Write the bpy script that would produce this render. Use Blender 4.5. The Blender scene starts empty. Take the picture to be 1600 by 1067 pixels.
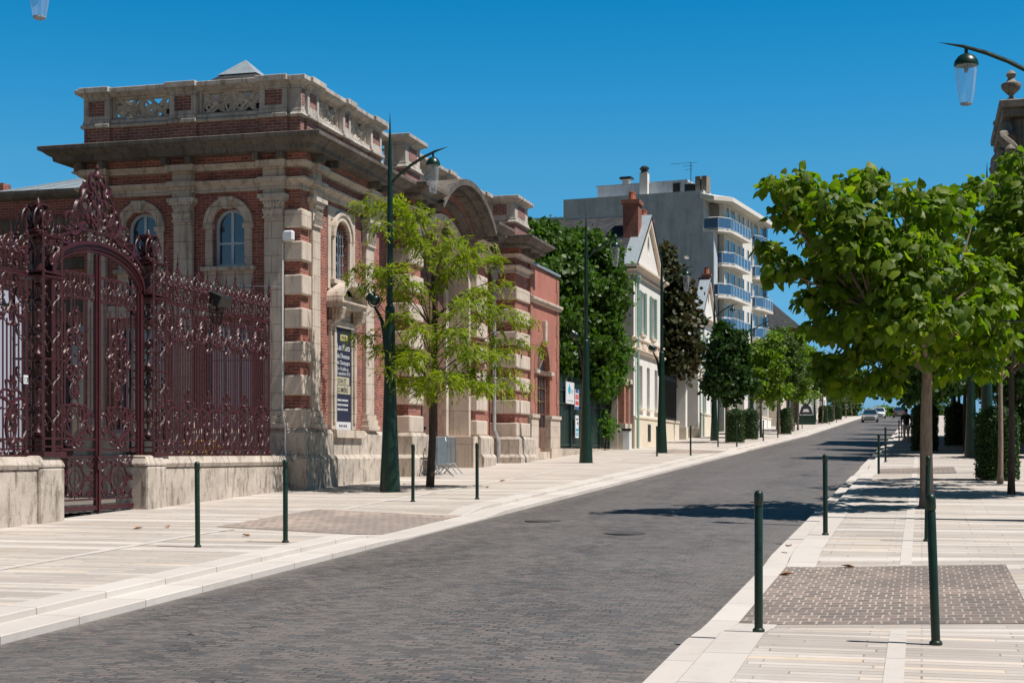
import bpy, bmesh, math, random
import numpy as np
from mathutils import Vector, Matrix, Quaternion, geometry

random.seed(7); rng = np.random.default_rng(11)
SC = bpy.context.scene
COL = SC.collection
PI = math.pi
R = math.radians

# ------------------------------------------------------------------ camera, sky, sun, exposure
YAW = math.atan((1440 - 800) / 2350)
cam_d = bpy.data.cameras.new('camera'); cam = bpy.data.objects.new('camera', cam_d); COL.objects.link(cam)
cam.location = (0, 0, 1.9); cam.rotation_euler = (R(90), 0, YAW)
cam_d.sensor_width = 36; cam_d.lens = 2350 / 1600 * 36
cam_d.shift_y = (708 - 533.5) / 1600
cam_d.clip_start = .1; cam_d.clip_end = 3000
SC.camera = cam

SUN_EL, SUN_ROT = R(62), R(95)
world = bpy.data.worlds.new('World'); SC.world = world; world.use_nodes = True
wn = world.node_tree; wn.nodes.clear()
sky = wn.nodes.new('ShaderNodeTexSky'); sky.sky_type = 'NISHITA'; sky.sun_disc = False
sky.sun_elevation = SUN_EL; sky.sun_rotation = SUN_ROT
sky.altitude = 1500; sky.air_density = 1.0; sky.dust_density = 0.0; sky.ozone_density = 4.5
hs = wn.nodes.new('ShaderNodeHueSaturation'); hs.inputs['Saturation'].default_value = 1.3; hs.inputs['Hue'].default_value = .49; hs.inputs['Value'].default_value = 1.0
bg = wn.nodes.new('ShaderNodeBackground'); bg.inputs['Strength'].default_value = .0945
wo = wn.nodes.new('ShaderNodeOutputWorld')
tc = wn.nodes.new('ShaderNodeTexCoord'); sx = wn.nodes.new('ShaderNodeSeparateXYZ'); rp = wn.nodes.new('ShaderNodeValToRGB'); mm = wn.nodes.new('ShaderNodeMix'); mm.data_type = 'RGBA'; mm.blend_type = 'MULTIPLY'; mm.inputs[0].default_value = 1.0
for p_, c_ in ((0.0, (.27, .45, .74)), (.032, (.31, .5, .77)), (.1, (.55, .78, .86)), (.185, (.68, .97, .93)), (.23, (.43, 1, 1)), (.285, (.15, .97, 1)), (.4, (.3, .6, .62)), (.62, (.48, .36, .31)), (1.0, (.47, .33, .28))):
    e_ = rp.color_ramp.elements.new(p_) if p_ not in (0.0, 1.0) else rp.color_ramp.elements[0 if p_ == 0 else -1]
    e_.color = (*c_, 1)          # deep blue at mid height, little white at the horizon; dimmed overhead to deepen shade
wn.links.new(tc.outputs['Generated'], sx.inputs[0]); wn.links.new(sx.outputs[2], rp.inputs[0])
wn.links.new(sky.outputs[0], hs.inputs['Color']); wn.links.new(hs.outputs[0], mm.inputs[6])
mr = wn.nodes.new('ShaderNodeMapRange'); mr.interpolation_type = 'SMOOTHSTEP'; mr.inputs[1].default_value = .25; mr.inputs[2].default_value = -.25     # sky behind the camera tinted warmer and dimmed, to set the fill light
ms = wn.nodes.new('ShaderNodeMix'); ms.data_type = 'RGBA'; ms.inputs[7].default_value = (.57, .41, .36, 1)
wn.links.new(sx.outputs[1], mr.inputs[0]); wn.links.new(mr.outputs[0], ms.inputs[0]); wn.links.new(rp.outputs[0], ms.inputs[6]); wn.links.new(ms.outputs[2], mm.inputs[7]); wn.links.new(mm.outputs[2], bg.inputs['Color']); wn.links.new(bg.outputs[0], wo.inputs['Surface'])

sun_d = bpy.data.lights.new('sun', 'SUN'); sun = bpy.data.objects.new('sun', sun_d); COL.objects.link(sun)
sun_d.energy = 4.4; sun_d.angle = R(.5); sun_d.color = (1, .95, .89)
SDIR = Vector((math.cos(SUN_EL) * math.sin(SUN_ROT), math.cos(SUN_EL) * math.cos(SUN_ROT), math.sin(SUN_EL)))
sun.rotation_euler = SDIR.to_track_quat('Z', 'Y').to_euler()
sun.location = (30, -10, 60)
SC.view_settings.view_transform = 'Standard'; SC.view_settings.look = 'None'
SC.view_settings.exposure = .42; SC.view_settings.gamma = 1.0; SC.view_settings.use_curve_mapping = False
SC.cycles.max_bounces = 8; SC.cycles.transparent_max_bounces = 12

# ------------------------------------------------------------------ terrain height of the pavement (the street climbs away)
def g(y):
    if y < 110: return .03 * y
    if y < 225: return 3.3 + .035 * (y - 110)
    return 7.325 - .02 * (y - 225)

# ------------------------------------------------------------------ node helpers
def nd(nt, typ, ins=None, **at):
    n = nt.nodes.new(typ)
    for k, v in at.items(): setattr(n, k, v)
    for k, v in (ins or {}).items():
        s = n.inputs[k]
        if isinstance(v, bpy.types.NodeSocket): nt.links.new(v, s)
        else: s.default_value = (*v, 1) if (isinstance(v, tuple) and len(v) == 3 and s.type == 'RGBA') else v
    return n
def mix(nt, f, a, b, blend='MIX'):
    n = nt.nodes.new('ShaderNodeMix'); n.data_type = 'RGBA'; n.blend_type = blend
    for i, v in ((0, f), (6, a), (7, b)):
        s = n.inputs[i]
        if isinstance(v, bpy.types.NodeSocket): nt.links.new(v, s)
        else: s.default_value = (*v, 1) if isinstance(v, tuple) and len(v) == 3 else v
    return n.outputs[2]
def math_(nt, op, a, b=0.0, c=None):
    n = nt.nodes.new('ShaderNodeMath'); n.operation = op
    for i, v in enumerate((a, b) if c is None else (a, b, c)):
        if isinstance(v, bpy.types.NodeSocket): nt.links.new(v, n.inputs[i])
        else: n.inputs[i].default_value = v
    return n.outputs[0]
def ramp(nt, f, stops):
    n = nt.nodes.new('ShaderNodeValToRGB'); nt.links.new(f, n.inputs[0])
    el = n.color_ramp.elements
    while len(el) < len(stops): el.new(.5)
    for e, (p, c) in zip(el, stops): e.position = p; e.color = (*c, 1) if isinstance(c, tuple) else (c, c, c, 1)
    return n.outputs[0]
def pos(nt): return nd(nt, 'ShaderNodeNewGeometry').outputs['Position']
def noise(nt, vec, scale, detail=4.0, rough=.55):
    return nd(nt, 'ShaderNodeTexNoise', {'Vector': vec, 'Scale': scale, 'Detail': detail, 'Roughness': rough}).outputs[0]
def scaled(nt, vec, s):
    return nd(nt, 'ShaderNodeMapping', {'Vector': vec, 'Scale': s}).outputs[0]
def boxuv(nt):            # (along the wall, height) from world position and the true normal
    ge = nd(nt, 'ShaderNodeNewGeometry')
    p = nd(nt, 'ShaderNodeSeparateXYZ', {0: ge.outputs['Position']}); n = nd(nt, 'ShaderNodeSeparateXYZ', {0: ge.outputs['True Normal']})
    f = math_(nt, 'GREATER_THAN', math_(nt, 'ABSOLUTE', n.outputs[0]), math_(nt, 'ABSOLUTE', n.outputs[1]))
    u = math_(nt, 'ADD', math_(nt, 'MULTIPLY', p.outputs[1], f), math_(nt, 'MULTIPLY', p.outputs[0], math_(nt, 'SUBTRACT', 1.0, f)))
    return nd(nt, 'ShaderNodeCombineXYZ', {0: u, 1: p.outputs[2], 2: 0.0}).outputs[0]
def bump(nt, b, h, strength=.3, dist=.02):
    n = nd(nt, 'ShaderNodeBump', {'Height': h, 'Strength': strength, 'Distance': dist}); nt.links.new(n.outputs[0], b.inputs['Normal'])
MATS = {}
def mat(name, fn=None, col=(.5, .5, .5), rough=.6, metal=0.0, spec=.5):
    m = bpy.data.materials.new(name); m.use_nodes = True; nt = m.node_tree
    b = nt.nodes['Principled BSDF']
    b.inputs['Base Color'].default_value = (*col, 1); b.inputs['Roughness'].default_value = rough; b.inputs['Metallic'].default_value = metal
    b.inputs['Specular IOR Level'].default_value = spec
    if fn: fn(nt, b)
    MATS[name] = m
    return m
def setc(nt, b, c): nt.links.new(c, b.inputs['Base Color'])

def brickmat(name, c1, c2, mortar, soot=.5, w=.23, h=.075, dark=(.035, .022, .02)):
    def f(nt, b):
        uv = boxuv(nt); p = pos(nt)
        br = nd(nt, 'ShaderNodeTexBrick', {'Vector': uv, 'Color1': c1, 'Color2': c2, 'Mortar': mortar, 'Scale': 1.0, 'Mortar Size': .007, 'Mortar Smooth': .3, 'Bias': -.1, 'Brick Width': w, 'Row Height': h})
        br2 = nd(nt, 'ShaderNodeTexBrick', {'Vector': uv, 'Color1': (0, 0, 0), 'Color2': (1, 1, 1), 'Mortar': (0, 0, 0), 'Scale': 1.0, 'Mortar Size': 0.0, 'Bias': -.55, 'Brick Width': w, 'Row Height': h})
        dk = ramp(nt, br2.outputs[0], [(.55, 0.0), (.8, 1.0)])
        c = mix(nt, math_(nt, 'MULTIPLY', dk, .75), br.outputs[0], (.06, .055, .065))
        n1 = noise(nt, scaled(nt, p, (1, 1, .35)), 1.6, 6, .7)
        c = mix(nt, math_(nt, 'MULTIPLY', ramp(nt, n1, [(.52, 0.0), (.68, 1.0)]), soot), c, dark)
        n2 = noise(nt, p, 9, 3)
        c = mix(nt, .35, c, ramp(nt, n2, [(.3, .25), (.7, .85)]), 'SOFT_LIGHT')
        setc(nt, b, c); b.inputs['Roughness'].default_value = .85
        bump(nt, b, math_(nt, 'SUBTRACT', noise(nt, p, 40, 2), br.outputs[1]), .5, .012)
    return mat(name, f)
def stonemat(name, c1, c2, stain, amt=.55, joint=True, jw=.9, jh=.42, streak=.25):
    def f(nt, b):
        p = pos(nt); uv = boxuv(nt)
        n1 = noise(nt, p, 1.3, 6, .65); c = mix(nt, ramp(nt, n1, [(.35, 0.0), (.65, 1.0)]), c1, c2)
        n2 = noise(nt, scaled(nt, p, (3.2, 3.2, streak)), 2.0, 5, .7)
        c = mix(nt, math_(nt, 'MULTIPLY', ramp(nt, n2, [(.5, 0.0), (.66, 1.0)]), amt), c, stain)
        n3 = noise(nt, p, 3.1, 8, .75)
        c = mix(nt, math_(nt, 'MULTIPLY', ramp(nt, n3, [(.55, 0.0), (.72, 1.0)]), amt), c, stain)
        n4 = noise(nt, p, 28, 3)
        c = mix(nt, .3, c, ramp(nt, n4, [(.3, .3), (.7, .7)]), 'SOFT_LIGHT')
        if joint:
            br = nd(nt, 'ShaderNodeTexBrick', {'Vector': uv, 'Color1': (.93, .93, .93), 'Color2': (1, 1, 1), 'Mortar': (.45, .42, .4), 'Scale': 1.0, 'Mortar Size': .008, 'Mortar Smooth': .2, 'Brick Width': jw, 'Row Height': jh})
            c = mix(nt, 1.0, c, br.outputs[0], 'MULTIPLY')
        setc(nt, b, c); b.inputs['Roughness'].default_value = .85; b.inputs['Specular IOR Level'].default_value = .25
        bump(nt, b, math_(nt, 'ADD', n4, n3), .35, .02)
    return mat(name, f)
def plastermat(name, c1, c2, stain=None, amt=.2):
    def f(nt, b):
        p = pos(nt)
        c = mix(nt, ramp(nt, noise(nt, p, .9, 6, .65), [(.35, 0.0), (.65, 1.0)]), c1, c2)
        if stain: c = mix(nt, math_(nt, 'MULTIPLY', ramp(nt, noise(nt, scaled(nt, p, (1.2, 1.2, .16)), 1.5, 6, .7), [(.48, 0.0), (.7, 1.0)]), amt), c, stain)
        setc(nt, b, c); b.inputs['Roughness'].default_value = .9; b.inputs['Specular IOR Level'].default_value = .2
        bump(nt, b, noise(nt, p, 35, 3), .25, .01)
    return mat(name, f)
def paintmat(name, c, rough=.4, var=.25, metal=0.0):
    def f(nt, b):
        p = pos(nt); n = noise(nt, p, 6, 5)
        d = tuple(x * (1 - var) for x in c); l = tuple(min(1, x * (1 + var)) for x in c)
        setc(nt, b, mix(nt, ramp(nt, n, [(.3, 0.0), (.7, 1.0)]), d, l))
        nt.links.new(math_(nt, 'MULTIPLY_ADD', noise(nt, p, 15, 3), .3, rough - .15), b.inputs['Roughness'])
        b.inputs['Metallic'].default_value = metal
    return mat(name, f)
def leafmat(name, cols, trans=.4, rough=.5, tcol=None):
    def f(nt, b):
        r = nd(nt, 'ShaderNodeNewGeometry').outputs['Random Per Island']
        c = ramp(nt, r, [(i / max(1, len(cols) - 1), k) for i, k in enumerate(cols)])
        c = mix(nt, .3, c, ramp(nt, noise(nt, pos(nt), 1.1, 4), [(.3, .3), (.7, .7)]), 'OVERLAY')
        setc(nt, b, c); b.inputs['Roughness'].default_value = rough; b.inputs['Specular IOR Level'].default_value = .35
        t = nd(nt, 'ShaderNodeBsdfTranslucent', {'Color': mix(nt, 1.0, c, tcol or (1.6, 1.9, .5), 'MULTIPLY')})
        mx = nd(nt, 'ShaderNodeMixShader', {0: trans, 1: b.outputs[0], 2: t.outputs[0]})
        nt.links.new(mx.outputs[0], nt.nodes['Material Output'].inputs['Surface'])
    return mat(name, f)

brickmat('museum_brick', (.36, .112, .078), (.185, .055, .045), (.4, .3, .24), .55)
brickmat('parapet_brick', (.27, .115, .1), (.18, .07, .062), (.4, .33, .29), .5)
brickmat('annex_brick', (.36, .13, .08), (.27, .09, .06), (.4, .31, .24), .25)
brickmat('chimney_brick', (.3, .09, .055), (.2, .06, .04), (.25, .2, .17), .4)
brickmat('villa_brick', (.3, .1, .07), (.2, .07, .05), (.3, .25, .2), .4)
stonemat('museum_stone', (.66, .565, .475), (.53, .445, .37), (.1, .082, .07), .5)
stonemat('weathered_stone', (.19, .168, .145), (.105, .093, .082), (.045, .037, .03), .7, jw=1.3, jh=1.0)
stonemat('coping_stone', (.58, .525, .47), (.43, .39, .35), (.09, .08, .07), .6, jw=1.1, jh=.6)
stonemat('carved_stone', (.62, .55, .48), (.48, .42, .36), (.1, .083, .07), .55, joint=False)
stonemat('portal_stone', (.67, .57, .475), (.56, .47, .39), (.22, .18, .15), .4, jw=1.2, jh=1.1)
stonemat('low_wall_stone', (.62, .54, .46), (.45, .39, .33), (.15, .125, .1), .8, jw=40, jh=40, streak=.9)
stonemat('villa_stone', (.33, .29, .24), (.22, .19, .16), (.06, .05, .04), .6)
stonemat('roof_lead', (.2, .2, .19), (.15, .15, .15), (.09, .09, .09), .4, joint=False)
plastermat('pink_plaster', (.47, .2, .155), (.4, .16, .125), (.26, .12, .1), .55)
plastermat('white_plaster', (.82, .8, .76), (.77, .75, .7), (.55, .52, .47), .3)
plastermat('cream_plaster', (.74, .66, .54), (.68, .6, .48), (.5, .43, .35), .3)
plastermat('trim_cream', (.76, .66, .55), (.7, .6, .5))
plastermat('grey_concrete', (.56, .6, .64), (.45, .49, .53), (.25, .275, .3), .55)
plastermat('beige_render', (.62, .55, .46), (.56, .5, .42))
plastermat('white_concrete', (.76, .72, .66), (.7, .66, .6))
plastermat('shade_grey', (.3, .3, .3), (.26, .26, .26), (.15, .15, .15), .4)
paintmat('iron_maroon', (.05, .009, .0125), .46, .2)
paintmat('lamp_green', (.005, .028, .017), .34, .25)
paintmat('bollard_green', (.005, .022, .011), .38, .3)
paintmat('fence_green', (.012, .035, .03), .55, .4)
paintmat('black_iron', (.012, .012, .013), .45, .3)
paintmat('pipe_grey', (.3, .3, .3), .45, .2)
paintmat('white_paint', (.75, .77, .8), .4, .06)
paintmat('frame_blue', (.5, .63, .74), .45, .08)
paintmat('shutter_green', (.22, .36, .31), .6, .12)
paintmat('galvanised', (.26, .31, .35), .45, .15, .4)
paintmat('door_brown', (.16, .09, .065), .6, .35)
paintmat('grey_frame', (.22, .25, .3), .5, .1)
paintmat('rail_blue', (.05, .13, .25), .35, .15)
paintmat('terracotta', (.42, .13, .07), .8, .25)
paintmat('tyre', (.012, .012, .012), .8, .2)
paintmat('car_silver', (.45, .44, .42), .3, .03, .6)
paintmat('car_white', (.7, .72, .74), .3, .03)
paintmat('car_maroon', (.2, .16, .16), .3, .05, .3)
paintmat('zinc', (.36, .42, .46), .45, .12, .3)
paintmat('skin', (.45, .26, .19), .6, .05)
paintmat('dark_cloth', (.02, .022, .03), .9, .2)
paintmat('light_cloth', (.62, .58, .5), .9, .1)
paintmat('hair_dark', (.02, .015, .012), .7, .2)
mat('white_mark', col=(.6, .61, .63), rough=.7); mat('black_mark', col=(.02, .02, .025), rough=.6)
mat('banner_yellow', col=(.46, .42, .16), rough=.7); mat('banner_cream', col=(.45, .42, .29), rough=.7)
mat('banner_navy', col=(.01, .016, .045), rough=.6); mat('cyan_mark', col=(.03, .35, .5), rough=.6); mat('red_mark', col=(.6, .06, .06), rough=.6)
mat('blue_mark', col=(.05, .1, .3), rough=.6); mat('flower_yellow', col=(.75, .45, .01), rough=.6); mat('leaf_dry', col=(.3, .14, .05), rough=.9)
mat('pot_red', col=(.5, .1, .04), rough=.8); mat('grey_mark', col=(.3, .31, .33), rough=.7); mat('lens_red', col=(.4, .01, .01), rough=.2); mat('shade_fabric', col=(.42, .44, .53), rough=.9)
mat('blind', col=(.6, .6, .58), rough=.9)
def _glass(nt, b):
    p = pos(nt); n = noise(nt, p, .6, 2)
    setc(nt, b, ramp(nt, n, [(.3, (.006, .016, .03)), (.7, (.015, .05, .085))])); b.inputs['Roughness'].default_value = .04  # blue painted into the base colour, standing in for reflected sky
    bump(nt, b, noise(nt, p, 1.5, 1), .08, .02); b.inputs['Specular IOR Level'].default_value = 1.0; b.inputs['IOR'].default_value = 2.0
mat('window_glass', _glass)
def _lens(nt, b):
    b.inputs['Base Color'].default_value = (.75, .8, .85, 1); b.inputs['Roughness'].default_value = .12
    t = nd(nt, 'ShaderNodeBsdfTransparent', {'Color': (.93, .95, .97)})
    fr = nd(nt, 'ShaderNodeLayerWeight', {'Blend': .35}).outputs['Facing']
    f = math_(nt, 'MULTIPLY_ADD', fr, .35, .1)
    mx = nd(nt, 'ShaderNodeMixShader', {0: f, 1: t.outputs[0], 2: b.outputs[0]})
    nt.links.new(mx.outputs[0], nt.nodes['Material Output'].inputs['Surface'])
mat('lantern_plastic', _lens)
def _slate(nt, b):
    uv = boxuv(nt); p = pos(nt)
    br = nd(nt, 'ShaderNodeTexBrick', {'Vector': uv, 'Color1': (.03, .032, .037), 'Color2': (.055, .058, .063), 'Mortar': (.03, .03, .035), 'Scale': 1.0, 'Mortar Size': .006, 'Brick Width': .24, 'Row Height': .12})
    setc(nt, b, mix(nt, .4, br.outputs[0], ramp(nt, noise(nt, p, 2, 5), [(.3, .25), (.7, .75)]), 'OVERLAY')); b.inputs['Roughness'].default_value = .75; b.inputs['Specular IOR Level'].default_value = .25
mat('slate', _slate)
def _tile(nt, b):
    p = pos(nt)
    wv = nd(nt, 'ShaderNodeTexWave', {'Vector': p, 'Scale': 1.6, 'Distortion': .6}, bands_direction='Y').outputs[1]
    setc(nt, b, mix(nt, math_(nt, 'MULTIPLY', wv, .6), (.33, .12, .075), (.16, .06, .04))); b.inputs['Roughness'].default_value = .9
mat('clay_tile', _tile)
def _bark(nt, b):
    p = pos(nt); n = noise(nt, scaled(nt, p, (1, 1, .25)), 22, 6, .7)
    setc(nt, b, ramp(nt, n, [(.3, (.16, .115, .085)), (.7, (.34, .265, .2))])); b.inputs['Roughness'].default_value = .95
    bump(nt, b, n, .7, .02)
mat('bark', _bark)
def _barkd(nt, b):
    p = pos(nt); n = noise(nt, scaled(nt, p, (1, 1, .25)), 22, 6, .7)
    setc(nt, b, ramp(nt, n, [(.3, (.03, .022, .018)), (.7, (.09, .065, .05))])); b.inputs['Roughness'].default_value = .95
    bump(nt, b, n, .7, .02)
mat('bark_dark', _barkd)
leafmat('leaf_catalpa', [(.06, .11, .009), (.12, .19, .012), (.08, .14, .012), (.18, .24, .014), (.13, .19, .012), (.09, .16, .012), (.22, .26, .014)], .5, .5)
leafmat('leaf_yellowing', [(.4, .3, .02), (.3, .28, .03)], .4, .5, (1.2, 1.1, .5))
leafmat('leaf_locust', [(.2, .255, .012), (.14, .205, .012), (.27, .3, .012), (.11, .175, .012), (.34, .32, .014)], .45, .55)
leafmat('leaf_chestnut', [(.035, .085, .01), (.055, .115, .012), (.045, .1, .011), (.08, .145, .016)], .35, .5)
leafmat('leaf_creeper', [(.04, .1, .013), (.06, .14, .016), (.085, .17, .02)], .4, .5)
leafmat('leaf_copper', [(.035, .052, .014), (.05, .065, .018), (.075, .07, .03), (.05, .042, .014)], .25, .4, (1.6, 1.2, .6))
leafmat('leaf_dark', [(.018, .05, .011), (.028, .07, .013), (.04, .09, .016)], .3, .5)
leafmat('leaf_fresh', [(.08, .15, .012), (.12, .19, .014), (.16, .23, .016)], .42, .5)
leafmat('leaf_olive', [(.045, .08, .015), (.065, .11, .018), (.05, .085, .02)], .35, .5)
leafmat('leaf_hedge', [(.014, .042, .008), (.026, .065, .01), (.045, .09, .014)], .15, .5)
paintmat('sheet_blue', (.07, .13, .17), .5, .2)
paintmat('iron_cover', (.075, .068, .064), .6, .3)
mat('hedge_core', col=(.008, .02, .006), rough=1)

# ------------------------------------------------------------------ ground materials
def _cobble(nt, b):
    p = pos(nt)
    wob = math_(nt, 'MULTIPLY_ADD', noise(nt, scaled(nt, p, (1, 1, 0)), .45, 3), .9, -.45)
    s = nd(nt, 'ShaderNodeSeparateXYZ', {0: p})
    fine = math_(nt, 'MULTIPLY_ADD', noise(nt, p, 4.5, 3), .13, 0.0)
    v = nd(nt, 'ShaderNodeCombineXYZ', {0: math_(nt, 'ADD', s.outputs[0], fine), 1: math_(nt, 'ADD', math_(nt, 'ADD', s.outputs[1], wob), fine), 2: 0.0}).outputs[0]
    k = dict(Scale=1.0)
    br = nd(nt, 'ShaderNodeTexBrick', {'Vector': v, 'Color1': (.08, .076, .075), 'Color2': (.19, .17, .158), 'Mortar': (.088, .08, .074), 'Scale': 1.0, 'Mortar Size': .009, 'Mortar Smooth': .4, 'Brick Width': .15, 'Row Height': .085}, offset=.5)
    b2 = nd(nt, 'ShaderNodeTexBrick', {'Vector': v, 'Color1': (0, 0, 0), 'Color2': (1, 1, 1), 'Mortar': (.5, .5, .5), 'Scale': 1.0, 'Mortar Size': 0.0, 'Bias': .1, 'Brick Width': .15, 'Row Height': .085}, offset=.5)
    c = mix(nt, ramp(nt, b2.outputs[0], [(.0, .5), (.12, 0.0), (.88, 0.0), (1, .45)]), br.outputs[0], (.15, .112, .098))
    c = mix(nt, ramp(nt, b2.outputs[0], [(.28, 0.0), (.33, .5), (.4, .5), (.45, 0.0)]), c, (.095, .098, .106))
    n = noise(nt, p, .5, 6, .65)
    c = mix(nt, .6, c, ramp(nt, n, [(.32, .3), (.68, .66)]), 'SOFT_LIGHT')
    tr = noise(nt, scaled(nt, p, (1.3, .06, 1)), 1.0, 3)     # long wear tracks along the street
    c = mix(nt, math_(nt, 'MULTIPLY', ramp(nt, tr, [(.42, 0.0), (.58, 1.0)]), .4), c, (.165, .15, .14))
    gap = noise(nt, p, 2.2, 3)
    c = mix(nt, math_(nt, 'MULTIPLY', math_(nt, 'MULTIPLY', br.outputs[1], ramp(nt, gap, [(.5, 0.0), (.64, 1.0)])), .8), c, (.018, .016, .015))
    ed = math_(nt, 'ABSOLUTE', math_(nt, 'ADD', s.outputs[0], 4.92)); dirt = math_(nt, 'MULTIPLY', ramp(nt, math_(nt, 'MULTIPLY', ed, .25), [(.6, 0.0), (.74, 1.0)]), ramp(nt, noise(nt, p, 2.5, 6, .7), [(.35, 0.0), (.65, 1.0)])); c = mix(nt, math_(nt, 'MULTIPLY', dirt, .6), c, (.2, .175, .15))
    st = noise(nt, p, .8, 8, .75); c = mix(nt, math_(nt, 'MULTIPLY', ramp(nt, st, [(.56, 0.0), (.66, 1.0)]), .45), c, (.055, .05, .048))
    setc(nt, b, c); b.inputs['Roughness'].default_value = .62; b.inputs['Specular IOR Level'].default_value = .4
    h = math_(nt, 'ADD', math_(nt, 'MULTIPLY', br.outputs[1], -1.0), math_(nt, 'MULTIPLY', b2.outputs[0], .35))
    bump(nt, b, math_(nt, 'ADD', h, math_(nt, 'MULTIPLY', noise(nt, p, 14, 3), .5)), .55, .02)
mat('cobblestone', _cobble)
def _paving(nt, b):
    p = pos(nt); s = nd(nt, 'ShaderNodeSeparateXYZ', {0: p})
    v = nd(nt, 'ShaderNodeCombineXYZ', {0: s.outputs[0], 1: s.outputs[1], 2: 0.0}).outputs[0]
    def bk(c1, c2, mo, ms, bias=0.0):
        return nd(nt, 'ShaderNodeTexBrick', {'Vector': v, 'Color1': c1, 'Color2': c2, 'Mortar': mo, 'Scale': 1.0, 'Mortar Size': ms, 'Mortar Smooth': .2, 'Bias': bias, 'Brick Width': 1.15, 'Row Height': .125}, offset=.37, offset_frequency=2, squash=.8, squash_frequency=3)
    br = bk((.565, .505, .45), (.43, .385, .34), (.24, .205, .18), .009)
    b2 = bk((0, 0, 0), (1, 1, 1), (.5, .5, .5), 0.0)
    row = nd(nt, 'ShaderNodeTexWhiteNoise', {'W': math_(nt, 'FLOOR', math_(nt, 'DIVIDE', s.outputs[1], .125))}, noise_dimensions='1D').outputs[0]
    c = mix(nt, ramp(nt, b2.outputs[0], [(0, .75), (.14, .0), (1, 0.0)]), br.outputs[0], (.6, .47, .34))
    c = mix(nt, ramp(nt, b2.outputs[0], [(.5, 0.0), (.54, .65), (.72, .65), (.76, 0.0)]), c, (.4, .365, .335))
    c = mix(nt, ramp(nt, row, [(0, .8), (.25, .3), (.6, 0.0), (1, 0.0)]), c, (.38, .335, .3))
    c = mix(nt, ramp(nt, row, [(0, 0.0), (.7, 0.0), (.85, .6), (1, .7)]), c, (.64, .595, .56))
    c = mix(nt, .8, c, ramp(nt, noise(nt, p, .6, 6, .65), [(.3, .34), (.7, .6)]), 'SOFT_LIGHT')
    st = ramp(nt, noise(nt, scaled(nt, p, (1, 1, 0)), 2.3, 7, .75), [(.58, 0.0), (.75, 1.0)])
    c = mix(nt, math_(nt, 'MULTIPLY', st, .55), c, (.33, .285, .25))
    sp_ = ramp(nt, noise(nt, p, 26, 2), [(.68, 0.0), (.74, 1.0)]); c = mix(nt, math_(nt, 'MULTIPLY', sp_, .4), c, (.25, .21, .18))
    setc(nt, b, c); b.inputs['Roughness'].default_value = .8; b.inputs['Specular IOR Level'].default_value = .25
    bump(nt, b, math_(nt, 'SUBTRACT', noise(nt, p, 30, 3), br.outputs[1]), .25, .008)
mat('limestone_paving', _paving)
def _kerb(nt, b):
    p = pos(nt); s = nd(nt, 'ShaderNodeSeparateXYZ', {0: p})
    v = nd(nt, 'ShaderNodeCombineXYZ', {0: s.outputs[1], 1: s.outputs[0], 2: 0.0}).outputs[0]
    br = nd(nt, 'ShaderNodeTexBrick', {'Vector': v, 'Color1': (.585, .54, .495), 'Color2': (.5, .455, .415), 'Mortar': (.16, .14, .12), 'Scale': 1.0, 'Mortar Size': .006, 'Brick Width': 1.3, 'Row Height': 20.0}, offset=0.0)
    n = noise(nt, p, 1.4, 7, .7)
    c = mix(nt, math_(nt, 'MULTIPLY', ramp(nt, n, [(.5, 0.0), (.7, 1.0)]), .35), br.outputs[0], (.36, .31, .26))
    setc(nt, b, c); b.inputs['Roughness'].default_value = .8; bump(nt, b, noise(nt, p, 25, 3), .25, .008)
mat('kerb_stone', _kerb)
def _sett(nt, b, k=1.0):
    p = pos(nt); s = nd(nt, 'ShaderNodeSeparateXYZ', {0: p})
    w = math_(nt, 'MULTIPLY_ADD', noise(nt, p, 4, 2), .05, -.025)
    v = nd(nt, 'ShaderNodeCombineXYZ', {0: math_(nt, 'ADD', s.outputs[0], w), 1: math_(nt, 'ADD', s.outputs[1], w), 2: 0.0}).outputs[0]
    br = nd(nt, 'ShaderNodeTexBrick', {'Vector': v, 'Color1': (.165 * k, .135 * k, .118 * k), 'Color2': (.29 * k, .22 * k, .185 * k), 'Mortar': (.47, .4, .34), 'Scale': 1.0, 'Mortar Size': .013, 'Mortar Smooth': .4, 'Brick Width': .145, 'Row Height': .2}, offset=.42)
    c = mix(nt, ramp(nt, noise(nt, p, .9, 5), [(.4, 0.0), (.6, .65)]), br.outputs[0], (.135 * k, .115 * k, .105 * k))
    c = mix(nt, math_(nt, 'MULTIPLY', br.outputs[1], .35), c, (.45, .38, .32))
    setc(nt, b, c); b.inputs['Roughness'].default_value = .7
    bump(nt, b, math_(nt, 'SUBTRACT', noise(nt, p, 20, 3), br.outputs[1]), .5, .02)
mat('porphyry_sett', _sett)
mat('pale_porphyry_sett', lambda nt, b: _sett(nt, b, 1.5))
def _soil(nt, b):
    p = pos(nt); setc(nt, b, ramp(nt, noise(nt, p, 3, 8, .7), [(.3, (.1, .085, .07)), (.7, (.2, .18, .15))])); b.inputs['Roughness'].default_value = 1
mat('gravel', _soil)
def _field(nt, b):
    p = pos(nt); setc(nt, b, ramp(nt, noise(nt, p, .05, 6), [(.3, (.06, .08, .03)), (.7, (.16, .15, .08))])); b.inputs['Roughness'].default_value = 1
mat('field', _field)

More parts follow.
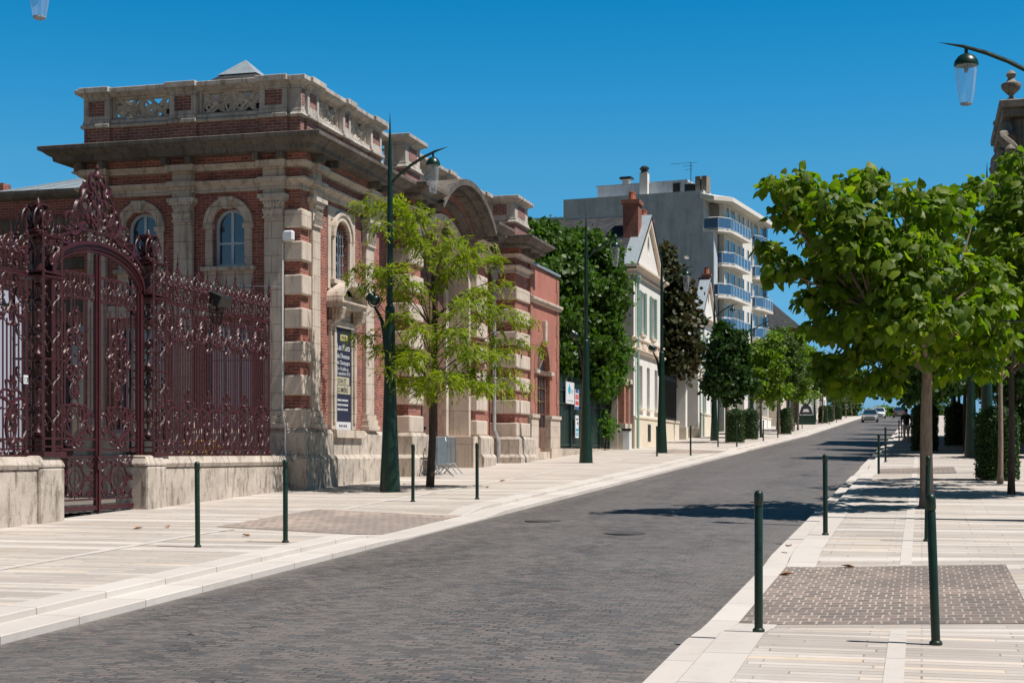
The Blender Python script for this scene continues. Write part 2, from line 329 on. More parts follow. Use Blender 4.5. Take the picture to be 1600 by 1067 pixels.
# ------------------------------------------------------------------ mesh builder
WO = {}                      # world origin of each thing, so that parts can be written in world coordinates
def empty_loc(o): return WO.get(o.name, Vector((0, 0, 0)))
class MB:
    def __init__(s): s.v = []; s.f = []
    def add(s, vs, fs):
        k = len(s.v); s.v.extend([tuple(p) for p in vs]); s.f.extend([tuple(i + k for i in f) for f in fs])
    def box(s, x0, x1, y0, y1, z0, z1):
        s.add([(x0, y0, z0), (x1, y0, z0), (x1, y1, z0), (x0, y1, z0), (x0, y0, z1), (x1, y0, z1), (x1, y1, z1), (x0, y1, z1)],
              [(0, 3, 2, 1), (4, 5, 6, 7), (0, 1, 5, 4), (1, 2, 6, 5), (2, 3, 7, 6), (3, 0, 4, 7)])
    def obox(s, o, u, v, n, a0, a1, b0, b1, c0, c1):   # box in a frame: u along, v up, n outward
        o, u, v, n = Vector(o), Vector(u), Vector(v), Vector(n)
        P = [o + u * a + v * b + n * c for c in (c0, c1) for b in (b0, b1) for a in (a0, a1)]
        s.add(P, [(0, 2, 3, 1), (4, 5, 7, 6), (0, 1, 5, 4), (1, 3, 7, 5), (3, 2, 6, 7), (2, 0, 4, 6)])
    def tube(s, pts, r, n=6, caps=True, phase=0.0, flat=None):
        pts = [Vector(p) for p in pts]; m = len(pts); rs = r if hasattr(r, '__len__') else [r] * m
        t0 = (pts[1] - pts[0]).normalized(); a = t0.orthogonal().normalized()
        if abs(t0.z) < .9: a = (Vector((0, 0, 1)) - t0 * t0.z).normalized()
        ring = []; pt = t0
        for i, p in enumerate(pts):
            t = (pts[min(i + 1, m - 1)] - pts[max(i - 1, 0)])
            t = t.normalized() if t.length > 1e-9 else pt
            q = pt.rotation_difference(t); a = q @ a; a = (a - t * a.dot(t)).normalized(); b = t.cross(a); pt = t
            ring.append([p + (a * math.cos(2 * PI * k / n + phase) + b * math.sin(2 * PI * k / n + phase)) * rs[i] for k in range(n)])
        vs = [p for q in ring for p in q]; fs = []
        for i in range(m - 1):
            for k in range(n):
                fs.append((i * n + k, i * n + (k + 1) % n, (i + 1) * n + (k + 1) % n, (i + 1) * n + k))
        if caps: fs.append(tuple(range(n - 1, -1, -1))); fs.append(tuple((m - 1) * n + k for k in range(n)))
        s.add(vs, fs)
    def bar(s, a, b, r, n=4, phase=PI / 4): s.tube([a, b], r, n, True, phase)
    def lathe(s, prof, c=(0, 0, 0), n=12, ax=None, ph=0.0):
        c = Vector(c); vs = []; fs = []
        for r, z in prof:
            for k in range(n):
                t = 2 * PI * k / n + ph; vs.append((c.x + r * math.cos(t), c.y + r * math.sin(t), c.z + z))
        m = len(prof)
        for i in range(m - 1):
            for k in range(n): fs.append((i * n + k, i * n + (k + 1) % n, (i + 1) * n + (k + 1) % n, (i + 1) * n + k))
        fs.append(tuple(range(n - 1, -1, -1))); fs.append(tuple((m - 1) * n + k for k in range(n)))
        s.add(vs, fs)
    def blob(s, c, r, sx=1, sy=1, sz=1, n=6, m=4):
        c = Vector(c); vs = [(c.x, c.y, c.z - r * sz)]; fs = []
        for i in range(1, m):
            th = PI * i / m - PI / 2
            for k in range(n):
                a = 2 * PI * k / n; vs.append((c.x + r * sx * math.cos(th) * math.cos(a), c.y + r * sy * math.cos(th) * math.sin(a), c.z + r * sz * math.sin(th)))
        vs.append((c.x, c.y, c.z + r * sz)); t = len(vs) - 1
        for k in range(n):
            fs.append((0, 1 + (k + 1) % n, 1 + k)); fs.append((t, t - n + k, t - n + (k + 1) % n))
        for i in range(m - 2):
            for k in range(n): fs.append((1 + i * n + k, 1 + i * n + (k + 1) % n, 1 + (i + 1) * n + (k + 1) % n, 1 + (i + 1) * n + k))
        s.add(vs, fs)
    def extrude(s, poly, o, u, v, n, d0, d1):         # polygon (a,b) in frame, thickness along n from d0 to d1
        o, u, v, n = Vector(o), Vector(u), Vector(v), Vector(n); m = len(poly)
        A = [o + u * a + v * b + n * d1 for a, b in poly]; B = [o + u * a + v * b + n * d0 for a, b in poly]
        tri = geometry.tessellate_polygon([[Vector((a, b, 0)) for a, b in poly]])
        fs = [tuple(t) for t in tri] + [tuple(i + m for i in t[::-1]) for t in tri]
        fs += [(i, i + m, (i + 1) % m + m, (i + 1) % m) for i in range(m)]
        s.add(A + B, fs)
    def panel(s, o, u, v, n, outer, holes, depth):    # a wall face with real openings and their reveals
        o, u, v, n = Vector(o), Vector(u), Vector(v), Vector(n)
        loops = [outer] + list(holes); flat = [p for l in loops for p in l]
        tri = geometry.tessellate_polygon([[Vector((a, b, 0)) for a, b in l] for l in loops])
        s.add([o + u * a + v * b for a, b in flat], [tuple(t) for t in tri])
        for h in holes:
            m = len(h); A = [o + u * a + v * b for a, b in h]; B = [p - n * depth for p in A]
            s.add(A + B, [(i, (i + 1) % m, (i + 1) % m + m, i + m) for i in range(m)])
    def ring(s, o, u, v, n, outer, inner, d0, d1):    # frame between two loops with the same count
        o, u, v, n = Vector(o), Vector(u), Vector(v), Vector(n); m = len(outer)
        P = lambda l, d: [o + u * a + v * b + n * d for a, b in l]
        vs = P(outer, d1) + P(inner, d1) + P(outer, d0) + P(inner, d0); fs = []
        for i in range(m):
            j = (i + 1) % m
            fs += [(i, j, m + j, m + i), (i, 2 * m + i, 2 * m + j, j), (m + i, m + j, 3 * m + j, 3 * m + i), (2 * m + i, 3 * m + i, 3 * m + j, 2 * m + j)]
        s.add(vs, fs)
    def mould(s, path, prof, closed_ends=True):       # profile (offset, z) swept along a plan polyline, outward = right of travel
        path = [Vector((x, y)) for x, y in path]; m = len(path); off = []
        for i in range(m):
            ds = []
            if i > 0: ds.append((path[i] - path[i - 1]).normalized())
            if i < m - 1: ds.append((path[i + 1] - path[i]).normalized())
            ns = [Vector((d.y, -d.x)) for d in ds]
            if len(ns) == 1: off.append(ns[0])
            else:
                b = ns[0] + ns[1]; off.append(b / max(.2, b.dot(ns[0])))
        k = len(prof); vs = []; fs = []
        for i in range(m):
            for o, z in prof: q = path[i] + off[i] * o; vs.append((q.x, q.y, z))
        for i in range(m - 1):
            for j in range(k - 1): fs.append((i * k + j, (i + 1) * k + j, (i + 1) * k + j + 1, i * k + j + 1))
        if closed_ends: fs.append(tuple(range(k))); fs.append(tuple((m - 1) * k + j for j in range(k - 1, -1, -1)))
        s.add(vs, fs)
    def build(s, name, material, parent=None, smooth=False, bevel=0.0, local=False, label=None, kind=None, seg=1):
        me = bpy.data.meshes.new(name); off = Vector((0, 0, 0))
        if parent is not None and not local: off = empty_loc(parent)
        vs = [(x - off.x, y - off.y, z - off.z) for x, y, z in s.v]
        me.from_pydata(vs, [], s.f); me.materials.append(MATS[material] if isinstance(material, str) else material)
        bm = bmesh.new(); bm.from_mesh(me); bmesh.ops.recalc_face_normals(bm, faces=bm.faces); bm.to_mesh(me); bm.free()
        if smooth:
            me.polygons.foreach_set('use_smooth', [True] * len(me.polygons))
            try: me.set_sharp_from_angle(angle=R(38))
            except Exception: pass
        o = bpy.data.objects.new(name, me); COL.objects.link(o)
        if parent is not None: o.parent = parent; WO[o.name] = off
        if bevel > 0:
            md = o.modifiers.new('bevel', 'BEVEL'); md.width = bevel; md.segments = seg; md.limit_method = 'ANGLE'; md.angle_limit = R(40)
        if label: o['label'] = label
        if kind: o['kind'] = kind
        return o
def tag(o, label, cat, group=None):
    o['label'] = label; o['category'] = cat
    if group: o['group'] = group
    return o
def thing(name, label, cat, loc=(0, 0, 0), rz=0.0, group=None):
    o = bpy.data.objects.new(name, None); COL.objects.link(o); o.location = loc; o.rotation_euler = (0, 0, rz)
    o.empty_display_size = .2; WO[o.name] = Vector(loc)
    return tag(o, label, cat, group)
def dup(root, loc, rz=0.0, label=None, group=None, scale=None, tilt=None):
    r = root.copy(); COL.objects.link(r); r.location = loc; r.rotation_euler = (tilt[0], tilt[1], rz) if tilt else (0, 0, rz); WO[r.name] = Vector(loc)
    if scale: r.scale = scale
    if label: r['label'] = label
    if group: r['group'] = group
    for ch in list(root.children):
        c = ch.copy(); COL.objects.link(c); c.parent = r
        for gch in ch.children:
            d = gch.copy(); COL.objects.link(d); d.parent = c
    return r
def text_mb(mb, txt, o, u, v, n, size, align='LEFT', depth=.004, sx=1.0):
    cu = bpy.data.curves.new('lettering', 'FONT'); cu.body = txt; cu.size = size; cu.align_x = align; cu.resolution_u = 2; cu.offset = .012 * size
    ob = bpy.data.objects.new('lettering', cu); COL.objects.link(ob)
    dg = bpy.context.evaluated_depsgraph_get(); dg.update()
    me = bpy.data.meshes.new_from_object(ob.evaluated_get(dg))
    o, u, v, n = Vector(o), Vector(u), Vector(v), Vector(n)
    mb.add([o + u * (p.co.x * sx) + v * p.co.y + n * depth for p in me.vertices], [tuple(q.vertices) for q in me.polygons])
    bpy.data.objects.remove(ob); bpy.data.curves.remove(cu); bpy.data.meshes.remove(me)
def rect(a0, a1, b0, b1): return [(a0, b0), (a1, b0), (a1, b1), (a0, b1)]
def arch(c, hw, b0, spring, rise, n=14):            # arched opening: rectangle with an elliptic head, counter-clockwise
    return [(c - hw, b0), (c + hw, b0)] + [(c + hw * math.cos(PI * i / n), spring + rise * math.sin(PI * i / n)) for i in range(n + 1)]
def arcband(mb, o, u, v, n, c, spring, hw0, r0, hw1, r1, d0, d1, N=18, a0=0.0, a1=PI):   # curved band between two ellipses
    A = [(c + hw1 * math.cos(a0 + (a1 - a0) * i / N), spring + r1 * math.sin(a0 + (a1 - a0) * i / N)) for i in range(N + 1)]
    B = [(c + hw0 * math.cos(a0 + (a1 - a0) * i / N), spring + r0 * math.sin(a0 + (a1 - a0) * i / N)) for i in range(N + 1)]
    o, u, v, n = Vector(o), Vector(u), Vector(v), Vector(n); P = lambda l, d: [o + u * a + v * b + n * d for a, b in l]
    m = N + 1; vs = P(A, d1) + P(B, d1) + P(A, d0) + P(B, d0); fs = []
    for i in range(N):
        j = i + 1
        fs += [(i, j, m + j, m + i), (i, 2 * m + i, 2 * m + j, j), (m + i, m + j, 3 * m + j, 3 * m + i), (2 * m + i, 3 * m + i, 3 * m + j, 2 * m + j)]
    fs += [(0, m, 3 * m, 2 * m), (N, 2 * m + N, 3 * m + N, m + N)]
    mb.add(vs, fs)
XU, YU, ZU = Vector((1, 0, 0)), Vector((0, 1, 0)), Vector((0, 0, 1))

def spiral_template(kind, turns=1.1, mid=1.0, N=34):
    s = np.linspace(0, 1, N); h = s[1] - s[0]; e = np.abs(2 * s - 1)
    k = PI * mid + (14 * PI * turns) * e ** 6
    if kind == 'S': k = k * np.sign(2 * s - 1)
    th = np.cumsum(k) * h; x = np.cumsum(np.cos(th)) * h; y = np.cumsum(np.sin(th)) * h
    p = x + 1j * y; p = (p - p[0]) / (p[-1] - p[0])
    return p
TPL = {}
def scroll(p0, p1, kind='C', side=1, turns=1.1, mid=1.0, N=30):
    key = (kind, turns, mid, N)
    if key not in TPL: TPL[key] = spiral_template(kind, turns, mid, N)
    t = TPL[key]
    if side < 0: t = t.conjugate()
    a, b = complex(*p0), complex(*p1)
    q = a + t * (b - a)
    return [(z.real, z.imag) for z in q]

# ------------------------------------------------------------------ leaves
LEAF = {
 'diamond': (np.array([(0, 0, 0), (.3, .5, .05), (0, 1, 0), (-.3, .5, .05)]), [(0, 1, 2), (0, 2, 3)]),
 'palm': (np.array([(0, 0, 0), (.42, .28, -.05), (.3, .75, -.1), (0, 1, -.2), (-.3, .75, -.1), (-.42, .28, -.05)]), [(0, 1, 2, 3), (0, 3, 4, 5)]),
 'lance': (np.array([(0, 0, 0), (.13, .4, .02), (0, 1, -.06), (-.13, .4, .02)]), [(0, 1, 2), (0, 2, 3)]),
 'heart': (np.array([(0, 0, 0), (.3, -.12, -.03), (.52, .12, -.1), (.46, .5, -.12), (.2, .82, -.14), (0, 1.05, -.22), (-.2, .82, -.14), (-.46, .5, -.12), (-.52, .12, -.1), (-.3, -.12, -.03), (0, .5, .03)]),
           [(0, 1, 2, 3, 10), (10, 3, 4, 5), (10, 5, 6, 7), (0, 10, 7, 8, 9)]),
}
def leaf_mesh(name, P, D, Nn, S, shape, material, parent, label=None, kind=None):
    """P positions, D direction of the blade, Nn its normal, S size"""
    T, F = LEAF[shape]; N = len(P); m = len(T)
    D = D / np.linalg.norm(D, axis=1, keepdims=True)
    X = np.cross(D, Nn); X /= (np.linalg.norm(X, axis=1, keepdims=True) + 1e-9); Z = np.cross(X, D)
    V = (P[:, None, :] + S[:, None, None] * (T[None, :, 0, None] * X[:, None, :] + T[None, :, 1, None] * D[:, None, :] + T[None, :, 2, None] * Z[:, None, :])).reshape(-1, 3)
    off = np.array(empty_loc(parent)) if parent is not None else np.zeros(3); V = V - off
    lens = [len(f) for f in F]; tot = sum(lens)
    loops = (np.array([i for f in F for i in f])[None, :] + (np.arange(N) * m)[:, None]).ravel()
    starts = (np.concatenate([[0], np.cumsum(lens)[:-1]])[None, :] + (np.arange(N) * tot)[:, None]).ravel()
    me = bpy.data.meshes.new(name); me.vertices.add(len(V)); me.vertices.foreach_set('co', V.ravel().astype(np.float32))
    me.loops.add(len(loops)); me.loops.foreach_set('vertex_index', loops.astype(np.int32))
    me.polygons.add(len(starts)); me.polygons.foreach_set('loop_start', starts.astype(np.int32)); me.polygons.foreach_set('loop_total', np.tile(lens, N).astype(np.int32))
    me.update(calc_edges=True); me.validate()
    me.materials.append(MATS[material])
    o = bpy.data.objects.new(name, me); COL.objects.link(o)
    if parent is not None: o.parent = parent; WO[o.name] = Vector(off)
    if label: o['label'] = label
    if kind: o['kind'] = kind
    return o
def rdir(n, up=0.0):
    d = rng.normal(size=(n, 3)); d[:, 2] += up; return d / np.linalg.norm(d, axis=1, keepdims=True)
def clump_cloud(centre, rad, nclump, per, crad, shell=.55, up=.8, size=(.1, .2), squash=1.0, flat_z=.6, lump=.25, droop=0.3):
    """leaves in clumps spread through an uneven ellipsoid; returns P, D, N, S"""
    c = np.array(centre); rad = np.array(rad)
    d = rdir(nclump); r = shell + (1 - shell) * rng.random(nclump) ** .6
    r *= 1 + lump * np.sin(d[:, 0] * 4.1 + d[:, 2] * 3.3 + c[0]) * np.cos(d[:, 1] * 3.7 - d[:, 2] * 2.1 + c[1])
    cc = c + d * rad * r[:, None]
    k = np.repeat(np.arange(nclump), per); n = len(k)
    cr = crad * (.6 + .8 * rng.random(nclump))
    P = cc[k] + rng.normal(size=(n, 3)) * cr[k][:, None] * np.array([.55, .55, .55 * flat_z])
    N = rdir(n, up) + d[k] * .7; N /= np.linalg.norm(N, axis=1, keepdims=True)
    D = np.cross(N, rng.normal(size=(n, 3))); D[:, 2] -= droop; D /= np.linalg.norm(D, axis=1, keepdims=True)
    S = size[0] + (size[1] - size[0]) * rng.random(n)
    return P, D, N, S
def limb(p0, p1, r0, r1, n=7, bend=.12, sides=7):
    p0, p1 = Vector(p0), Vector(p1); L = (p1 - p0).length; pts = []; rs = []
    w = Vector((random.uniform(-1, 1), random.uniform(-1, 1), random.uniform(.0, .8))) * bend * L
    for i in range(n):
        t = i / (n - 1); pts.append(p0.lerp(p1, t) + w * math.sin(PI * t)); rs.append(r0 + (r1 - r0) * t)
    return pts, rs

# ------------------------------------------------------------------ the ground, the street and its pavements
def ss(t): t = max(0.0, min(1.0, t)); return t * t * (3 - 2 * t)
def dipf(y, drives):
    return max([0.0] + [ss((y - a + 1.3) / 1.3) * ss((b + 1.3 - y) / 1.3) for a, b in drives])
DL, DR = [(22.8, 27.2), (64.5, 70), (108, 113)], [(14.0, 19.1), (45.2, 49.6), (88, 93)]
def hp(x, y):                # surface height of either pavement
    if x < -5: return g(y) - .10 * dipf(y, DL) * max(0, min(1, (x + 11.4) / 2.65))
    return g(y) - .10 * dipf(y, DR) * max(0, min(1, (1.6 - x) / 2.88))
YS = list(np.arange(2, 80, .45)) + list(np.arange(80, 250, 2.5)) + list(np.arange(250, 430, 15))
def strip(name, xs, hf, material, ys=None, skirt=0.0):
    ys = YS if ys is None else ys; mb = MB(); k = len(xs)
    vs = [(x, y, hf(i, x, y)) for y in ys for i, x in enumerate(xs)]
    fs = [(j * k + i, j * k + i + 1, (j + 1) * k + i + 1, (j + 1) * k + i) for j in range(len(ys) - 1) for i in range(k - 1)]
    mb.add(vs, fs); return mb.build(name, material, kind='structure')
mb = MB(); gx = [-900, -300, -80, -40, -20, -12, -8, -1, 5, 20, 60, 300, 900]; gy = [-60, 0, 20, 40, 60, 80, 110, 140, 180, 225, 260, 320, 430, 700, 1200, 2400]
mb.add([(x, y, g(max(y, -60)) - .35) for y in gy for x in gx], [(j * 13 + i, j * 13 + i + 1, (j + 1) * 13 + i + 1, (j + 1) * 13 + i) for j in range(len(gy) - 1) for i in range(12)])
mb.build('ground', 'field', kind='structure')
strip('road', [-7.9, -6.5, -5, -3.5, -1.95], lambda i, x, y: g(y) - .15 + .05 * (1 - ((x + 4.92) / 2.98) ** 2), 'cobblestone')
strip('pavement_left', [-15.2, -13, -11.4, -10, -8.75], lambda i, x, y: hp(x, y), 'limestone_paving')
strip('pavement_right', [-1.28, -.3, .7, 1.6, 6.5], lambda i, x, y: hp(x, y), 'limestone_paving')
def kerb(name, xin, xmid, xout, D):
    def hf(i, x, y):
        d = dipf(y, D); up = g(y) - .10 * d + .003; lo = g(y) - .07 - .045 * d
        return (up, up, up - .008, min(lo, up - .012), lo, lo - .008, g(y) - .2)[i]
    s = 1 if xout > xin else -1
    strip(name, [xin, xmid - s * .012, xmid, xmid + s * .001, xout - s * .012, xout, xout + s * .004], hf, 'kerb_stone')
kerb('kerb_left', -8.75, -8.37, -7.9, DL)
kerb('kerb_right', -1.28, -1.65, -1.95, DR)
def patch(name, x0, x1, y0, y1, mt='porphyry_sett'):
    strip(name, list(np.linspace(x0, x1, 7)), lambda i, x, y: hp(x, y) + .008, mt, list(np.linspace(y0, y1, 24)))
patch('paving_patch_left', -11.3, -8.38, 22.8, 27.2, 'pale_porphyry_sett'); patch('paving_patch_right', -1.64, .98, 14.0, 19.1)
patch('paving_patch_far_right', -1.27, .98, 45.2, 49.6); patch('paving_patch_far_left', -11.3, -8.76, 64.5, 70, 'pale_porphyry_sett')
for nm, x0, x1, segs in (('paving_band_right', -.26, -.12, [(2, 13.9), (19.2, 45.1), (49.7, 150)]), ('paving_band_left', -10.95, -10.8, [(4, 22.7), (27.3, 64.4), (70.1, 150)])):
    mbb = MB()
    for a, b in segs:
        ys = np.arange(a, b, .5)
        mbb.add([(x, y, hp(x, y) + .005) for y in ys for x in (x0, x1)], [(2 * j, 2 * j + 1, 2 * j + 3, 2 * j + 2) for j in range(len(ys) - 1)])
    mbb.build(nm, 'kerb_stone', kind='structure')
mb = MB(); mb.add([(x, y, .03 * 27 - .02) for y in (8, 34.2) for x in (-60, -15.19)], [(0, 1, 3, 2)]); mb.build('courtyard_ground', 'gravel', kind='structure')
mb = MB(); mb.add([(x, y, 2.0) for y in (58, 69) for x in (-40, -14.9)], [(0, 1, 3, 2)]); mb.build('garden_ground', 'gravel', kind='structure')
for x, y, lab in ((-6.6, 26.4, 'round iron manhole cover set in the cobbles near the left kerb'), (-4.6, 23.8, 'round iron manhole cover out in the cobbled roadway below the tree shadow')):
    m2 = MB(); z = g(y) - .15 + .05 * (1 - ((x + 4.92) / 2.98) ** 2)
    m2.lathe([(.34, -.02), (.34, .008), (.3, .012), (.3, .009), (.03, .01)], (x, y, z), 20)
    tag(m2.build('manhole_cover', 'iron_cover'), lab, 'manhole cover', 'manhole covers in the road')

# ------------------------------------------------------------------ the museum: brick and stone pavilion, portal and end tower
MUS = thing('museum_building', 'ornate red brick and cream stone mansion with pierced parapet and arched portal', 'building', (-14.6, 34, 1.0))
def window(parent, o, u, v, n, c, hw, b0, spring, rise, depth, fmat='frame_blue', fr=.06, vbars=(0.0,), hbars=(), bar=.035, glass='window_glass', nm='window'):
    o, u, v, n = Vector(o), Vector(u), Vector(v), Vector(n); mb = MB()
    if rise > 0: A = arch(c, hw, b0, spring, rise); B = arch(c, hw - fr, b0 + fr, spring, rise - fr)
    else: A = rect(c - hw, c + hw, b0, spring); B = rect(c - hw + fr, c + hw - fr, b0 + fr, spring - fr)
    mb.ring(o, u, v, n, A, B, -depth + .001, -depth + .06)
    top = lambda a: spring + (rise - fr) * math.sqrt(max(0, 1 - (a / (hw - fr)) ** 2)) if rise > 0 else spring - fr
    for a in vbars: mb.obox(o, u, v, n, c + a - bar, c + a + bar, b0 + fr, top(a) - .003, -depth + .012, -depth + .052)
    for b in hbars: mb.obox(o, u, v, n, c - hw + fr, c + hw - fr, b - bar * .7, b + bar * .7, -depth + .015, -depth + .049)
    w = mb.build(nm, fmat, parent)
    g2 = MB(); tri = geometry.tessellate_polygon([[Vector((a, b, 0)) for a, b in B]])
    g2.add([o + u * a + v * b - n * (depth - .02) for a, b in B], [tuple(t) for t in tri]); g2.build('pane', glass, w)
    return w
NF, NS = Vector((0, -1, 0)), Vector((1, 0, 0))
OF, OS = (-20.5, 34, 0), (-14.6, 34, 0)
core = MB()
# walls
core.panel(OF, XU, ZU, NF, rect(0, 5.9, .5, 9.3), [arch(4.0, .43, 6.52, 7.52, .42), arch(1.6, .43, 6.52, 7.52, .42), rect(3.35, 4.65, 1.5, 5.1), rect(.95, 2.25, 1.5, 5.1)], .28)
core.panel(OS, YU, ZU, NS, rect(0, 5.5, .5, 9.3), [arch(2.62, .5, 6.38, 7.45, .48), rect(2.12, 3.18, 2.5, 5.15)], .3)
core.panel((-20.5, 34, 0), YU, ZU, -NS, rect(0, 12, .5, 9.3), [], .1)
core.box(-15.5, -14.95, 39.45, 42.4, .5, 9.3); core.box(-15.45, -14.9, 47.8, 51.9, .5, 9.3)
core.box(-14.96, -14.3, 41.1, 42.2, .5, 9.3); core.box(-14.96, -14.3, 47.9, 49.0, .5, 9.3); core.box(-16.5, -14.0, 51.84, 53.6, .5, 9.3)
core.build('brick_wall', 'museum_brick', MUS)
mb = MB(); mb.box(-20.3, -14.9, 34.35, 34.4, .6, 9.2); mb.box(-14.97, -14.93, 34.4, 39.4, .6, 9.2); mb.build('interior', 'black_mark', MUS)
mb = MB(); mb.box(-20.4, -15.1, 34.1, 53, 9.62, 9.7); mb.build('flat_roof', 'roof_lead', MUS)
PA = [(-20.5, 46), (-20.5, 34), (-14.6, 34), (-14.6, 39.5), (-14.95, 39.5), (-14.95, 41.1), (-14.3, 41.1), (-14.3, 42.25)]
PB = [(-14.3, 47.85), (-14.3, 49.0), (-14.9, 49.0), (-14.9, 51.84), (-14.0, 51.84), (-14.0, 53.6), (-19, 53.6)]
mb = MB()
for P in (PA, PB): mb.mould(P, [(0, .4), (.3, .4), (.3, 1.76), (.23, 1.86), (.2, 1.865), (.2, 2.4), (.12, 2.5), (0, 2.5)])
mb.build('plinth', 'low_wall_stone', MUS)
mb = MB()
for P in (PA, PB):
    mb.mould(P, [(0, 8.34), (.06, 8.34), (.06, 8.47), (.12, 8.5), (.2, 8.56), (.2, 8.61), (0, 8.63)])
    mb.mould(P, [(0, 8.87), (.1, 8.88), (.16, 8.94), (.24, 8.97), (.24, 9.01), (0, 9.01)])
for c, o, u, n, pr in [(c, (-20.5, 34, 0), XU, NF, .14) for c in (5.24, 2.8, .4)] + [(c, (-14.6, 34, 0), YU, NS, .12) for c in (.78, 4.5)]:
    mb.obox(o, u, ZU, n, c - .27, c + .27, 8.2, 8.34, 0, pr + .02); mb.obox(o, u, ZU, n, c - .33, c + .33, 8.34, 8.5, 0, pr + .05); mb.obox(o, u, ZU, n, c - .38, c + .38, 8.5, 8.62, 0, pr + .14)
    mb.obox(o, u, ZU, n, c - .28, c + .28, 8.62, 8.88, 0, pr); mb.obox(o, u, ZU, n, c - .38, c + .38, 8.88, 9.02, 0, pr + .2)
mb.build('architrave', 'museum_stone', MUS)
mb = MB()
for P in (PA, PB): mb.mould(P, [(0, 9.0), (.2, 9.0), (.2, 9.2), (0, 9.2)])
mb.build('brick_frieze', 'museum_brick', MUS)
mb = MB()
for P in (PA, PB):
    mb.mould(P, [(0, 9.19), (.5, 9.2), (.56, 9.22), (.58, 9.32), (.66, 9.36), (.76, 9.44), (.84, 9.47), (.84, 9.56), (.8, 9.58), (0, 9.66)])
for c in (-15.6, -14.95, -18.05, -17.4, -20.4, -19.8): mb.box(c - .07, c + .07, 33.52, 33.84, 9.02, 9.19)
for c in (34.3, 35.2, 38.15, 38.85): mb.box(-14.42, -14.08, c - .07, c + .07, 9.02, 9.19)
for c in (41.3, 42.0, 48.1, 48.8): mb.box(-14.12, -13.78, c - .07, c + .07, 9.02, 9.19)
for c in (49.6, 51.2): mb.box(-14.72, -14.38, c - .07, c + .07, 9.02, 9.19)
for c in (52.1, 53.3): mb.box(-13.82, -13.48, c - .07, c + .07, 9.02, 9.19)
mb.build('cornice', 'weathered_stone', MUS)
# parapet
PP = [(-20.5, 39), (-20.5, 34), (-14.6, 34), (-14.6, 39.6), (-15.0, 39.6), (-15.0, 41.0), (-14.35, 41.0), (-14.35, 42.3), (-15.0, 42.3), (-15.0, 51.8), (-14.0, 51.8), (-14.0, 53.6), (-16, 53.6)]
mb = MB(); mb.mould(PP, [(-.4, 9.6), (0, 9.6), (0, 10.1), (-.4, 10.1)])
piers = []          # (centre, direction u, n)
for x in (-15.28, -17.72, -20.12): piers.append(((x, 34), XU, NF, .36))
for y, w in ((34.6, .36), (39.05, .42)): piers.append(((-14.6, y), YU, NS, w))
piers.append(((-14.6, 36.85), YU, NS, .26)); piers.append(((-15.0, 46.9), YU, NS, .3)); piers.append(((-15.0, 51.2), YU, NS, .3))
for (x, y), u, n, w in piers: mb.obox((x, y, 0), u, ZU, n, -w, w, 9.6, 10.1, -.3, .07)
mb.build('parapet_base', 'parapet_brick', MUS)
mb = MB(); mb.mould(PP, [(-.42, 10.1), (.05, 10.1), (.1, 10.15), (.04, 10.22), (.04, 10.3), (-.42, 10.3)])
mb.mould(PP, [(-.45, 10.88), (.03, 10.88), (.1, 10.93), (.19, 10.97), (.19, 11.08), (-.45, 11.13)])
for (x, y), u, n, w in piers:
    mb.obox((x, y, 0), u, ZU, n, -w - .03, w + .03, 10.095, 10.19, -.3, .17); mb.obox((x, y, 0), u, ZU, n, -w, w, 10.19, 10.303, -.3, .115)
    mb.obox((x, y, 0), u, ZU, n, -w - .06, w + .06, 10.96, 11.1, -.3, .27); mb.obox((x, y, 0), u, ZU, n, -w, w, 10.87, 10.96, -.3, .15)
mb.box(-20.2, -19.8, 34.2, 34.6, 11.0, 11.05)
mb.build('parapet_coping', 'coping_stone', MUS, bevel=.012)
def pier_part(fm, bmf):
    mb = MB(); fm(mb); p = mb.build('parapet_pier', 'coping_stone', MUS); bp = MB(); bmf(bp); bp.build('brick_inset', 'parapet_brick', p)
for (x, y), u, n, w in piers:
    pier_part(lambda m: m.ring((x, y, 0), u, ZU, n, rect(-w, w, 10.3, 10.88), rect(-w + .13, w - .13, 10.4, 10.78), -.2, .09), lambda m: m.obox((x, y, 0), u, ZU, n, -w + .12, w - .12, 10.38, 10.8, -.2, .05))
for x0, x1, y0, y1, ins in ((-15.0, -14.58, 33.98, 34.28, (-14.62, -14.57, 34.03, 34.2)), (-15.0, -14.35, 41.0, 42.3, (-14.6, -14.34, 41.3, 42.0)), (-15.2, -14.0, 51.8, 53.6, (-14.6, -13.99, 52.2, 53.2)), (-14.9, -14.2, 51.76, 51.8, (-14.8, -14.3, 51.75, 51.79))):
    pier_part(lambda m: m.box(x0, x1, y0, y1, 10.3, 10.88), lambda m: m.box(*ins, 10.4, 10.78))
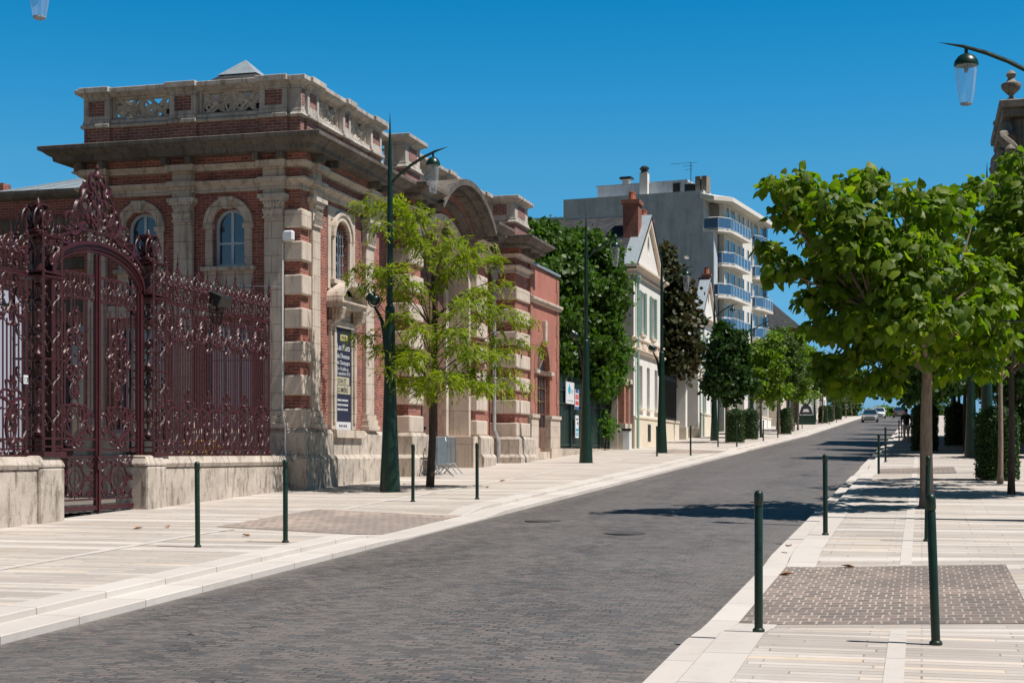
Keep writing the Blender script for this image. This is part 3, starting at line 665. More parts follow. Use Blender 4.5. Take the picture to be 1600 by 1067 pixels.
def pierced(o, u, n, a0, a1):       # interlaced stone tracery with the sky showing through
    m = MB(); o = Vector(o); w = a1 - a0; zc, hh = 10.59, .26; c = (a0 + a1) / 2
    P = lambda a, b, d=-.14: o + u * a + ZU * b + n * d
    m.ring(o, u, ZU, n, rect(a0, a1, 10.3, 10.88), rect(a0 + .06, a1 - .06, 10.34, 10.84), -.2, -.06)
    def wire(f, r=.038, k=26, d=-.14): m.tube([P(*f(2 * PI * i / k), d) for i in range(k + 1)], r, 5, False)
    nmod = max(1, int(round(w / .8)))
    for i in range(nmod):
        cc = a0 + w * (i + .5) / nmod; hw = w / nmod / 2
        wire(lambda t: (cc + hw * 1.02 * math.sin(t), zc + hh * math.sin(2 * t) * .95), .05)
        wire(lambda t: (cc + hw * .95 * math.cos(t), zc + hh * .85 * math.cos(t) * math.cos(t * 2)), .045, d=-.12)
        for s in (-1, 1):
            wire(lambda t: (cc + s * hw * .62 + hw * .3 * math.cos(t), zc + s * .1 + .13 * math.sin(t)), .036, 16)
            m.tube([P(a, b, -.12) for a, b in scroll((cc - hw * .5 * s, zc - .15), (cc + hw * .45 * s, zc + .17 * s), 'S', s)], .032, 5)
            m.tube([P(a, b, -.12) for a, b in scroll((cc + hw * .85 * s, zc - .2), (cc + hw * .85 * s, zc + .2), 'C', s)], .032, 5)
        m.blob(P(cc, zc, -.1), .09, 1, .6, 1, 8, 5)
    return m.build('pierced_panel', 'carved_stone', MUS, smooth=True)
pierced((0, 34, 0), XU, NF, -19.74, -18.1); pierced((0, 34, 0), XU, NF, -17.34, -15.66)
for a0, a1 in ((34.98, 36.58), (37.12, 38.62)): pierced((-14.6, 0, 0), YU, NS, a0, a1)
pierced((-15.0, 0, 0), YU, NS, 39.62, 41.0)
for a0, a1 in ((42.4, 46.55), (47.25, 50.85)): pierced((-15.0, 0, 0), YU, NS, a0, a1)
# front pilasters, capitals, quoins
def capital(m, o, u, n, c, hw, z0, z1, proj):
    H = z1 - z0
    m.obox(o, u, ZU, n, c - hw - .02, c + hw + .02, z0, z0 + .05, 0, proj + .05)
    m.obox(o, u, ZU, n, c - hw, c + hw, z0 + .05, z1 - .12, 0, proj + .01)
    m.obox(o, u, ZU, n, c - hw - .11, c + hw + .11, z1 - .1, z1, 0, proj + .15); m.obox(o, u, ZU, n, c - hw - .07, c + hw + .07, z1 - .16, z1 - .1, 0, proj + .1)
    o = Vector(o)
    for k in range(6):
        a = c - hw + (k + .5) * 2 * hw / 6; m.blob(o + u * a + ZU * (z1 - .2) + n * (proj + .06), .05, 1, 1, 1.1, 6, 4)
    for s in (-1, 1):
        m.tube([o + u * (c + s * hw * .85 + s * (a - 0)) + ZU * (z1 - .27 + b) + n * (proj + .04) for a, b in scroll((0, 0), (.0, .12), 'C', s)], .026, 5)
    for row, zz in ((0, z0 + .1), (1, z0 + .24)):
        for k in range(4 - row):
            a = c + (k - (3 - row) / 2) * 2 * hw / 4
            for q in (-.04, 0, .04): m.tube([o + u * (a + q * .6) + ZU * (zz - .04) + n * (proj + .015), o + u * (a + q) + ZU * (zz + .06) + n * (proj + .05), o + u * (a + q * 1.3) + ZU * (zz + .12) + n * (proj + .1)], [.03, .028, .012], 5)
def pilaster(o, u, n, c, hw, z0, zc, z1, proj):
    m = MB(); m.obox(o, u, ZU, n, c - hw, c + hw, z0 + .45, zc, 0, proj)
    m.obox(o, u, ZU, n, c - hw - .12, c + hw + .12, z0, z0 + .14, 0, proj + .13); m.obox(o, u, ZU, n, c - hw - .08, c + hw + .08, z0 + .14, z0 + .3, 0, proj + .09); m.obox(o, u, ZU, n, c - hw - .04, c + hw + .04, z0 + .3, z0 + .45, 0, proj + .05)
    p = m.build('pilaster', 'museum_stone', MUS, bevel=.012)
    k = MB(); capital(k, o, u, n, c, hw, zc, z1, proj); k.build('capital', 'carved_stone', p)
for c in (5.24, 2.8, .4): pilaster(OF, XU, NF, c, .25, 2.5, 7.63, 8.21, .14)
pilaster(OS, YU, NS, .78, .25, 2.5, 7.5, 8.21, .1); pilaster(OS, YU, NS, 4.5, .3, 2.5, 7.5, 8.21, .12)
for (x0, x1, y0, y1) in ((-15.0, -14.5, 33.9, 34.48), (-14.99, -14.22, 41.02, 42.28), (-14.99, -14.22, 47.82, 49.08), (-15.0, -13.92, 51.76, 53.7)):
    for z in [2.5 + .815 * k for k in range(7)]:
        mb = MB(); mb.box(x0, x1, y0, y1, z, z + (.49 if z < 7.2 else .45)); mb.build('quoin_stone', 'portal_stone', MUS, bevel=.035, seg=2)
# upper windows of the courtyard front
for c in (4.0, 1.6):
    w = window(MUS, OF, XU, ZU, NF, c, .43, 6.52, 7.52, .42, .25, 'frame_blue', .07, (0.0,), (7.1,))
    m = MB(); o = OF
    arcband(m, o, XU, ZU, NF, c, 7.55, .43, .43, .6, .6, 0, .07); arcband(m, o, XU, ZU, NF, c, 7.55, .57, .57, .66, .66, 0, .11)
    for s in (-1, 1): m.obox(o, XU, ZU, NF, c + s * .53 - .1, c + s * .53 + .1, 6.5, 7.44, 0, .05); m.obox(o, XU, ZU, NF, c + s * .53 - .14, c + s * .53 + .14, 7.44, 7.56, 0, .1)
    m.extrude([(c - .09, 7.92), (c + .09, 7.92), (c + .15, 8.16), (c - .15, 8.16)], o, XU, ZU, NF, 0, .2); m.obox(o, XU, ZU, NF, c - .19, c + .19, 8.12, 8.2, 0, .22)
    m.obox(o, XU, ZU, NF, c - .72, c + .72, 6.4, 6.5, 0, .16); m.obox(o, XU, ZU, NF, c - .66, c + .66, 5.95, 6.4, 0, .04); m.obox(o, XU, ZU, NF, c - .72, c + .72, 5.86, 5.95, 0, .12)
    m.build('window_surround', 'museum_stone', MUS, bevel=.008)
    w2 = window(MUS, OF, XU, ZU, NF, c, .65, 1.5, 5.1, 0, .24, 'grey_frame', .06, (-.2, .2), (2.9, 4.2), .02)
mb = MB()
for s in range(2): mb.obox(OF, XU, ZU, NF, (.55, 3.1)[s], (2.55, 4.95)[s], 5.3, 5.6, 0, .1)
mb.build('string_course', 'museum_stone', MUS)
# street face window with grille, niche with hood
m = MB(); c = 2.62
arcband(m, OS, YU, ZU, NS, c, 7.45, .5, .48, .68, .66, -.05, .08); arcband(m, OS, YU, ZU, NS, c, 7.45, .64, .62, .74, .72, -.05, .12)
for s in (-1, 1): m.obox(OS, YU, ZU, NS, c + s * .6 - .1, c + s * .6 + .1, 6.3, 7.45, -.02, .07); m.obox(OS, YU, ZU, NS, c + s * .84 - .1, c + s * .84 + .1, 6.1, 8.22, -.02, .04)
m.obox(OS, YU, ZU, NS, c - .74, c + .74, 7.9, 8.22, -.02, .03); m.obox(OS, YU, ZU, NS, c - .8, c + .8, 6.24, 6.36, 0, .16); m.obox(OS, YU, ZU, NS, c - .7, c + .7, 6.0, 6.24, 0, .08)
m.build('window_surround', 'portal_stone', MUS, bevel=.008)
w = window(MUS, OS, YU, ZU, NS, c, .5, 6.38, 7.45, .48, .28, 'grey_frame', .05, (0,), (6.9, 7.4), .02)
m = MB()
for a in (-.33, -.165, 0, .165, .33): m.bar((-14.68, 34 + c + a, 6.4), (-14.68, 34 + c + a, 7.75), .012)
for z in (6.5, 6.75, 7.0, 7.25, 7.5):
    for s in (-1, 1):
        m.tube([(-14.67, 34 + c + a, b) for a, b in scroll((s * .08, z), (s * .36, z + .12), 'S', s, N=18)], .012, 4)
m.build('window_grille', 'galvanised', MUS)
m = MB()
for s in (-1, 1):
    m.obox(OS, YU, ZU, NS, c + s * .7 - .16, c + s * .7 + .16, 2.5, 5.2, -.02, .1); m.obox(OS, YU, ZU, NS, c + s * .7 - .08, c + s * .7 + .08, 2.7, 5.0, .1, .15)
    m.extrude([(.1, 5.2), (.34, 5.35), (.42, 5.6), (.3, 5.7), (.1, 5.7)], Vector(OS) + YU * (c + s * .74), NS, ZU, YU, -.12, .12)
    m.tube([Vector(OS) + YU * (c + s * .74) + NS * (.2 + a) + ZU * (5.5 + b) for a, b in scroll((0, 0), (.05, .14), 'C', -1)], .05, 6)
m.obox(OS, YU, ZU, NS, c - .9, c + .9, 5.15, 5.3, -.02, .14); m.obox(OS, YU, ZU, NS, c - .8, c + .8, 5.3, 5.62, -.02, .05)
m.obox(OS, YU, ZU, NS, c - .95, c + .95, 5.62, 5.74, 0, .36); m.obox(OS, YU, ZU, NS, c - .98, c + .98, 5.74, 5.79, 0, .44)
arcband(m, OS, YU, ZU, NS, c, 5.79, .82, .42, .98, .56, -.02, .44, 16); arcband(m, OS, YU, ZU, NS, c, 5.79, .0, .0, .84, .44, -.02, .08, 16)
m.obox(OS, YU, ZU, NS, c - 1.0, c + 1.0, 2.3, 2.5, 0, .3)
m.build('niche_surround', 'museum_stone', MUS, bevel=.01)
# portal
m = MB(); po = (-14.55, 45.05, 0); hw = 2.62
m.panel(po, YU, ZU, NS, [(-2.9, .5), (2.9, .5), (2.9, 9.3)] + [(2.8 * math.cos(PI * i / 16), 9.2 + 1.0 * math.sin(PI * i / 16)) for i in range(1, 16)] + [(-2.9, 9.3)], [arch(0, hw, .6, 7.3, 1.85, 24)], .75)
m.build('tympanum_wall', 'museum_brick', MUS)
m = MB(); arcband(m, po, YU, ZU, NS, 0, 7.3, hw - .02, 1.83, hw + .24, 2.09, -.74, .1, 28)
for s in (-1, 1):
    m.obox(po, YU, ZU, NS, s * (hw + .11) - .13, s * (hw + .11) + .13, .8, 7.3, -.74, .1)
    m.obox(po, YU, ZU, NS, s * (hw - .01) - .28, s * (hw - .01) + .28, .7, 2.46, -.72, .34)
    m.obox(po, YU, ZU, NS, s * (hw - .32) - .12, s * (hw - .32) + .12, 2.46, 7.3, -.73, -.55)
m.build('portal_arch', 'portal_stone', MUS, bevel=.012)
m = MB(); Rr = (2.85 ** 2 + 1.12 ** 2) / (2 * 1.12)
def seg_arc(mm, r_in, r_out, d0, d1, N=26):
    al = math.asin(2.85 / Rr); zc = 9.16 + 1.12 - Rr
    A = [(r_out * math.sin(-al + 2 * al * i / N), zc + r_out * math.cos(-al + 2 * al * i / N)) for i in range(N + 1)]; B = [(r_in * math.sin(-al + 2 * al * i / N), zc + r_in * math.cos(-al + 2 * al * i / N)) for i in range(N, -1, -1)]
    mm.extrude(A + B, po, YU, ZU, NS, d0, d1)
seg_arc(m, Rr - .06, Rr + .12, -.6, .98); seg_arc(m, Rr - .14, Rr - .06, -.2, .9); seg_arc(m, Rr - .26, Rr - .14, -.2, .62)
seg_arc(m, Rr - .62, Rr - .52, -.2, .34)
m.build('pediment', 'weathered_stone', MUS)
m = MB(); seg_arc(m, Rr - .52, Rr - .26, -.2, .3); m.build('pediment_brick', 'museum_brick', MUS)
m = MB(); m.box(-15.5, -15.26, 42.3, 47.8, .8, 9.3)
for k in range(6): m.box(-15.26, -15.2, 42.75 + k * .78, 43.35 + k * .78, 1.6, 4.4); m.box(-15.26, -15.2, 42.75 + k * .78, 43.35 + k * .78, 4.7, 7.2)
m.box(-15.26, -15.16, 42.5, 47.6, 7.3, 7.5)
d = m.build('portal_door', 'door_brown', MUS, bevel=.02)
m = MB(); m.blob((-15.17, 45.2, 2.7), .06); m.build('handle', 'black_iron', d)
# right hand bay: small white framed window, cartouche
m = MB(); bo = (-14.9, 50.35, 0)
m.ring(bo, YU, ZU, NS, rect(-.55, .55, 4.2, 5.75), rect(-.36, .36, 4.4, 5.55), -.1, .1); m.obox(bo, YU, ZU, NS, -.7, .7, 5.75, 5.88, 0, .2); m.obox(bo, YU, ZU, NS, -.65, .65, 4.08, 4.2, 0, .18)
m.obox(bo, YU, ZU, NS, -.5, .5, 6.6, 7.5, 0, .12)
m.build('window_surround', 'portal_stone', MUS, bevel=.015)
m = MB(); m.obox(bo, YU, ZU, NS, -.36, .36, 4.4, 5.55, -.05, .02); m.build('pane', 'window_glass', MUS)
# downpipe in the re-entrant corner
m = MB(); m.tube([(-14.72, 51.62, 8.2), (-14.72, 51.62, 2.75), (-14.6, 51.6, 2.45), (-14.55, 51.6, 2.3), (-14.55, 51.6, 1.55)], .075, 8); m.lathe([(.13, -.1), (.17, .2), (.17, .25)], (-14.72, 51.62, 8.2), 8)
m.build('downpipe', 'pipe_grey', MUS, smooth=True)
# alarm box and cable on the corner pilaster
m = MB(); m.box(-14.98, -14.7, 33.74, 33.9, 7.05, 7.3); m.build('alarm_box', 'white_paint', MUS, bevel=.03)
m = MB(); m.tube([(-14.98, 33.8, 7.0), (-14.985, 33.8, 3.1), (-14.95, 33.72, 2.9), (-14.86, 33.68, 2.55), (-14.86, 33.68, 2.0), (-14.8, 33.62, 1.75), (-14.8, 33.62, 1.05)], .02, 6); m.bar((-16.2, 33.8, 6.0), (-14.98, 33.8, 5.95), .01); m.build('cable_conduit', 'white_paint', MUS)
# pyramid lantern roof behind the parapet
m = MB(); cx, cy = -17.75, 37.6
m.add([(cx - 1.7, cy - 1.7, 11.05), (cx + 1.7, cy - 1.7, 11.05), (cx + 1.7, cy + 1.7, 11.05), (cx - 1.7, cy + 1.7, 11.05), (cx - .5, cy - 0.5, 12.1), (cx + .5, cy - 0.5, 12.1), (cx + .5, cy + 0.5, 12.1), (cx - .5, cy + 0.5, 12.1)], [(0, 1, 5, 4), (1, 2, 6, 5), (2, 3, 7, 6), (3, 0, 4, 7)])
m.box(cx - 1.65, cx + 1.65, cy - 1.65, cy + 1.65, 9.6, 11.04)
rf = m.build('pyramid_roof', 'slate', MUS)
m = MB(); m.add([(cx - .56, cy - .56, 12.09), (cx + .56, cy - .56, 12.09), (cx + .56, cy + .56, 12.09), (cx - .56, cy + .56, 12.09), (cx, cy, 12.6)], [(0, 1, 4), (1, 2, 4), (2, 3, 4), (3, 0, 4), (3, 2, 1, 0)]); m.build('skylight', 'zinc', rf)

# banner hanging in the niche
BAN = thing('exhibition_banner', 'dark blue fabric banner with white and yellow lettering hanging in the wall niche', 'banner', (-14.5, 36.6, 2.5))
m = MB(); bo = Vector((-14.52, 36.62, 0)); m.obox(bo, YU, ZU, NS, -.52, .52, 2.72, 5.16, -.012, 0); m.build('cloth', 'banner_navy', BAN)
m = MB(); m.obox(bo, YU, ZU, NS, -.52, .52, 2.5, 2.716, -.012, .001); m.build('logo_strip', 'white_mark', BAN)
m = MB(); m.obox(bo, YU, ZU, NS, -.22, .28, 4.82, 4.98, 0, .004); m.build('yellow_box', 'banner_yellow', BAN)
m = MB(); m.obox(bo, YU, ZU, NS, -.46, .4, 3.68, 3.88, 0, .004); m.obox(bo, YU, ZU, NS, -.42, .48, 3.44, 3.66, 0, .004); m.build('cream_box', 'banner_cream', BAN)
m = MB()
for s_, a, z, sz in (('Les Nuits', -.46, 4.57, .235), ("de l'Avenue", -.46, 4.36, .185), ('de Champagne', -.46, 4.2, .15), ('Du 14 juillet au', -.46, 4.05, .13), ('2 septembre 2012', -.46, 3.93, .125)):
    text_mb(m, s_, bo + YU * a + ZU * z, YU, ZU, NS, sz)
random.seed(2)
for z in (3.25, 3.13, 3.01):            # three lines too small to read
    a = -.42
    while a < .3: w_ = random.uniform(.03, .1); m.obox(bo, YU, ZU, NS, a, a + w_, z, z + .05, 0, .004); a += w_ + .025
m.build('lettering', 'white_mark', BAN)
m = MB()
for s_, a, z, sz in (('SON ET', -.43, 3.71, .18), ('LUMIÈRE', -.39, 3.48, .18)): text_mb(m, s_, bo + YU * a + ZU * z, YU, ZU, NS, sz, depth=.007)
for a in (-.3, -.16, .0, .14): m.obox(bo, YU, ZU, NS, a, a + .09, 2.58, 2.64, 0, .004)
for a in (-.14, -.02, .1): m.obox(bo, YU, ZU, NS, a, a + .07, 4.86, 4.94, 0, .007)
m.build('dark_lettering', 'black_mark', BAN)

# ------------------------------------------------------------------ pink annex beside the museum
ANX = thing('pink_annex', 'narrow pink plastered annex with brick edges and tall arched door', 'building', (-13.95, 56, 1.6))
ao = (-13.95, 53.75, 0); al = 4.5; dc = 2.0
m = MB(); m.panel(ao, YU, ZU, NS, [(0, 1), (al, 1), (al, 8.75), (al - .02, 8.8), (0, 8.9)], [arch(dc, .98, 1.0, 5.05, 1.15, 18)], .4); m.box(-19, -14.36, 53.8, 58.2, 1, 8.7)
m.panel((-14.36, 58.25, 0), XU, ZU, YU, rect(0, .4, 1, 8.75), [], .05)
m.build('wall', 'pink_plaster', ANX)
m = MB()
for i, z in enumerate(np.arange(3.35, 8.7, .15)):
    w = .42 if (i // 3) % 2 else .3
    m.obox(ao, YU, ZU, NS, 0, w, z, z + .149, -.1, .03); m.obox(ao, YU, ZU, NS, al - w, al + .02, z, z + .149, -.1, .03)
    if z < 5.0: m.obox(ao, YU, ZU, NS, dc - .97 - w, dc - .965, z, z + .149, -.38, .02); m.obox(ao, YU, ZU, NS, dc + .965, dc + .97 + w, z, z + .149, -.38, .02)
arcband(m, ao, YU, ZU, NS, dc, 5.05, .96, 1.13, 1.42, 1.6, -.38, .025, 20)
m.build('brick_edging', 'annex_brick', ANX)
m = MB()
for a0, a1 in ((0, dc - .955), (dc + .955, al + .04)): m.obox(ao, YU, ZU, NS, a0, a1, 1, 3.22, -.39, .07); m.obox(ao, YU, ZU, NS, a0 - .02, a1 + .03, 3.22, 3.36, -.39, .12); m.obox(ao, YU, ZU, NS, a0 - .02, a1 + .05, 1, 2.1, -.39, .12)
m.obox(ao, YU, ZU, NS, dc - .12, dc + .14, 6.15, 6.95, 0, .14); m.mould([(-13.95, 53.75), (-13.95, 58.27), (-14.6, 58.27)], [(0, 7.5), (.08, 7.52), (.16, 7.62), (.16, 7.7), (0, 7.76)])
for s in (-1, 1): m.obox(ao, YU, ZU, NS, dc + s * 1.15 - .25, dc + s * 1.15 + .25, 4.9, 5.05, -.3, .12)
m.obox(ao, YU, ZU, NS, dc - .98, dc + .98, 1, 1.95, -.5, .03)
m.build('stone_dressing', 'museum_stone', ANX, bevel=.012)
m = MB(); m.obox(ao, YU, ZU, NS, -.02, al + .08, 8.9, 8.98, -.5, .08); m.build('coping', 'zinc', ANX)
m = MB(); m.obox(ao, YU, ZU, NS, dc - .98, dc + .98, 1.95, 2.9, -.22, -.16); m.ring(ao, YU, ZU, NS, rect(dc - .98, dc + .98, 1.95, 4.95), rect(dc - .85, dc + .85, 2.9, 4.85), -.22, -.14); m.obox(ao, YU, ZU, NS, dc - .98, dc + .98, 4.88, 5.06, -.22, -.06)
for a in (-.42, 0, .42): m.obox(ao, YU, ZU, NS, dc + a - .035, dc + a + .035, 2.9, 4.88, -.21, -.15)
for z in (3.4, 3.9, 4.4): m.obox(ao, YU, ZU, NS, dc - .85, dc + .85, z - .02, z + .02, -.205, -.16)
for k in range(7):
    a = PI * k / 6; m.bar(Vector(ao) + YU * dc + ZU * 5.05 + NS * -.18, Vector(ao) + YU * (dc + .96 * math.cos(a)) + ZU * (5.05 + 1.12 * math.sin(a)) + NS * -.18, .03)
for a in (-.43, .43): m.obox(ao, YU, ZU, NS, dc + a - .3, dc + a + .3, 2.1, 2.75, -.16, -.13)
d = m.build('door', 'door_brown', ANX)
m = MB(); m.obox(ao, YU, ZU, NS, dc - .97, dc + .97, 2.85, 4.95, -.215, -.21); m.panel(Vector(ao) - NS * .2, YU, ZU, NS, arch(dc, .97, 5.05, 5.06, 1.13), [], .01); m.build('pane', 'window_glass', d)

# ------------------------------------------------------------------ low wing behind the gate with its zinc roof
LOW = thing('courtyard_wing', 'low brick wing with stone bands and grey zinc roof behind the iron gate', 'building', (-27, 37, .9))
m = MB(); m.panel((-40, 37.0, 0), XU, ZU, NF, rect(0, 19.6, .5, 9.0), [rect(5, 6.4, 2, 5.5), rect(8, 9.4, 2, 5.5), rect(11, 12.4, 2, 5.5), rect(14, 15.4, 2, 5.5), rect(17, 18.4, 2, 5.5)], .3); m.box(-40, -20.6, 37.35, 47, .5, 9.0); m.build('wall', 'museum_brick', LOW)
m = MB(); m.mould([(-40, 37), (-20.5, 37)], [(0, 8.0), (.2, 8.05), (.35, 8.2), (.4, 8.35), (0, 8.4)]); m.mould([(-40, 37), (-20.5, 37)], [(0, 8.95), (.12, 8.98), (.22, 9.1), (.22, 9.2), (-.3, 9.22)]); m.obox((-40, 37, 0), XU, ZU, NF, 0, 19.5, 7.0, 7.25, 0, .1); m.obox((-40, 37, 0), XU, ZU, NF, 0, 19.5, 5.8, 6.1, 0, .08); m.build('stone_band', 'weathered_stone', LOW)
m = MB(); m.add([(-26.3, 37.2, 9.2), (-20.5, 37.2, 9.2), (-20.5, 47, 9.2), (-26.3, 47, 9.2), (-21.2, 42.2, 10.95), (-20.5, 42.2, 11.0)], [(0, 1, 5, 4), (1, 2, 5), (2, 3, 4, 5), (3, 0, 4)])
for x in np.arange(-25.6, -20.6, .8): m.bar((x, 37.2, 9.22), (x + (-20.9 - x) * .5, 39.7, 10.13), .02)
m.build('roof', 'zinc', LOW)
for k in range(5): window(LOW, (-40, 37, 0), XU, ZU, NF, 5.7 + 3 * k, .7, 2, 5.5, 0, .26, 'grey_frame', .06, (0,), (3, 4.3))
m = MB(); m.box(-27.2, -26.9, 40, 40.4, 9.2, 10.1); m.box(-40, -20.6, 37.3, 47, 9.0, 9.15); m.build('chimney', 'chimney_brick', LOW)

# ------------------------------------------------------------------ stone base walls, iron fence and gate along the street
GX = -15.0
def gbase(y): return .03 * y - .1
for y0, y1, lab in ((15, 23.6, 'weathered cream stone base wall left of the iron gate'), (26.6, 33.68, 'weathered cream stone base wall running from gate to mansion corner')):
    WL = thing('stone_base_wall', lab, 'wall', (GX, y0, .5))
    m = MB(); m.box(GX - .28, GX + .28, y0 + .06, y1 - .06, gbase(y0) - .3, 1.615); m.build('wall', 'low_wall_stone', WL, bevel=.03)
    m = MB(); m.mould([(GX, y0 + .03), (GX, y1 - .03)], [(-.3, 1.62), (.3, 1.62), (.33, 1.7), (.27, 1.84), (-.3, 1.84)]); m.build('coping', 'low_wall_stone', WL)
    m = MB(); ye = y1 - .72 if y0 < 20 else y0; m.box(GX - .38, GX + .36, ye, ye + .76, gbase(y0) - .3, 1.66); m.mould([(GX - .38, ye - .02), (GX + .36, ye - .02), (GX + .36, ye + .78), (GX - .38, ye + .78)], [(0, 1.66), (.0, 1.7), (-.08, 1.86), (-.4, 1.86)]); m.build('pier', 'low_wall_stone', WL, bevel=.06, seg=2)
def PG(y, z, d=0.0): return Vector((GX + d, y, z))
def sc(m, y0, z0, y1, z1, kind='C', side=1, r=.015, turns=1.1, mid=1.0, d=0.0, n=5, N=26):
    m.tube([PG(a, b, d) for a, b in scroll((y0, z0), (y1, z1), kind, side, turns, mid, N)], r * 1.5, n)
    m.tube([PG(a, b, d) for a, b in scroll((y0 + (y1 - y0) * .08, z0 + (z1 - z0) * .08), (y1 - (y1 - y0) * .08, z1 - (z1 - z0) * .08), kind, -side, turns * .8, .75, 20)], r * .8, 4)
def pair(m, c, dy0, z0, dy1, z1, kind='C', side=1, **k):
    sc(m, c + dy0, z0, c + dy1, z1, kind, side, **k); sc(m, c - dy0, z0, c - dy1, z1, kind, -side, **k)
SPIN = [(.02, 0), (.045, .03), (.02, .07), (.035, .12), (.05, .17), (.03, .22), (.015, .26), (.028, .3), (.012, .35), (.008, .44), (.0, .56)]
def finial(m, y, z, s=1.0, d=0.0): m.lathe([(r * s, h * s) for r, h in SPIN], PG(y, z, d), 7)
def fence_bay(y0, y1, root, first=True):
    c = (y0 + y1) / 2; w = y1 - y0; k = w / .915
    m = MB()
    for i in range(1, 8): y = y0 + w * i / 8; m.bar(PG(y, 1.98), PG(y, 4.2 if i % 2 else 4.85), .019)
    m.build('bars', 'iron_maroon', root)
    m = MB(); q = lambda x: x * k
    pair(m, c, q(.36), 4.35, q(.1), 4.78, 'C', -1, r=.02, mid=.9, turns=1.15, N=30); pair(m, c, q(.08), 4.98, q(.43), 4.6, 'S', 1, r=.017, turns=.7)
    pair(m, c, q(.18), 4.42, q(.4), 4.32, 'C', 1, r=.017); pair(m, c, q(.12), 4.12, q(.13), 4.4, 'C', -1, r=.016); pair(m, c, q(.3), 4.5, q(.33), 4.2, 'C', 1, r=.015)
    for dz in (4.42, 4.6, 4.78): m.blob(PG(c, dz, .02), .035)
    for s in (-1, 1):
        for a, b in ((.25, 4.58), (.3, 4.36), (.12, 4.3)): m.blob(PG(c + s * q(a), b, .03), .028)
    m.build('scrollwork', 'iron_maroon', root, smooth=True)
    m = MB()
    for j in range(4):
        cc = y0 + w * (j + .5) / 4; s = 1 if j % 2 else -1
        m.tube([PG(cc + q(.085) * math.cos(t), 5.17 + .13 * math.sin(t)) for t in np.linspace(0, 2 * PI, 17)], .014, 4)
        sc(m, cc - q(.07), 5.36, cc + q(.09), 5.55, 'S', s, r=.015); sc(m, cc + q(.06), 5.12, cc - q(.05), 5.3, 'C', s, r=.013)
        m.blob(PG(cc, 5.17, .02), .03); m.blob(PG(cc, 5.36, .02), .03)
    pair(m, c, q(.05), 5.62, q(.22), 5.4, 'C', 1, r=.016); pair(m, c, q(.4), 5.68, q(.27), 5.42, 'C', -1, r=.015)
    m.bar(PG(c, 5.3), PG(c, 5.62), .016)
    m.build('cresting', 'iron_maroon', root, smooth=True)
    m = MB(); finial(m, c, 5.5, .78); m.build('finial', 'iron_maroon', root, smooth=True)
    m = MB()
    pair(m, c, q(.05), 2.05, q(.36), 2.72, 'C', -1, r=.022, turns=.55, mid=.8); pair(m, c, q(.14), 2.3, q(.13), 2.55, 'C', -1, r=.018); pair(m, c, q(.3), 2.66, q(.05), 2.9, 'C', 1, r=.017, turns=.8)
    pair(m, c, q(.05), 2.98, q(.14), 3.12, 'C', -1, r=.015); pair(m, c, q(.1), 1.9, q(.12), 2.1, 'C', 1, r=.015); pair(m, c, q(.32), 1.92, q(.3), 2.12, 'C', -1, r=.014)
    m.blob(PG(c, 2.9, .02), .045); m.blob(PG(c, 3.2, .01), .035, 1, 1, 2); m.blob(PG(c, 2.42, .02), .04); m.bar(PG(c, 2.0), PG(c, 3.2), .014)
    m.build('base_scrollwork', 'iron_maroon', root, smooth=True)
def fence(y0, y1, n, lab):
    root = thing('iron_fence', lab, 'fence', (GX, y0, 1.84)); w = (y1 - y0) / n
    m = MB()
    for z, t in ((1.97, .018), (2.14, .018), (4.99, .022), (5.04, .014), (5.38, .012), (1.86, .016)): m = MB(); m.box(GX - t, GX + t, y0, y1, z - t, z + t); m.build('rail', 'iron_maroon', root)
    for i in range(n + 1):
        y = y0 + w * i; m = MB(); m.bar(PG(y, 1.86), PG(y, 5.55), .027); m.blob(PG(y, 5.04, .0), .05); m.lathe([(.06, 0), (.06, .05), (.03, .09)], PG(y, 1.87), 8)
        p = m.build('post', 'iron_maroon', root); m = MB(); finial(m, y, 5.52, 1.08); m.build('finial', 'iron_maroon', p, smooth=True)
    for i in range(n): fence_bay(y0 + w * i, y0 + w * (i + 1), root)
    return root
fence(27.58, 33.05, 6, 'dark maroon wrought iron fence with scrollwork and spikes right of the gate')
fence(19.3, 22.98, 4, 'dark maroon wrought iron fence panel at the left edge of the photo')

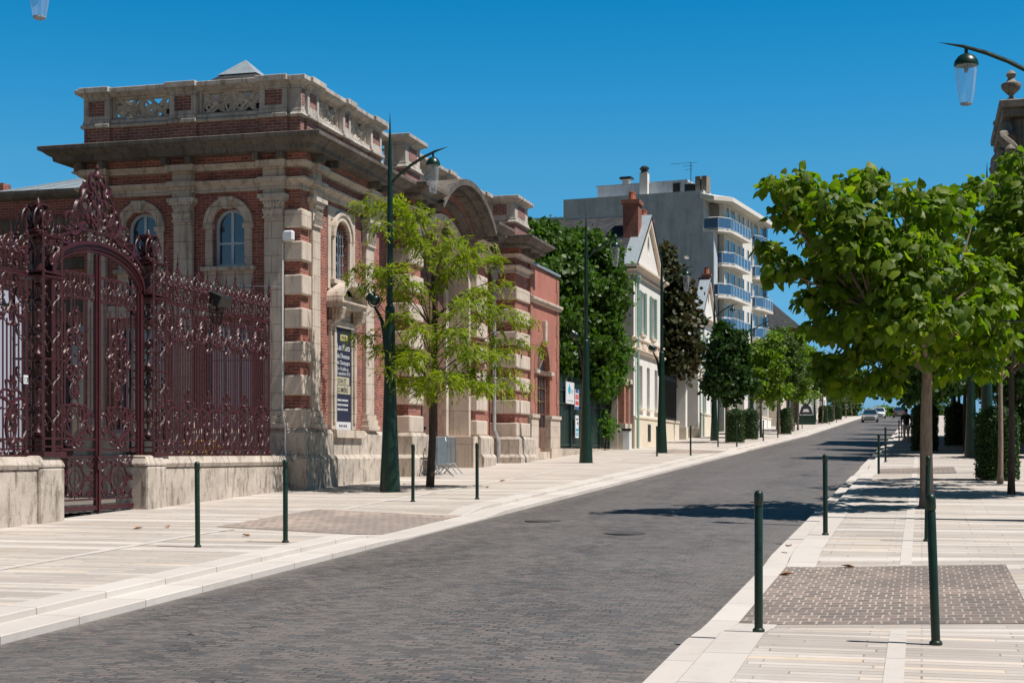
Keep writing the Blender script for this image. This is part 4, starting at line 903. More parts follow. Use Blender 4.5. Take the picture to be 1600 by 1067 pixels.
GATE = thing('iron_gate', 'tall dark maroon wrought iron double gate with arched scrollwork cresting', 'gate', (GX, 25.35, .8))
def gate_pillar(y0, y1):
    c = (y0 + y1) / 2; h = (y1 - y0) / 2 - .03; m = MB()
    for dy in (-h, h):
        for dx in (-h, h): m.bar(PG(c + dy, 1.9, dx), PG(c + dy, 5.75, dx), .03)
    m.box(GX - h - .06, GX + h + .06, c - h - .06, c + h + .06, 1.842, 1.93)
    for z in (2.02, 2.16, 3.55, 4.99, 5.06, 5.7): m.box(GX - h - .02, GX + h + .02, c - h - .02, c + h + .02, z - .015, z + .015)
    p = m.build('gate_pillar', 'iron_maroon', GATE)
    m = MB()
    prof = []
    z = 2.18
    while z < 4.8: prof += [(.03, z), (.075, z + .03), (.085, z + .09), (.035, z + .16), (.03, z + .3), (.06, z + .34), (.065, z + .38), (.03, z + .42)]; z += .46
    m.lathe([(r, zz) for r, zz in prof], PG(c, 0, 0), 9); m.lathe([(.03, 4.9), (.1, 5.15), (.03, 5.4), (.12, 5.65), (.03, 5.72)], PG(c, 0, 0), 9)
    m.build('baluster', 'iron_maroon', p, smooth=True)
    m = MB()
    for (uu, sgn) in ((YU, 1), (YU, -1), (XU, 1), (XU, -1)):
        nn = XU if uu is YU else YU
        def W(a, b): return PG(c, b, 0) + uu * a + nn * (sgn * h)
        for z in (2.3, 2.95, 3.7, 4.35, 5.2):
            for s in (-1, 1):
                m.tube([W(a, b) for a, b in scroll((s * .05, z), (s * h * .7, z + .45), 'S', s, N=22)], .014, 4); m.tube([W(a, b) for a, b in scroll((s * h * .75, z + .1), (s * h * .6, z + .32), 'C', s, N=20)], .012, 4)
    m.build('scrollwork', 'iron_maroon', p, smooth=True)
    m = MB(); m.lathe([(.16, 5.72), (.18, 5.78), (.09, 5.84), (.06, 5.92), (.1, 6.0), (.12, 6.1), (.08, 6.2), (.19, 6.24), (.19, 6.27), (.05, 6.29), (.03, 6.36), (.0, 6.4)], PG(c, 0), 12)
    for s in (-1, 1):
        for dz in (0, 1):
            sc(m, c + s * .2, 5.78, c + s * .16, 6.2, 'C', -s, r=.018, d=.12 * (1 if dz else -1)); sc(m, c + s * .06, 5.85, c + s * .15, 6.12, 'S', s, r=.014, d=.16 * (1 if dz else -1)); finial(m, c + s * .25, 5.72, .75, .25 * (1 if dz else -1))
    m.build('urn_finial', 'iron_maroon', p, smooth=True)
gate_pillar(23.02, 23.66); gate_pillar(26.96, 27.54)
Y0, Y1 = 23.72, 26.9; YC = (Y0 + Y1) / 2; HW = (Y1 - Y0) / 2 - .05
m = MB()
for y in (Y0 + .0, Y1 - .0): m.box(GX - .06, GX + .06, y - .05, y + .05, .7, 5.12)
m.build('gate_post', 'iron_maroon', GATE)
m = MB()
arcband(m, PG(YC, 0), YU, ZU, NS, 0, 5.06, HW + .03, .66, HW + .13, .77, -.06, .06, 26); arcband(m, PG(YC, 0), YU, ZU, NS, 0, 5.06, HW + .09, .74, HW + .15, .8, -.09, .09, 26); arcband(m, PG(YC, 0), YU, ZU, NS, 0, 5.06, HW - .03, .6, HW + .01, .64, -.045, .045, 26)
arcband(m, PG(YC, 0), YU, ZU, NS, 0, 5.06, HW + .38, .98, HW + .42, 1.02, -.03, .03, 26, .1, PI - .1)
a = m.build('gate_arch', 'iron_maroon', GATE, smooth=True)
m = MB()
for k in range(22):
    t = PI * (k + .5) / 22; m.tube([PG(YC + (HW + .26 + .07 * math.cos(q)) * math.cos(t) , 5.06 + (.88 + .07 * math.cos(q)) * math.sin(t) + .05 * math.sin(q) * abs(math.cos(t))) + YU * (.07 * math.sin(q) * math.sin(t)) for q in np.linspace(0, 2 * PI, 11)], .013, 4)
    m.blob(PG(YC + (HW + .26) * math.cos(t), 5.06 + .89 * math.sin(t), .02), .03)
m.build('arch_beading', 'iron_maroon', a)
m = MB()      # the cresting: a pyramid of scrolls up to a crown
for s_ in (1,):
    pair(m, YC, .25, 6.1, .95, 5.98, 'S', 1, r=.03, turns=1.2); pair(m, YC, .62, 6.5, .5, 6.08, 'C', -1, r=.03); pair(m, YC, 1.28, 5.98, 1.0, 5.8, 'C', -1, r=.026); pair(m, YC, 1.42, 5.62, 1.6, 5.3, 'S', -1, r=.026); pair(m, YC, 1.1, 6.16, .78, 6.06, 'C', 1, r=.024)
    pair(m, YC, .32, 6.75, .3, 6.25, 'C', -1, r=.028); pair(m, YC, .42, 6.95, .15, 6.6, 'S', 1, r=.024); pair(m, YC, .14, 7.1, .16, 6.85, 'C', -1, r=.022); pair(m, YC, .5, 6.62, .36, 6.85, 'C', 1, r=.02); pair(m, YC, .12, 6.3, .14, 6.6, 'C', 1, r=.024); pair(m, YC, .08, 6.05, .1, 6.28, 'C', -1, r=.022)
    pair(m, YC, 1.55, 5.75, 1.35, 5.45, 'C', 1, r=.02); pair(m, YC, .78, 6.35, .9, 6.1, 'C', 1, r=.02); pair(m, YC, .38, 6.4, .56, 6.3, 'S', 1, r=.02)
m.bar(PG(YC, 5.85), PG(YC, 7.1), .028)
random.seed(3)
for k in range(46):
    z = 5.95 + 1.15 * random.random(); wd = (7.25 - z) * .5; y = YC + random.uniform(-1, 1) * wd
    m.blob(PG(y, z, random.uniform(-.03, .05)), random.uniform(.025, .05), 1, 1.2, 1.5, 6, 4)
m.lathe([(.05, 7.05), (.09, 7.1), (.07, 7.18), (.03, 7.22), (.045, 7.27), (.0, 7.36)], PG(YC, 0), 8)
m.build('crest', 'iron_maroon', GATE, smooth=True)
def gate_leaf(ya, yb):
    c = (ya + yb) / 2; w = yb - ya; m = MB(); top = lambda y: 5.06 + .6 * math.sqrt(max(0, 1 - ((y - YC) / (HW)) ** 2))
    for y in (ya + .03, yb - .03): m.box(GX - .03, GX + .03, y - .03, y + .03, .83, top(y) - .02)
    for z, t in ((.88, .04), (1.04, .016), (1.83, .018), (1.97, .018), (2.16, .018)): m.box(GX - t, GX + t, ya + .06, yb - .06, z - t, z + t)
    L = m.build('gate_leaf', 'iron_maroon', GATE)
    m = MB()
    for i in range(1, 7):
        y = ya + w * i / 7; zt = min(top(y) - .3, 4.85) if i % 2 else 4.62
        m.bar(PG(y, 2.16), PG(y, zt), .019)
    for i in (1, 3, 5): m.bar(PG(ya + w * (i + .5) / 7, 4.3), PG(ya + w * (i + .5) / 7, 4.9), .01)
    m.build('bars', 'iron_maroon', L)
    m = MB(); q = w / 1.55
    m.tube([PG(c + .3 * math.cos(t), 1.42 + .3 * math.sin(t)) for t in np.linspace(0, 2 * PI, 25)], .018, 5); m.tube([PG(c + .17 * math.cos(t), 1.42 + .17 * math.sin(t)) for t in np.linspace(0, 2 * PI, 21)], .013, 5)
    m.bar(PG(c, 1.04), PG(c, 1.83), .014); m.bar(PG(ya + .06, 1.42), PG(yb - .06, 1.42), .014)
    for k in range(8): t = PI / 8 + PI * k / 4; m.blob(PG(c + .3 * math.cos(t), 1.42 + .3 * math.sin(t), .02), .03)
    for sy in (1, -1):
        for sz in (1, -1):
            y0 = c + sy * .3 * q; z0 = 1.43 + sz * .3; y1 = c + sy * .6 * q; z1 = 1.43 + sz * .12
            sc(m, y0, z0, y1, z1, 'C', sy * sz, r=.016); sc(m, c + sy * .62 * q, 1.43 + sz * .3, c + sy * .45 * q, 1.43 + sz * .32, 'C', -sy * sz, r=.014); sc(m, c + sy * .1, 1.43 + sz * .33, c + sy * .24, 1.43 + sz * .26, 'C', sy * sz, r=.012)
    m.build('lower_panel', 'iron_maroon', L, smooth=True)
    m = MB()
    pair(m, c, .05, 1.98, .33 * q, 2.45, 'S', 1, r=.022, turns=.8); pair(m, c, .6 * q, 2.62, .58 * q, 2.3, 'C', 1, r=.02); pair(m, c, .2 * q, 2.6, .42 * q, 2.7, 'C', -1, r=.018); pair(m, c, .12, 2.2, .3 * q, 2.1, 'C', 1, r=.016); pair(m, c, .05, 2.75, .2 * q, 2.5, 'C', -1, r=.016)
    pair(m, c, .06, 3.2, .1, 3.0, 'C', 1, r=.015)
    pair(m, c, .08, 3.9, .28, 4.05, 'C', -1, r=.018); pair(m, c, .08, 3.5, .28, 3.35, 'C', 1, r=.018); pair(m, c, .5 * q, 3.7, .1, 4.1, 'S', 1, r=.018, turns=.6); pair(m, c, .5 * q, 3.7, .1, 3.3, 'S', -1, r=.018, turns=.6); pair(m, c, .1, 4.2, .12, 4.48, 'C', -1, r=.016); pair(m, c, .1, 3.15, .1, 2.92, 'C', 1, r=.015)
    pair(m, c, .18, 3.62, .18, 3.8, 'C', 1, r=.016); pair(m, c, .4 * q, 3.85, .36 * q, 3.55, 'C', 1, r=.014)
    for z in (2.05, 2.78, 3.3, 3.7, 4.1, 4.5): m.blob(PG(c, z, .02), .04)
    for s in (-1, 1):
        for yy, zz in ((.28, 3.7), (.2, 4.0), (.2, 3.4), (.35, 2.5)): m.blob(PG(c + s * yy, zz, .02), .033)
    m.build('cartouche', 'iron_maroon', L, smooth=True)
    m = MB()
    for j, yy in enumerate(np.linspace(ya + .25, yb - .25, 4)):
        z = min(top(yy) - .45, 5.0); pair(m, yy, .06, z, .13, z - .22, 'C', 1, r=.015); pair(m, yy, .05, z + .02, .15, z + .2, 'C', -1, r=.014); finial(m, yy, z - .1, .7)
    m.build('top_scrollwork', 'iron_maroon', L, smooth=True)
    return L
LL = gate_leaf(Y0 + .06, YC - .03); LR = gate_leaf(YC + .03, Y1 - .06)
m = MB(); m.box(GX - .04, GX + .07, YC - .1, YC - .03, 1.6, 1.85); m.blob(PG(YC - .08, 1.78, .09), .035); m.build('lock_box', 'iron_maroon', LL)
m = MB(); m.box(GX - .05, GX + .06, YC - .032, YC + .028, .78, 5.6); m.build('centre_stile', 'iron_maroon', GATE)

PL = thing('house_number_plate', 'small white house number plate 13 on the iron fence left of the gate', 'sign', (GX + .05, 22.7, 2.9))
m = MB(); m.obox((GX + .06, 22.88, 0), YU, ZU, NS, -.065, .065, 3.1, 3.25, -.012, 0); m.build('plate', 'white_paint', PL); m = MB(); text_mb(m, '13', (GX + .06, 22.88, 3.125), YU, ZU, NS, .13, 'CENTER', .004); m.build('digits', 'black_mark', PL)
FL = thing('floodlight', 'black box floodlight clamped on top of the iron fence', 'floodlight', (GX, 30.1, 5.2))
m = MB(); m.extrude([(-.2, .0), (.1, -.12), (.22, .12), (-.1, .26)], PG(30.2, 5.2, .1), XU, ZU, YU, -.28, .28); m.build('housing', 'black_iron', FL, bevel=.02); m = MB(); m.bar(PG(29.9, 4.8), PG(29.9, 5.25, .1), .02); m.bar(PG(30.5, 4.8), PG(30.5, 5.25, .1), .02); m.build('bracket', 'black_iron', FL)
# what shows through the bars: an awning-like pale screen and pots
AW = thing('pale_screen', 'pale blue grey fabric screen standing in the courtyard behind the fence', 'screen', (-19.5, 27.5, .7))
m = MB(); m.box(-19.6, -19.55, 25.5, 29.9, .75, 5.5); m.build('fabric', 'shade_fabric', AW); m = MB(); m.bar((-19.5, 25.6, .7), (-19.5, 25.6, 5.6), .04); m.build('post', 'black_iron', AW); m = MB(); m.bar((-19.5, 29.8, .7), (-19.5, 29.8, 5.6), .04); m.build('post', 'black_iron', AW)
random.seed(5)
for k in range(4):
    y = 30.35 + .42 * k; P_ = thing('flower_pot', ('yellow tulips in a pot behind the fence bars, first from the gate', 'yellow tulips in a pot behind the fence, second from the gate', 'yellow tulips in a pot behind the fence, third from the gate', 'yellow tulips in a pot behind the fence, nearest the mansion')[k], 'flower pot', (-15.7, y, .85), group='flower pots behind the fence')
    m = MB(); m.lathe([(.1, 0), (.15, .5), (.17, .9), (.15, .92), (.02, .9)], (-15.7, y, .85), 10); m.build('pot', 'pot_red', P_)
    m = MB()
    for j in range(7): m.blob((-15.7 + random.uniform(-.12, .16), y + random.uniform(-.16, .16), 2.02 + random.uniform(-.1, .12)), .055, 1, 1, 1.4)
    m.build('flowers', 'flower_yellow', P_)
    m = MB()
    for j in range(10): a = random.uniform(0, 6.28); m.tube([(-15.7, y, 1.7), (-15.7 + .1 * math.cos(a), y + .1 * math.sin(a), 1.9), (-15.7 + .2 * math.cos(a), y + .2 * math.sin(a), 2.0)], [.02, .02, .003], 4)
    m.build('leaves', 'leaf_fresh', P_)

# ------------------------------------------------------------------ street lamps
def make_lamp(label, loc, rz=0.0):
    L = thing('street_lamp', label, 'street lamp', loc, rz, 'street lamps along the avenue')
    m = MB(); m.lathe([(.245, 0), (.24, .12), (.215, .6), (.19, 1.1), (.165, 1.8), (.14, 2.6), (.125, 3.3), (.115, 4.0), (.112, 4.3), (.1, 4.33), (.07, 4.35), (.07, 5.2), (.066, 6.6), (.058, 7.4), (.042, 8.0), (.02, 8.5), (.004, 8.85)], (0, 0, 0), 16)
    m.build('pole', 'lamp_green', L, smooth=True, local=True)
    m = MB(); pts = [(.05, 0, 7.25), (.25, 0, 7.42), (.5, 0, 7.6), (.8, 0, 7.77), (1.1, 0, 7.9), (1.42, 0, 7.99)]
    m.tube(pts, [.035, .035, .036, .036, .028, .003], 8); m.tube([(1.06, 0, 7.89), (1.06, 0, 7.72)], .025, 8)
    m.build('arm', 'lamp_green', L, smooth=True, local=True)
    m = MB(); m.lathe([(.0, 7.77), (.06, 7.765), (.11, 7.73), (.155, 7.66), (.168, 7.6), (.164, 7.575), (.14, 7.58), (.0, 7.6)], (1.06, 0, 0), 18)
    ln = m.build('lantern', 'lamp_green', L, smooth=True, local=True)
    m = MB(); m.lathe([(.152, 7.575), (.147, 7.45), (.118, 7.15), (.082, 6.93)], (1.06, 0, 0), 8); m.build('shade', 'lantern_plastic', ln, local=True)
    m = MB(); m.lathe([(.08, 6.95), (.083, 6.93), (.06, 6.915), (.0, 6.915)], (1.06, 0, 0), 10); m.lathe([(.02, 7.46), (.03, 7.5), (.03, 7.56), (.02, 7.58)], (1.06, 0, 0), 8); m.build('lamp_fitting', 'grey_frame', ln, local=True)
    m = MB(); m.tube([(-.1, 0, 3.3), (-.14, 0, 3.7), (-.2, 0, 4.0), (-.3, 0, 4.2), (-.38, 0, 4.32)], [.06, .055, .045, .035, .025], 8)
    m.tube([(-.38 + .17 * math.cos(t), .0 , 4.5 + .17 * math.sin(t)) for t in np.linspace(PI * .9, PI * 2.1, 12)], .016, 5)
    m.build('bracket', 'lamp_green', L, smooth=True, local=True)
    m = MB(); m.blob((-.38, 0, 4.5), .14, 1, 1, 1, 12, 8); m.tube([(-.38, 0, 4.5), (-.52, 0, 4.6)], [.12, .13], 12); m.build('spotlight', 'lamp_green', L, smooth=True, local=True)
    m = MB(); m.bar((.1, 0, 3.3), (.62, 0, 3.3), .018); m.build('banner_rod', 'lamp_green', L, local=True)
    m = MB(); m.lathe([(.29, -.05), (.29, .012), (.2, .02)], (0, 0, 0), 16); m.build('base_plate', 'lamp_green', L, local=True)
    return L
def lz(x, y): return (x, y, hp(x, y))
lamp = make_lamp('green street lamp in front of the mansion, between the niche banner and the tree', lz(-12.0, 33.2))
for x, y, rz, lab in ((-11.9, 16.9, 0, 'clear lantern of a green street lamp cut off by the top left corner'), (-11.45, 52.0, 0, 'green street lamp in front of the green metal fence and chestnut tree'), (-10.75, 63.9, 0, 'green street lamp standing before the white gabled villa'),
                      (-11.7, 88, 0, 'green street lamp before the white gate piers and dark maple'), (-11.5, 106, 0, 'distant green street lamp against the apartment balconies'), (-11.5, 127, 0, 'far green street lamp between the clipped hedges on the left pavement'), (-11.5, 170, 0, 'farthest green street lamp behind the advertising panel'),
                      (1.99, 26.2, PI, 'green street lamp whose curved arm and clear lantern enter at top right'), (1.8, 45, PI, 'green street lamp standing behind the clipped hedge on the right'), (1.75, 57.6, PI, 'green street lamp with wide base between trunk and hedge on right pavement'), (1.8, 92, PI, 'distant green street lamp on the right pavement behind the tree trunks')):
    dup(lamp, lz(x, y), rz, lab, scale=(1.2, 1.1, 1) if y == 26.2 else None)

# ------------------------------------------------------------------ bollards
def make_bollard(label, loc):
    b = thing('bollard', label, 'bollard', loc, 0, 'green bollards along the kerbs')
    m = MB(); m.lathe([(.036, -.05), (.036, 1.06), (.033, 1.065), (.033, 1.08)], (0, 0, 0), 14); m.build('post', 'bollard_green', b, smooth=True, local=True)
    m = MB(); m.lathe([(.037, 1.075), (.04, 1.085), (.04, 1.165), (.034, 1.19), (.018, 1.203), (.0, 1.206)], (0, 0, 0), 14); m.build('cap', 'bollard_green', b, smooth=True, local=True)
    m = MB(); m.lathe([(.052, -.04), (.052, .022), (.038, .034)], (0, 0, 0), 14); m.build('base_collar', 'bollard_green', b, smooth=True, local=True)
    return b
bol = make_bollard('upright green bollard nearest the camera at the right kerb', lz(-1.34, 12.92))
for x, y, t, lab in ((.11, 12.47, -2.4, 'leaning green bollard nearest the camera on the right pavement'), (-1.38, 22.8, 0, 'green bollard at the right kerb just past the brown paving patch'), (.07, 22.0, -1.0, 'green bollard right in front of the big tree trunk'),
                     (-1.2, 44.8, 0, 'green bollard at the right kerb left of the far brown patch'), (-1.2, 53.4, 0, 'green bollard at the right kerb beyond the far brown patch'), (-1.22, 87.3, 0, 'slim distant bollard beside the walking man'), (-1.2, 96.5, 0, 'slim distant bollard just beyond the walking man'),
                     (-9.85, 19.3, 0, 'green bollard in front of the stone base wall beside the gate'), (-8.91, 20.2, 0, 'green bollard at the left kerb below the mansion corner'), (-10.23, 29.7, 0, 'green bollard beside the base of the big street lamp'), (-9.13, 30.7, 0, 'green bollard before the mansion portal near the left kerb'),
                     (-9.0, 60.5, 0, 'green bollard at the left kerb in front of the villa'), (-10.2, 59.5, 0, 'green bollard at the foot of the lamp before the villa'), (-9.63, 73.8, 0, 'green bollard left of the dark maple trunk'), (-8.7, 73.7, 0, 'green bollard at the kerb right of the clipped cylinder hedge'),
                     (-9.9, 96.6, 0, 'distant bollard on the inner side of the left pavement before the second hedge pair'), (-8.7, 86.4, 0, 'distant bollard at the left kerb between the hedge pairs'), (-8.7, 95.4, 0, 'distant bollard in front of the third clipped hedge'),
                     (-9.8, 129.8, 0, 'far bollard below the advertising panel'), (-8.7, 150, 0, 'far bollard at the left kerb beyond the advertising panel'), (-8.7, 163, 0, 'farthest bollard at the left kerb near the cars')):
    dup(bol, lz(x, y), random.uniform(0, 6), lab, tilt=(R(.7) * random.uniform(-1, 1), R(t + random.uniform(-.5, .5))))

# ------------------------------------------------------------------ crowd barriers leaning by the portal
def make_barrier(label, loc, rz):
    b = thing('crowd_barrier', label, 'barrier', loc, rz, 'grey crowd barriers by the portal')
    m = MB(); m.tube([(-1.0, 0, .32), (-1.0, 0, 1.0), (-.92, 0, 1.1), (.92, 0, 1.1), (1.0, 0, 1.0), (1.0, 0, .32), (-1.0, 0, .32)], .02, 6); m.build('frame', 'galvanised', b, local=True, smooth=True)
    m = MB()
    for k in range(15): m.bar((-.87 + .124 * k, 0, .32), (-.87 + .124 * k, 0, 1.1), .008)
    m.build('bars', 'galvanised', b, local=True)
    for s in (-1, 1):
        m = MB(); m.tube([(s * .7, -.3, .01), (s * .7, -.02, .32), (s * .7, .02, .32), (s * .7, .3, .01)], .017, 6); m.build('foot', 'galvanised', b, local=True)
    return b
br0 = make_barrier('grey metal crowd barrier set askew at the left of the barrier stack by the portal', (-13.45, 41.2, hp(-13.45, 41.2)), R(122))
dup(br0, (-13.5, 42.3, hp(-13.5, 42.3)), R(93), 'front grey metal crowd barrier of the stack facing the street by the portal')
br2 = dup(br0, (-13.68, 42.25, hp(-13.6, 42.3)), R(90), 'rear grey crowd barrier with a blue sheet, stacked behind the front one')
m = MB(); m.box(-.75, .6, -.02, -.012, .36, 1.06); m.build('sheet', 'sheet_blue', br2, local=True)

# ------------------------------------------------------------------ trees
def tree_root(name, lab, x, y, z=None, group=None): return thing(name, lab, 'tree', (x, y, hp(x, y) if z is None else z), 0, group)
def trunk_mesh(root, x, y, z0, h, r0, r1, limbs, material='bark', bend=.05, nm='trunk'):
    m = MB(); pts, rs = limb((x, y, z0 - .1), (x, y, z0 + h), r0, r1, 8, bend * .4); m.tube(pts, rs, 10)
    m.tube([(x, y, z0 - .1), (x, y, z0 + .06), (x, y, z0 + .3)], [r0 * 1.25, r0 * 1.15, r0 * .9], 10)
    for a, b, r in limbs: p, q = limb(a, b, r, r * .3, 7, .1); m.tube(p, q, 6)
    return m.build(nm, material, root, smooth=True)
def crown(root, centre, rad, nclump, per, crad, size, shape, material, **k):
    P, D, N, S = clump_cloud(centre, rad, nclump, per, crad, size=size, **k)
    return leaf_mesh('crown', P, D, N, S, shape, material, root)
def big_leaf_tree(lab, x, y, spots, trunk_h, r0, size, group, per=34, yellow=14, nm='catalpa_tree', mt='leaf_catalpa', bark='bark'):
    """branches run out to sprays of big drooping leaves; spots = (x, y, z, radius) of each spray"""
    z0 = hp(x, y); root = tree_root(nm, lab, x, y, None, group); fork = (x, y, z0 + trunk_h)
    m = MB(); pts, rs = limb((x, y, z0 - .1), fork, r0, r0 * .72, 8, .01); m.tube(pts, rs, 12); m.tube([(x, y, z0 - .1), (x, y, z0 + .05), (x, y, z0 + .3)], [r0 * 1.3, r0 * 1.18, r0], 12)
    Ps, Ds, Ns, Ss = [], [], [], []
    hubs = []
    for i in range(6):
        a = 2 * PI * i / 6 + .4; hub = (x + 1.05 * math.cos(a), y + 1.05 * math.sin(a), z0 + trunk_h + .75 + .35 * (i % 2)); hubs.append(hub)
        p, q = limb(fork, hub, r0 * .5, r0 * .3, 6, .08); m.tube(p, q, 7)
    hubs.append((x, y, z0 + trunk_h + 1.3)); p, q = limb(fork, hubs[-1], r0 * .6, r0 * .35, 6, .05); m.tube(p, q, 7)
    for sx, sy, sz, sr in spots:
        c = np.array((sx, sy, sz)); hub = min(hubs, key=lambda h: (Vector(h) - Vector((sx, sy, sz))).length)
        p, q = limb(hub, (sx, sy, sz), r0 * .24, .012, 7, .1); m.tube(p, q, 5)
        n = int(per * 3.8 * (sr / .6) ** 1.6)
        d = rdir(n, .25); rr = sr * (.25 + .8 * rng.random(n) ** .6)
        P = c + d * rr[:, None] * np.array([1, 1, .6]); P[:, 2] += .1
        out = d.copy(); out[:, 2] *= .3; out /= np.linalg.norm(out, axis=1, keepdims=True) + 1e-6
        D = out * (.3 + .6 * rng.random((n, 1))) + np.array([0, 0, -1.0]) * (.15 + 1.1 * rng.random((n, 1))) + rng.normal(size=(n, 3)) * .4
        N = out * .5 + np.array([0, 0, .8]) + rng.normal(size=(n, 3)) * .5
        N -= D * (np.sum(N * D, axis=1) / np.sum(D * D, axis=1))[:, None]
        Ps.append(P); Ds.append(D); Ns.append(N); Ss.append(size[0] + (size[1] - size[0]) * rng.random(n) ** 1.4)
    m.build('trunk', bark, root, smooth=True)
    P, D, N, S = map(np.concatenate, (Ps, Ds, Ns, Ss))
    leaf_mesh('crown', P, D, N, S, 'heart', mt, root)
    if yellow:
        k = rng.choice(len(P), yellow, replace=False); leaf_mesh('yellow_leaves', P[k] + np.array([0, -.03, -.06]), D[k], N[k], S[k] * .95, 'heart', 'leaf_yellowing', root)
    return root
def spray_spots(cx, cy, cz, rx, ry, rz, n, r, seed, low=-.6):
    rs = np.random.default_rng(seed); out = []
    while len(out) < n:
        d = rs.normal(size=3); d /= np.linalg.norm(d)
        if d[2] < low: continue
        k = .55 + .45 * rs.random() ** .5
        p = (cx + d[0] * rx * k, cy + d[1] * ry * k, cz + d[2] * rz * k)
        if all(math.dist(p, o[:3]) > r * .62 for o in out): out.append((*p, r * rs.uniform(.75, 1.15)))
        elif rs.random() < .02: out.append((*p, r * rs.uniform(.75, 1.15)))
    return out
# the big-leaved tree on the right: sprays read off the photograph's outline
c_, s_ = math.cos(YAW), math.sin(YAW)
def at(px, py, d):           # a point seen at this place of the photograph, d metres ahead
    xc = (px - 800) / 2350 * d
    return (xc * c_ - d * s_, d * c_ + xc * s_, 1.9 + (708 - py) * d / 2350)
sp = []
for px, py, d, r in ((1215, 300, 28.0, .42), (1255, 315, 28.6, .5), (1300, 330, 27.6, .55), (1345, 300, 28.2, .5), (1360, 285, 29, .35), (1400, 320, 28, .55), (1440, 330, 28.6, .55), (1480, 350, 28.2, .5), (1235, 345, 28.4, .45), (1280, 370, 28.8, .5), (1340, 365, 27.4, .55), (1390, 385, 28, .55), (1440, 400, 27.4, .55),
                     (1200, 400, 28.1, .3), (1225, 425, 28, .36), (1212, 440, 28.3, .3), (1275, 430, 28.2, .42), (1310, 420, 29, .4), (1300, 470, 28.2, .5), (1270, 480, 28.6, .4), (1380, 440, 28.8, .5), (1430, 460, 29.2, .55), (1480, 420, 29, .5), (1350, 510, 27.4, .5), (1400, 515, 27.0, .55), (1450, 510, 26.9, .55), (1500, 500, 27.0, .5), (1545, 500, 27.2, .5), (1560, 470, 27.4, .42),
                     (1310, 520, 28.2, .5), (1285, 520, 28.8, .4), (1350, 550, 28.2, .5), (1400, 560, 28.3, .45), (1460, 555, 27.8, .5), (1510, 550, 28, .5), (1555, 540, 27.7, .45), (1330, 570, 28.0, .35), (1295, 575, 28.2, .33), (1360, 600, 28.3, .3), (1390, 590, 28.6, .3), (1500, 440, 29.6, .5), (1440, 370, 30, .55), (1360, 420, 30.2, .55), (1300, 400, 30, .5), (1400, 470, 30.4, .6), (1480, 480, 30.4, .6), (1340, 480, 30.2, .5), (1420, 420, 31, .6), (1540, 430, 29.5, .5), (1520, 560, 29.5, .4), (1470, 318, 29, .4), (1503, 322, 29.4, .38), (1528, 300, 30, .34),  (1250, 290, 28.4, .35), (1370, 400, 28.4, .6), (1400, 440, 28.2, .6), (1340, 440, 28.6, .55), (1420, 480, 28.8, .6), (1370, 480, 28.3, .5), (1450, 430, 28.5, .55), (1310, 610, 28, .3), (1345, 618, 28.2, .28), (1395, 612, 28.4, .28), (1285, 590, 28.3, .3), (1340, 410, 27.3, .55), (1385, 430, 27.2, .55), (1400, 470, 27, .5), (1310, 390, 27.5, .45), (1440, 440, 27.3, .5), (1350, 350, 27.6, .45), (1480, 590, 28.4, .35), (1540, 585, 28.2, .4)):
    sp.append((*at(px, py, d), r))
big_leaf_tree('large leaved catalpa tree with pale trunk in the middle of the right pavement', .1, 29.3, sp, 2.55, .135, (.09, .235), 'big-leaved trees on the right pavement', per=44, yellow=12)
sp = [(*at(px, py, d), r) for px, py, d, r in ((1545, 350, 32.5, .45), (1570, 330, 32, .45), (1595, 300, 32, .5), (1590, 260, 32.3, .42), (1575, 290, 33, .4), (1620, 330, 32.5, .6), (1600, 370, 31.8, .5), (1560, 390, 33, .45), (1590, 440, 31.5, .45), (1620, 400, 32, .6), (1600, 500, 31.8, .45), (1585, 540, 32, .4), (1610, 560, 32, .5), (1545, 420, 33.5, .5), (1640, 460, 32.5, .7), (1650, 300, 32.5, .7), (1560, 560, 32.6, .35))]
sp += spray_spots(2.9, 34.3, 1.02 + 4.7, 1.7, 2.2, 1.9, 34, .62, 8)
big_leaf_tree('catalpa tree with dark slim trunk cut by the right edge of the photo', 1.86, 34.0, sp, 2.6, .075, (.1, .23), 'big-leaved trees on the right pavement', per=34, yellow=6, bark='bark_dark')
sp = spray_spots(2.3, 38.9, 1.17 + 4.6, 2.0, 2.0, 1.9, 26, .6, 5)
big_leaf_tree('tree with light slim trunk in front of the clipped hedge at right', 1.86, 38.75, sp, 2.5, .07, (.1, .22), 'big-leaved trees on the right pavement', per=26, yellow=4)
for i, (x, y, lab) in enumerate(((.15, 60.5, 'dark tree in the second row beyond the big catalpa trunk'), (1.8, 66, 'dark tree by the wide lamp base at right'), (.15, 72, 'tree behind the tall clipped hedge at right'), (.15, 84, 'tree above the walking man on the right pavement'), (.15, 97, 'distant tree past the walking man'), (1.8, 80, 'shaded tree between the right hedges'), (.15, 112, 'far tree on the right pavement near the crest'), (.2, 130, 'farther tree on the right pavement near the crest'), (.2, 150, 'last but one tree on the right pavement at the crest'), (.2, 175, 'last tree on the right pavement at the crest'))):
    z0 = hp(x, y); rt = tree_root('street_tree', lab, x, y, None, 'trees in the far right row')
    cz = z0 + 4.6; trunk_mesh(rt, x, y, z0, 3.4, .1, .06, [((x, y, z0 + 2.5), (x + dx, y + dy, cz + .4), .05) for dx, dy in ((1, .2), (-1, .5), (.3, -1), (-.4, .9))], 'bark_dark')
    crown(rt, (x, y, cz - .1), (2.1, 2.2, 2.2), 80, 70, .55, (.16, .28), 'palm', 'leaf_catalpa' if i % 2 else 'leaf_dark')
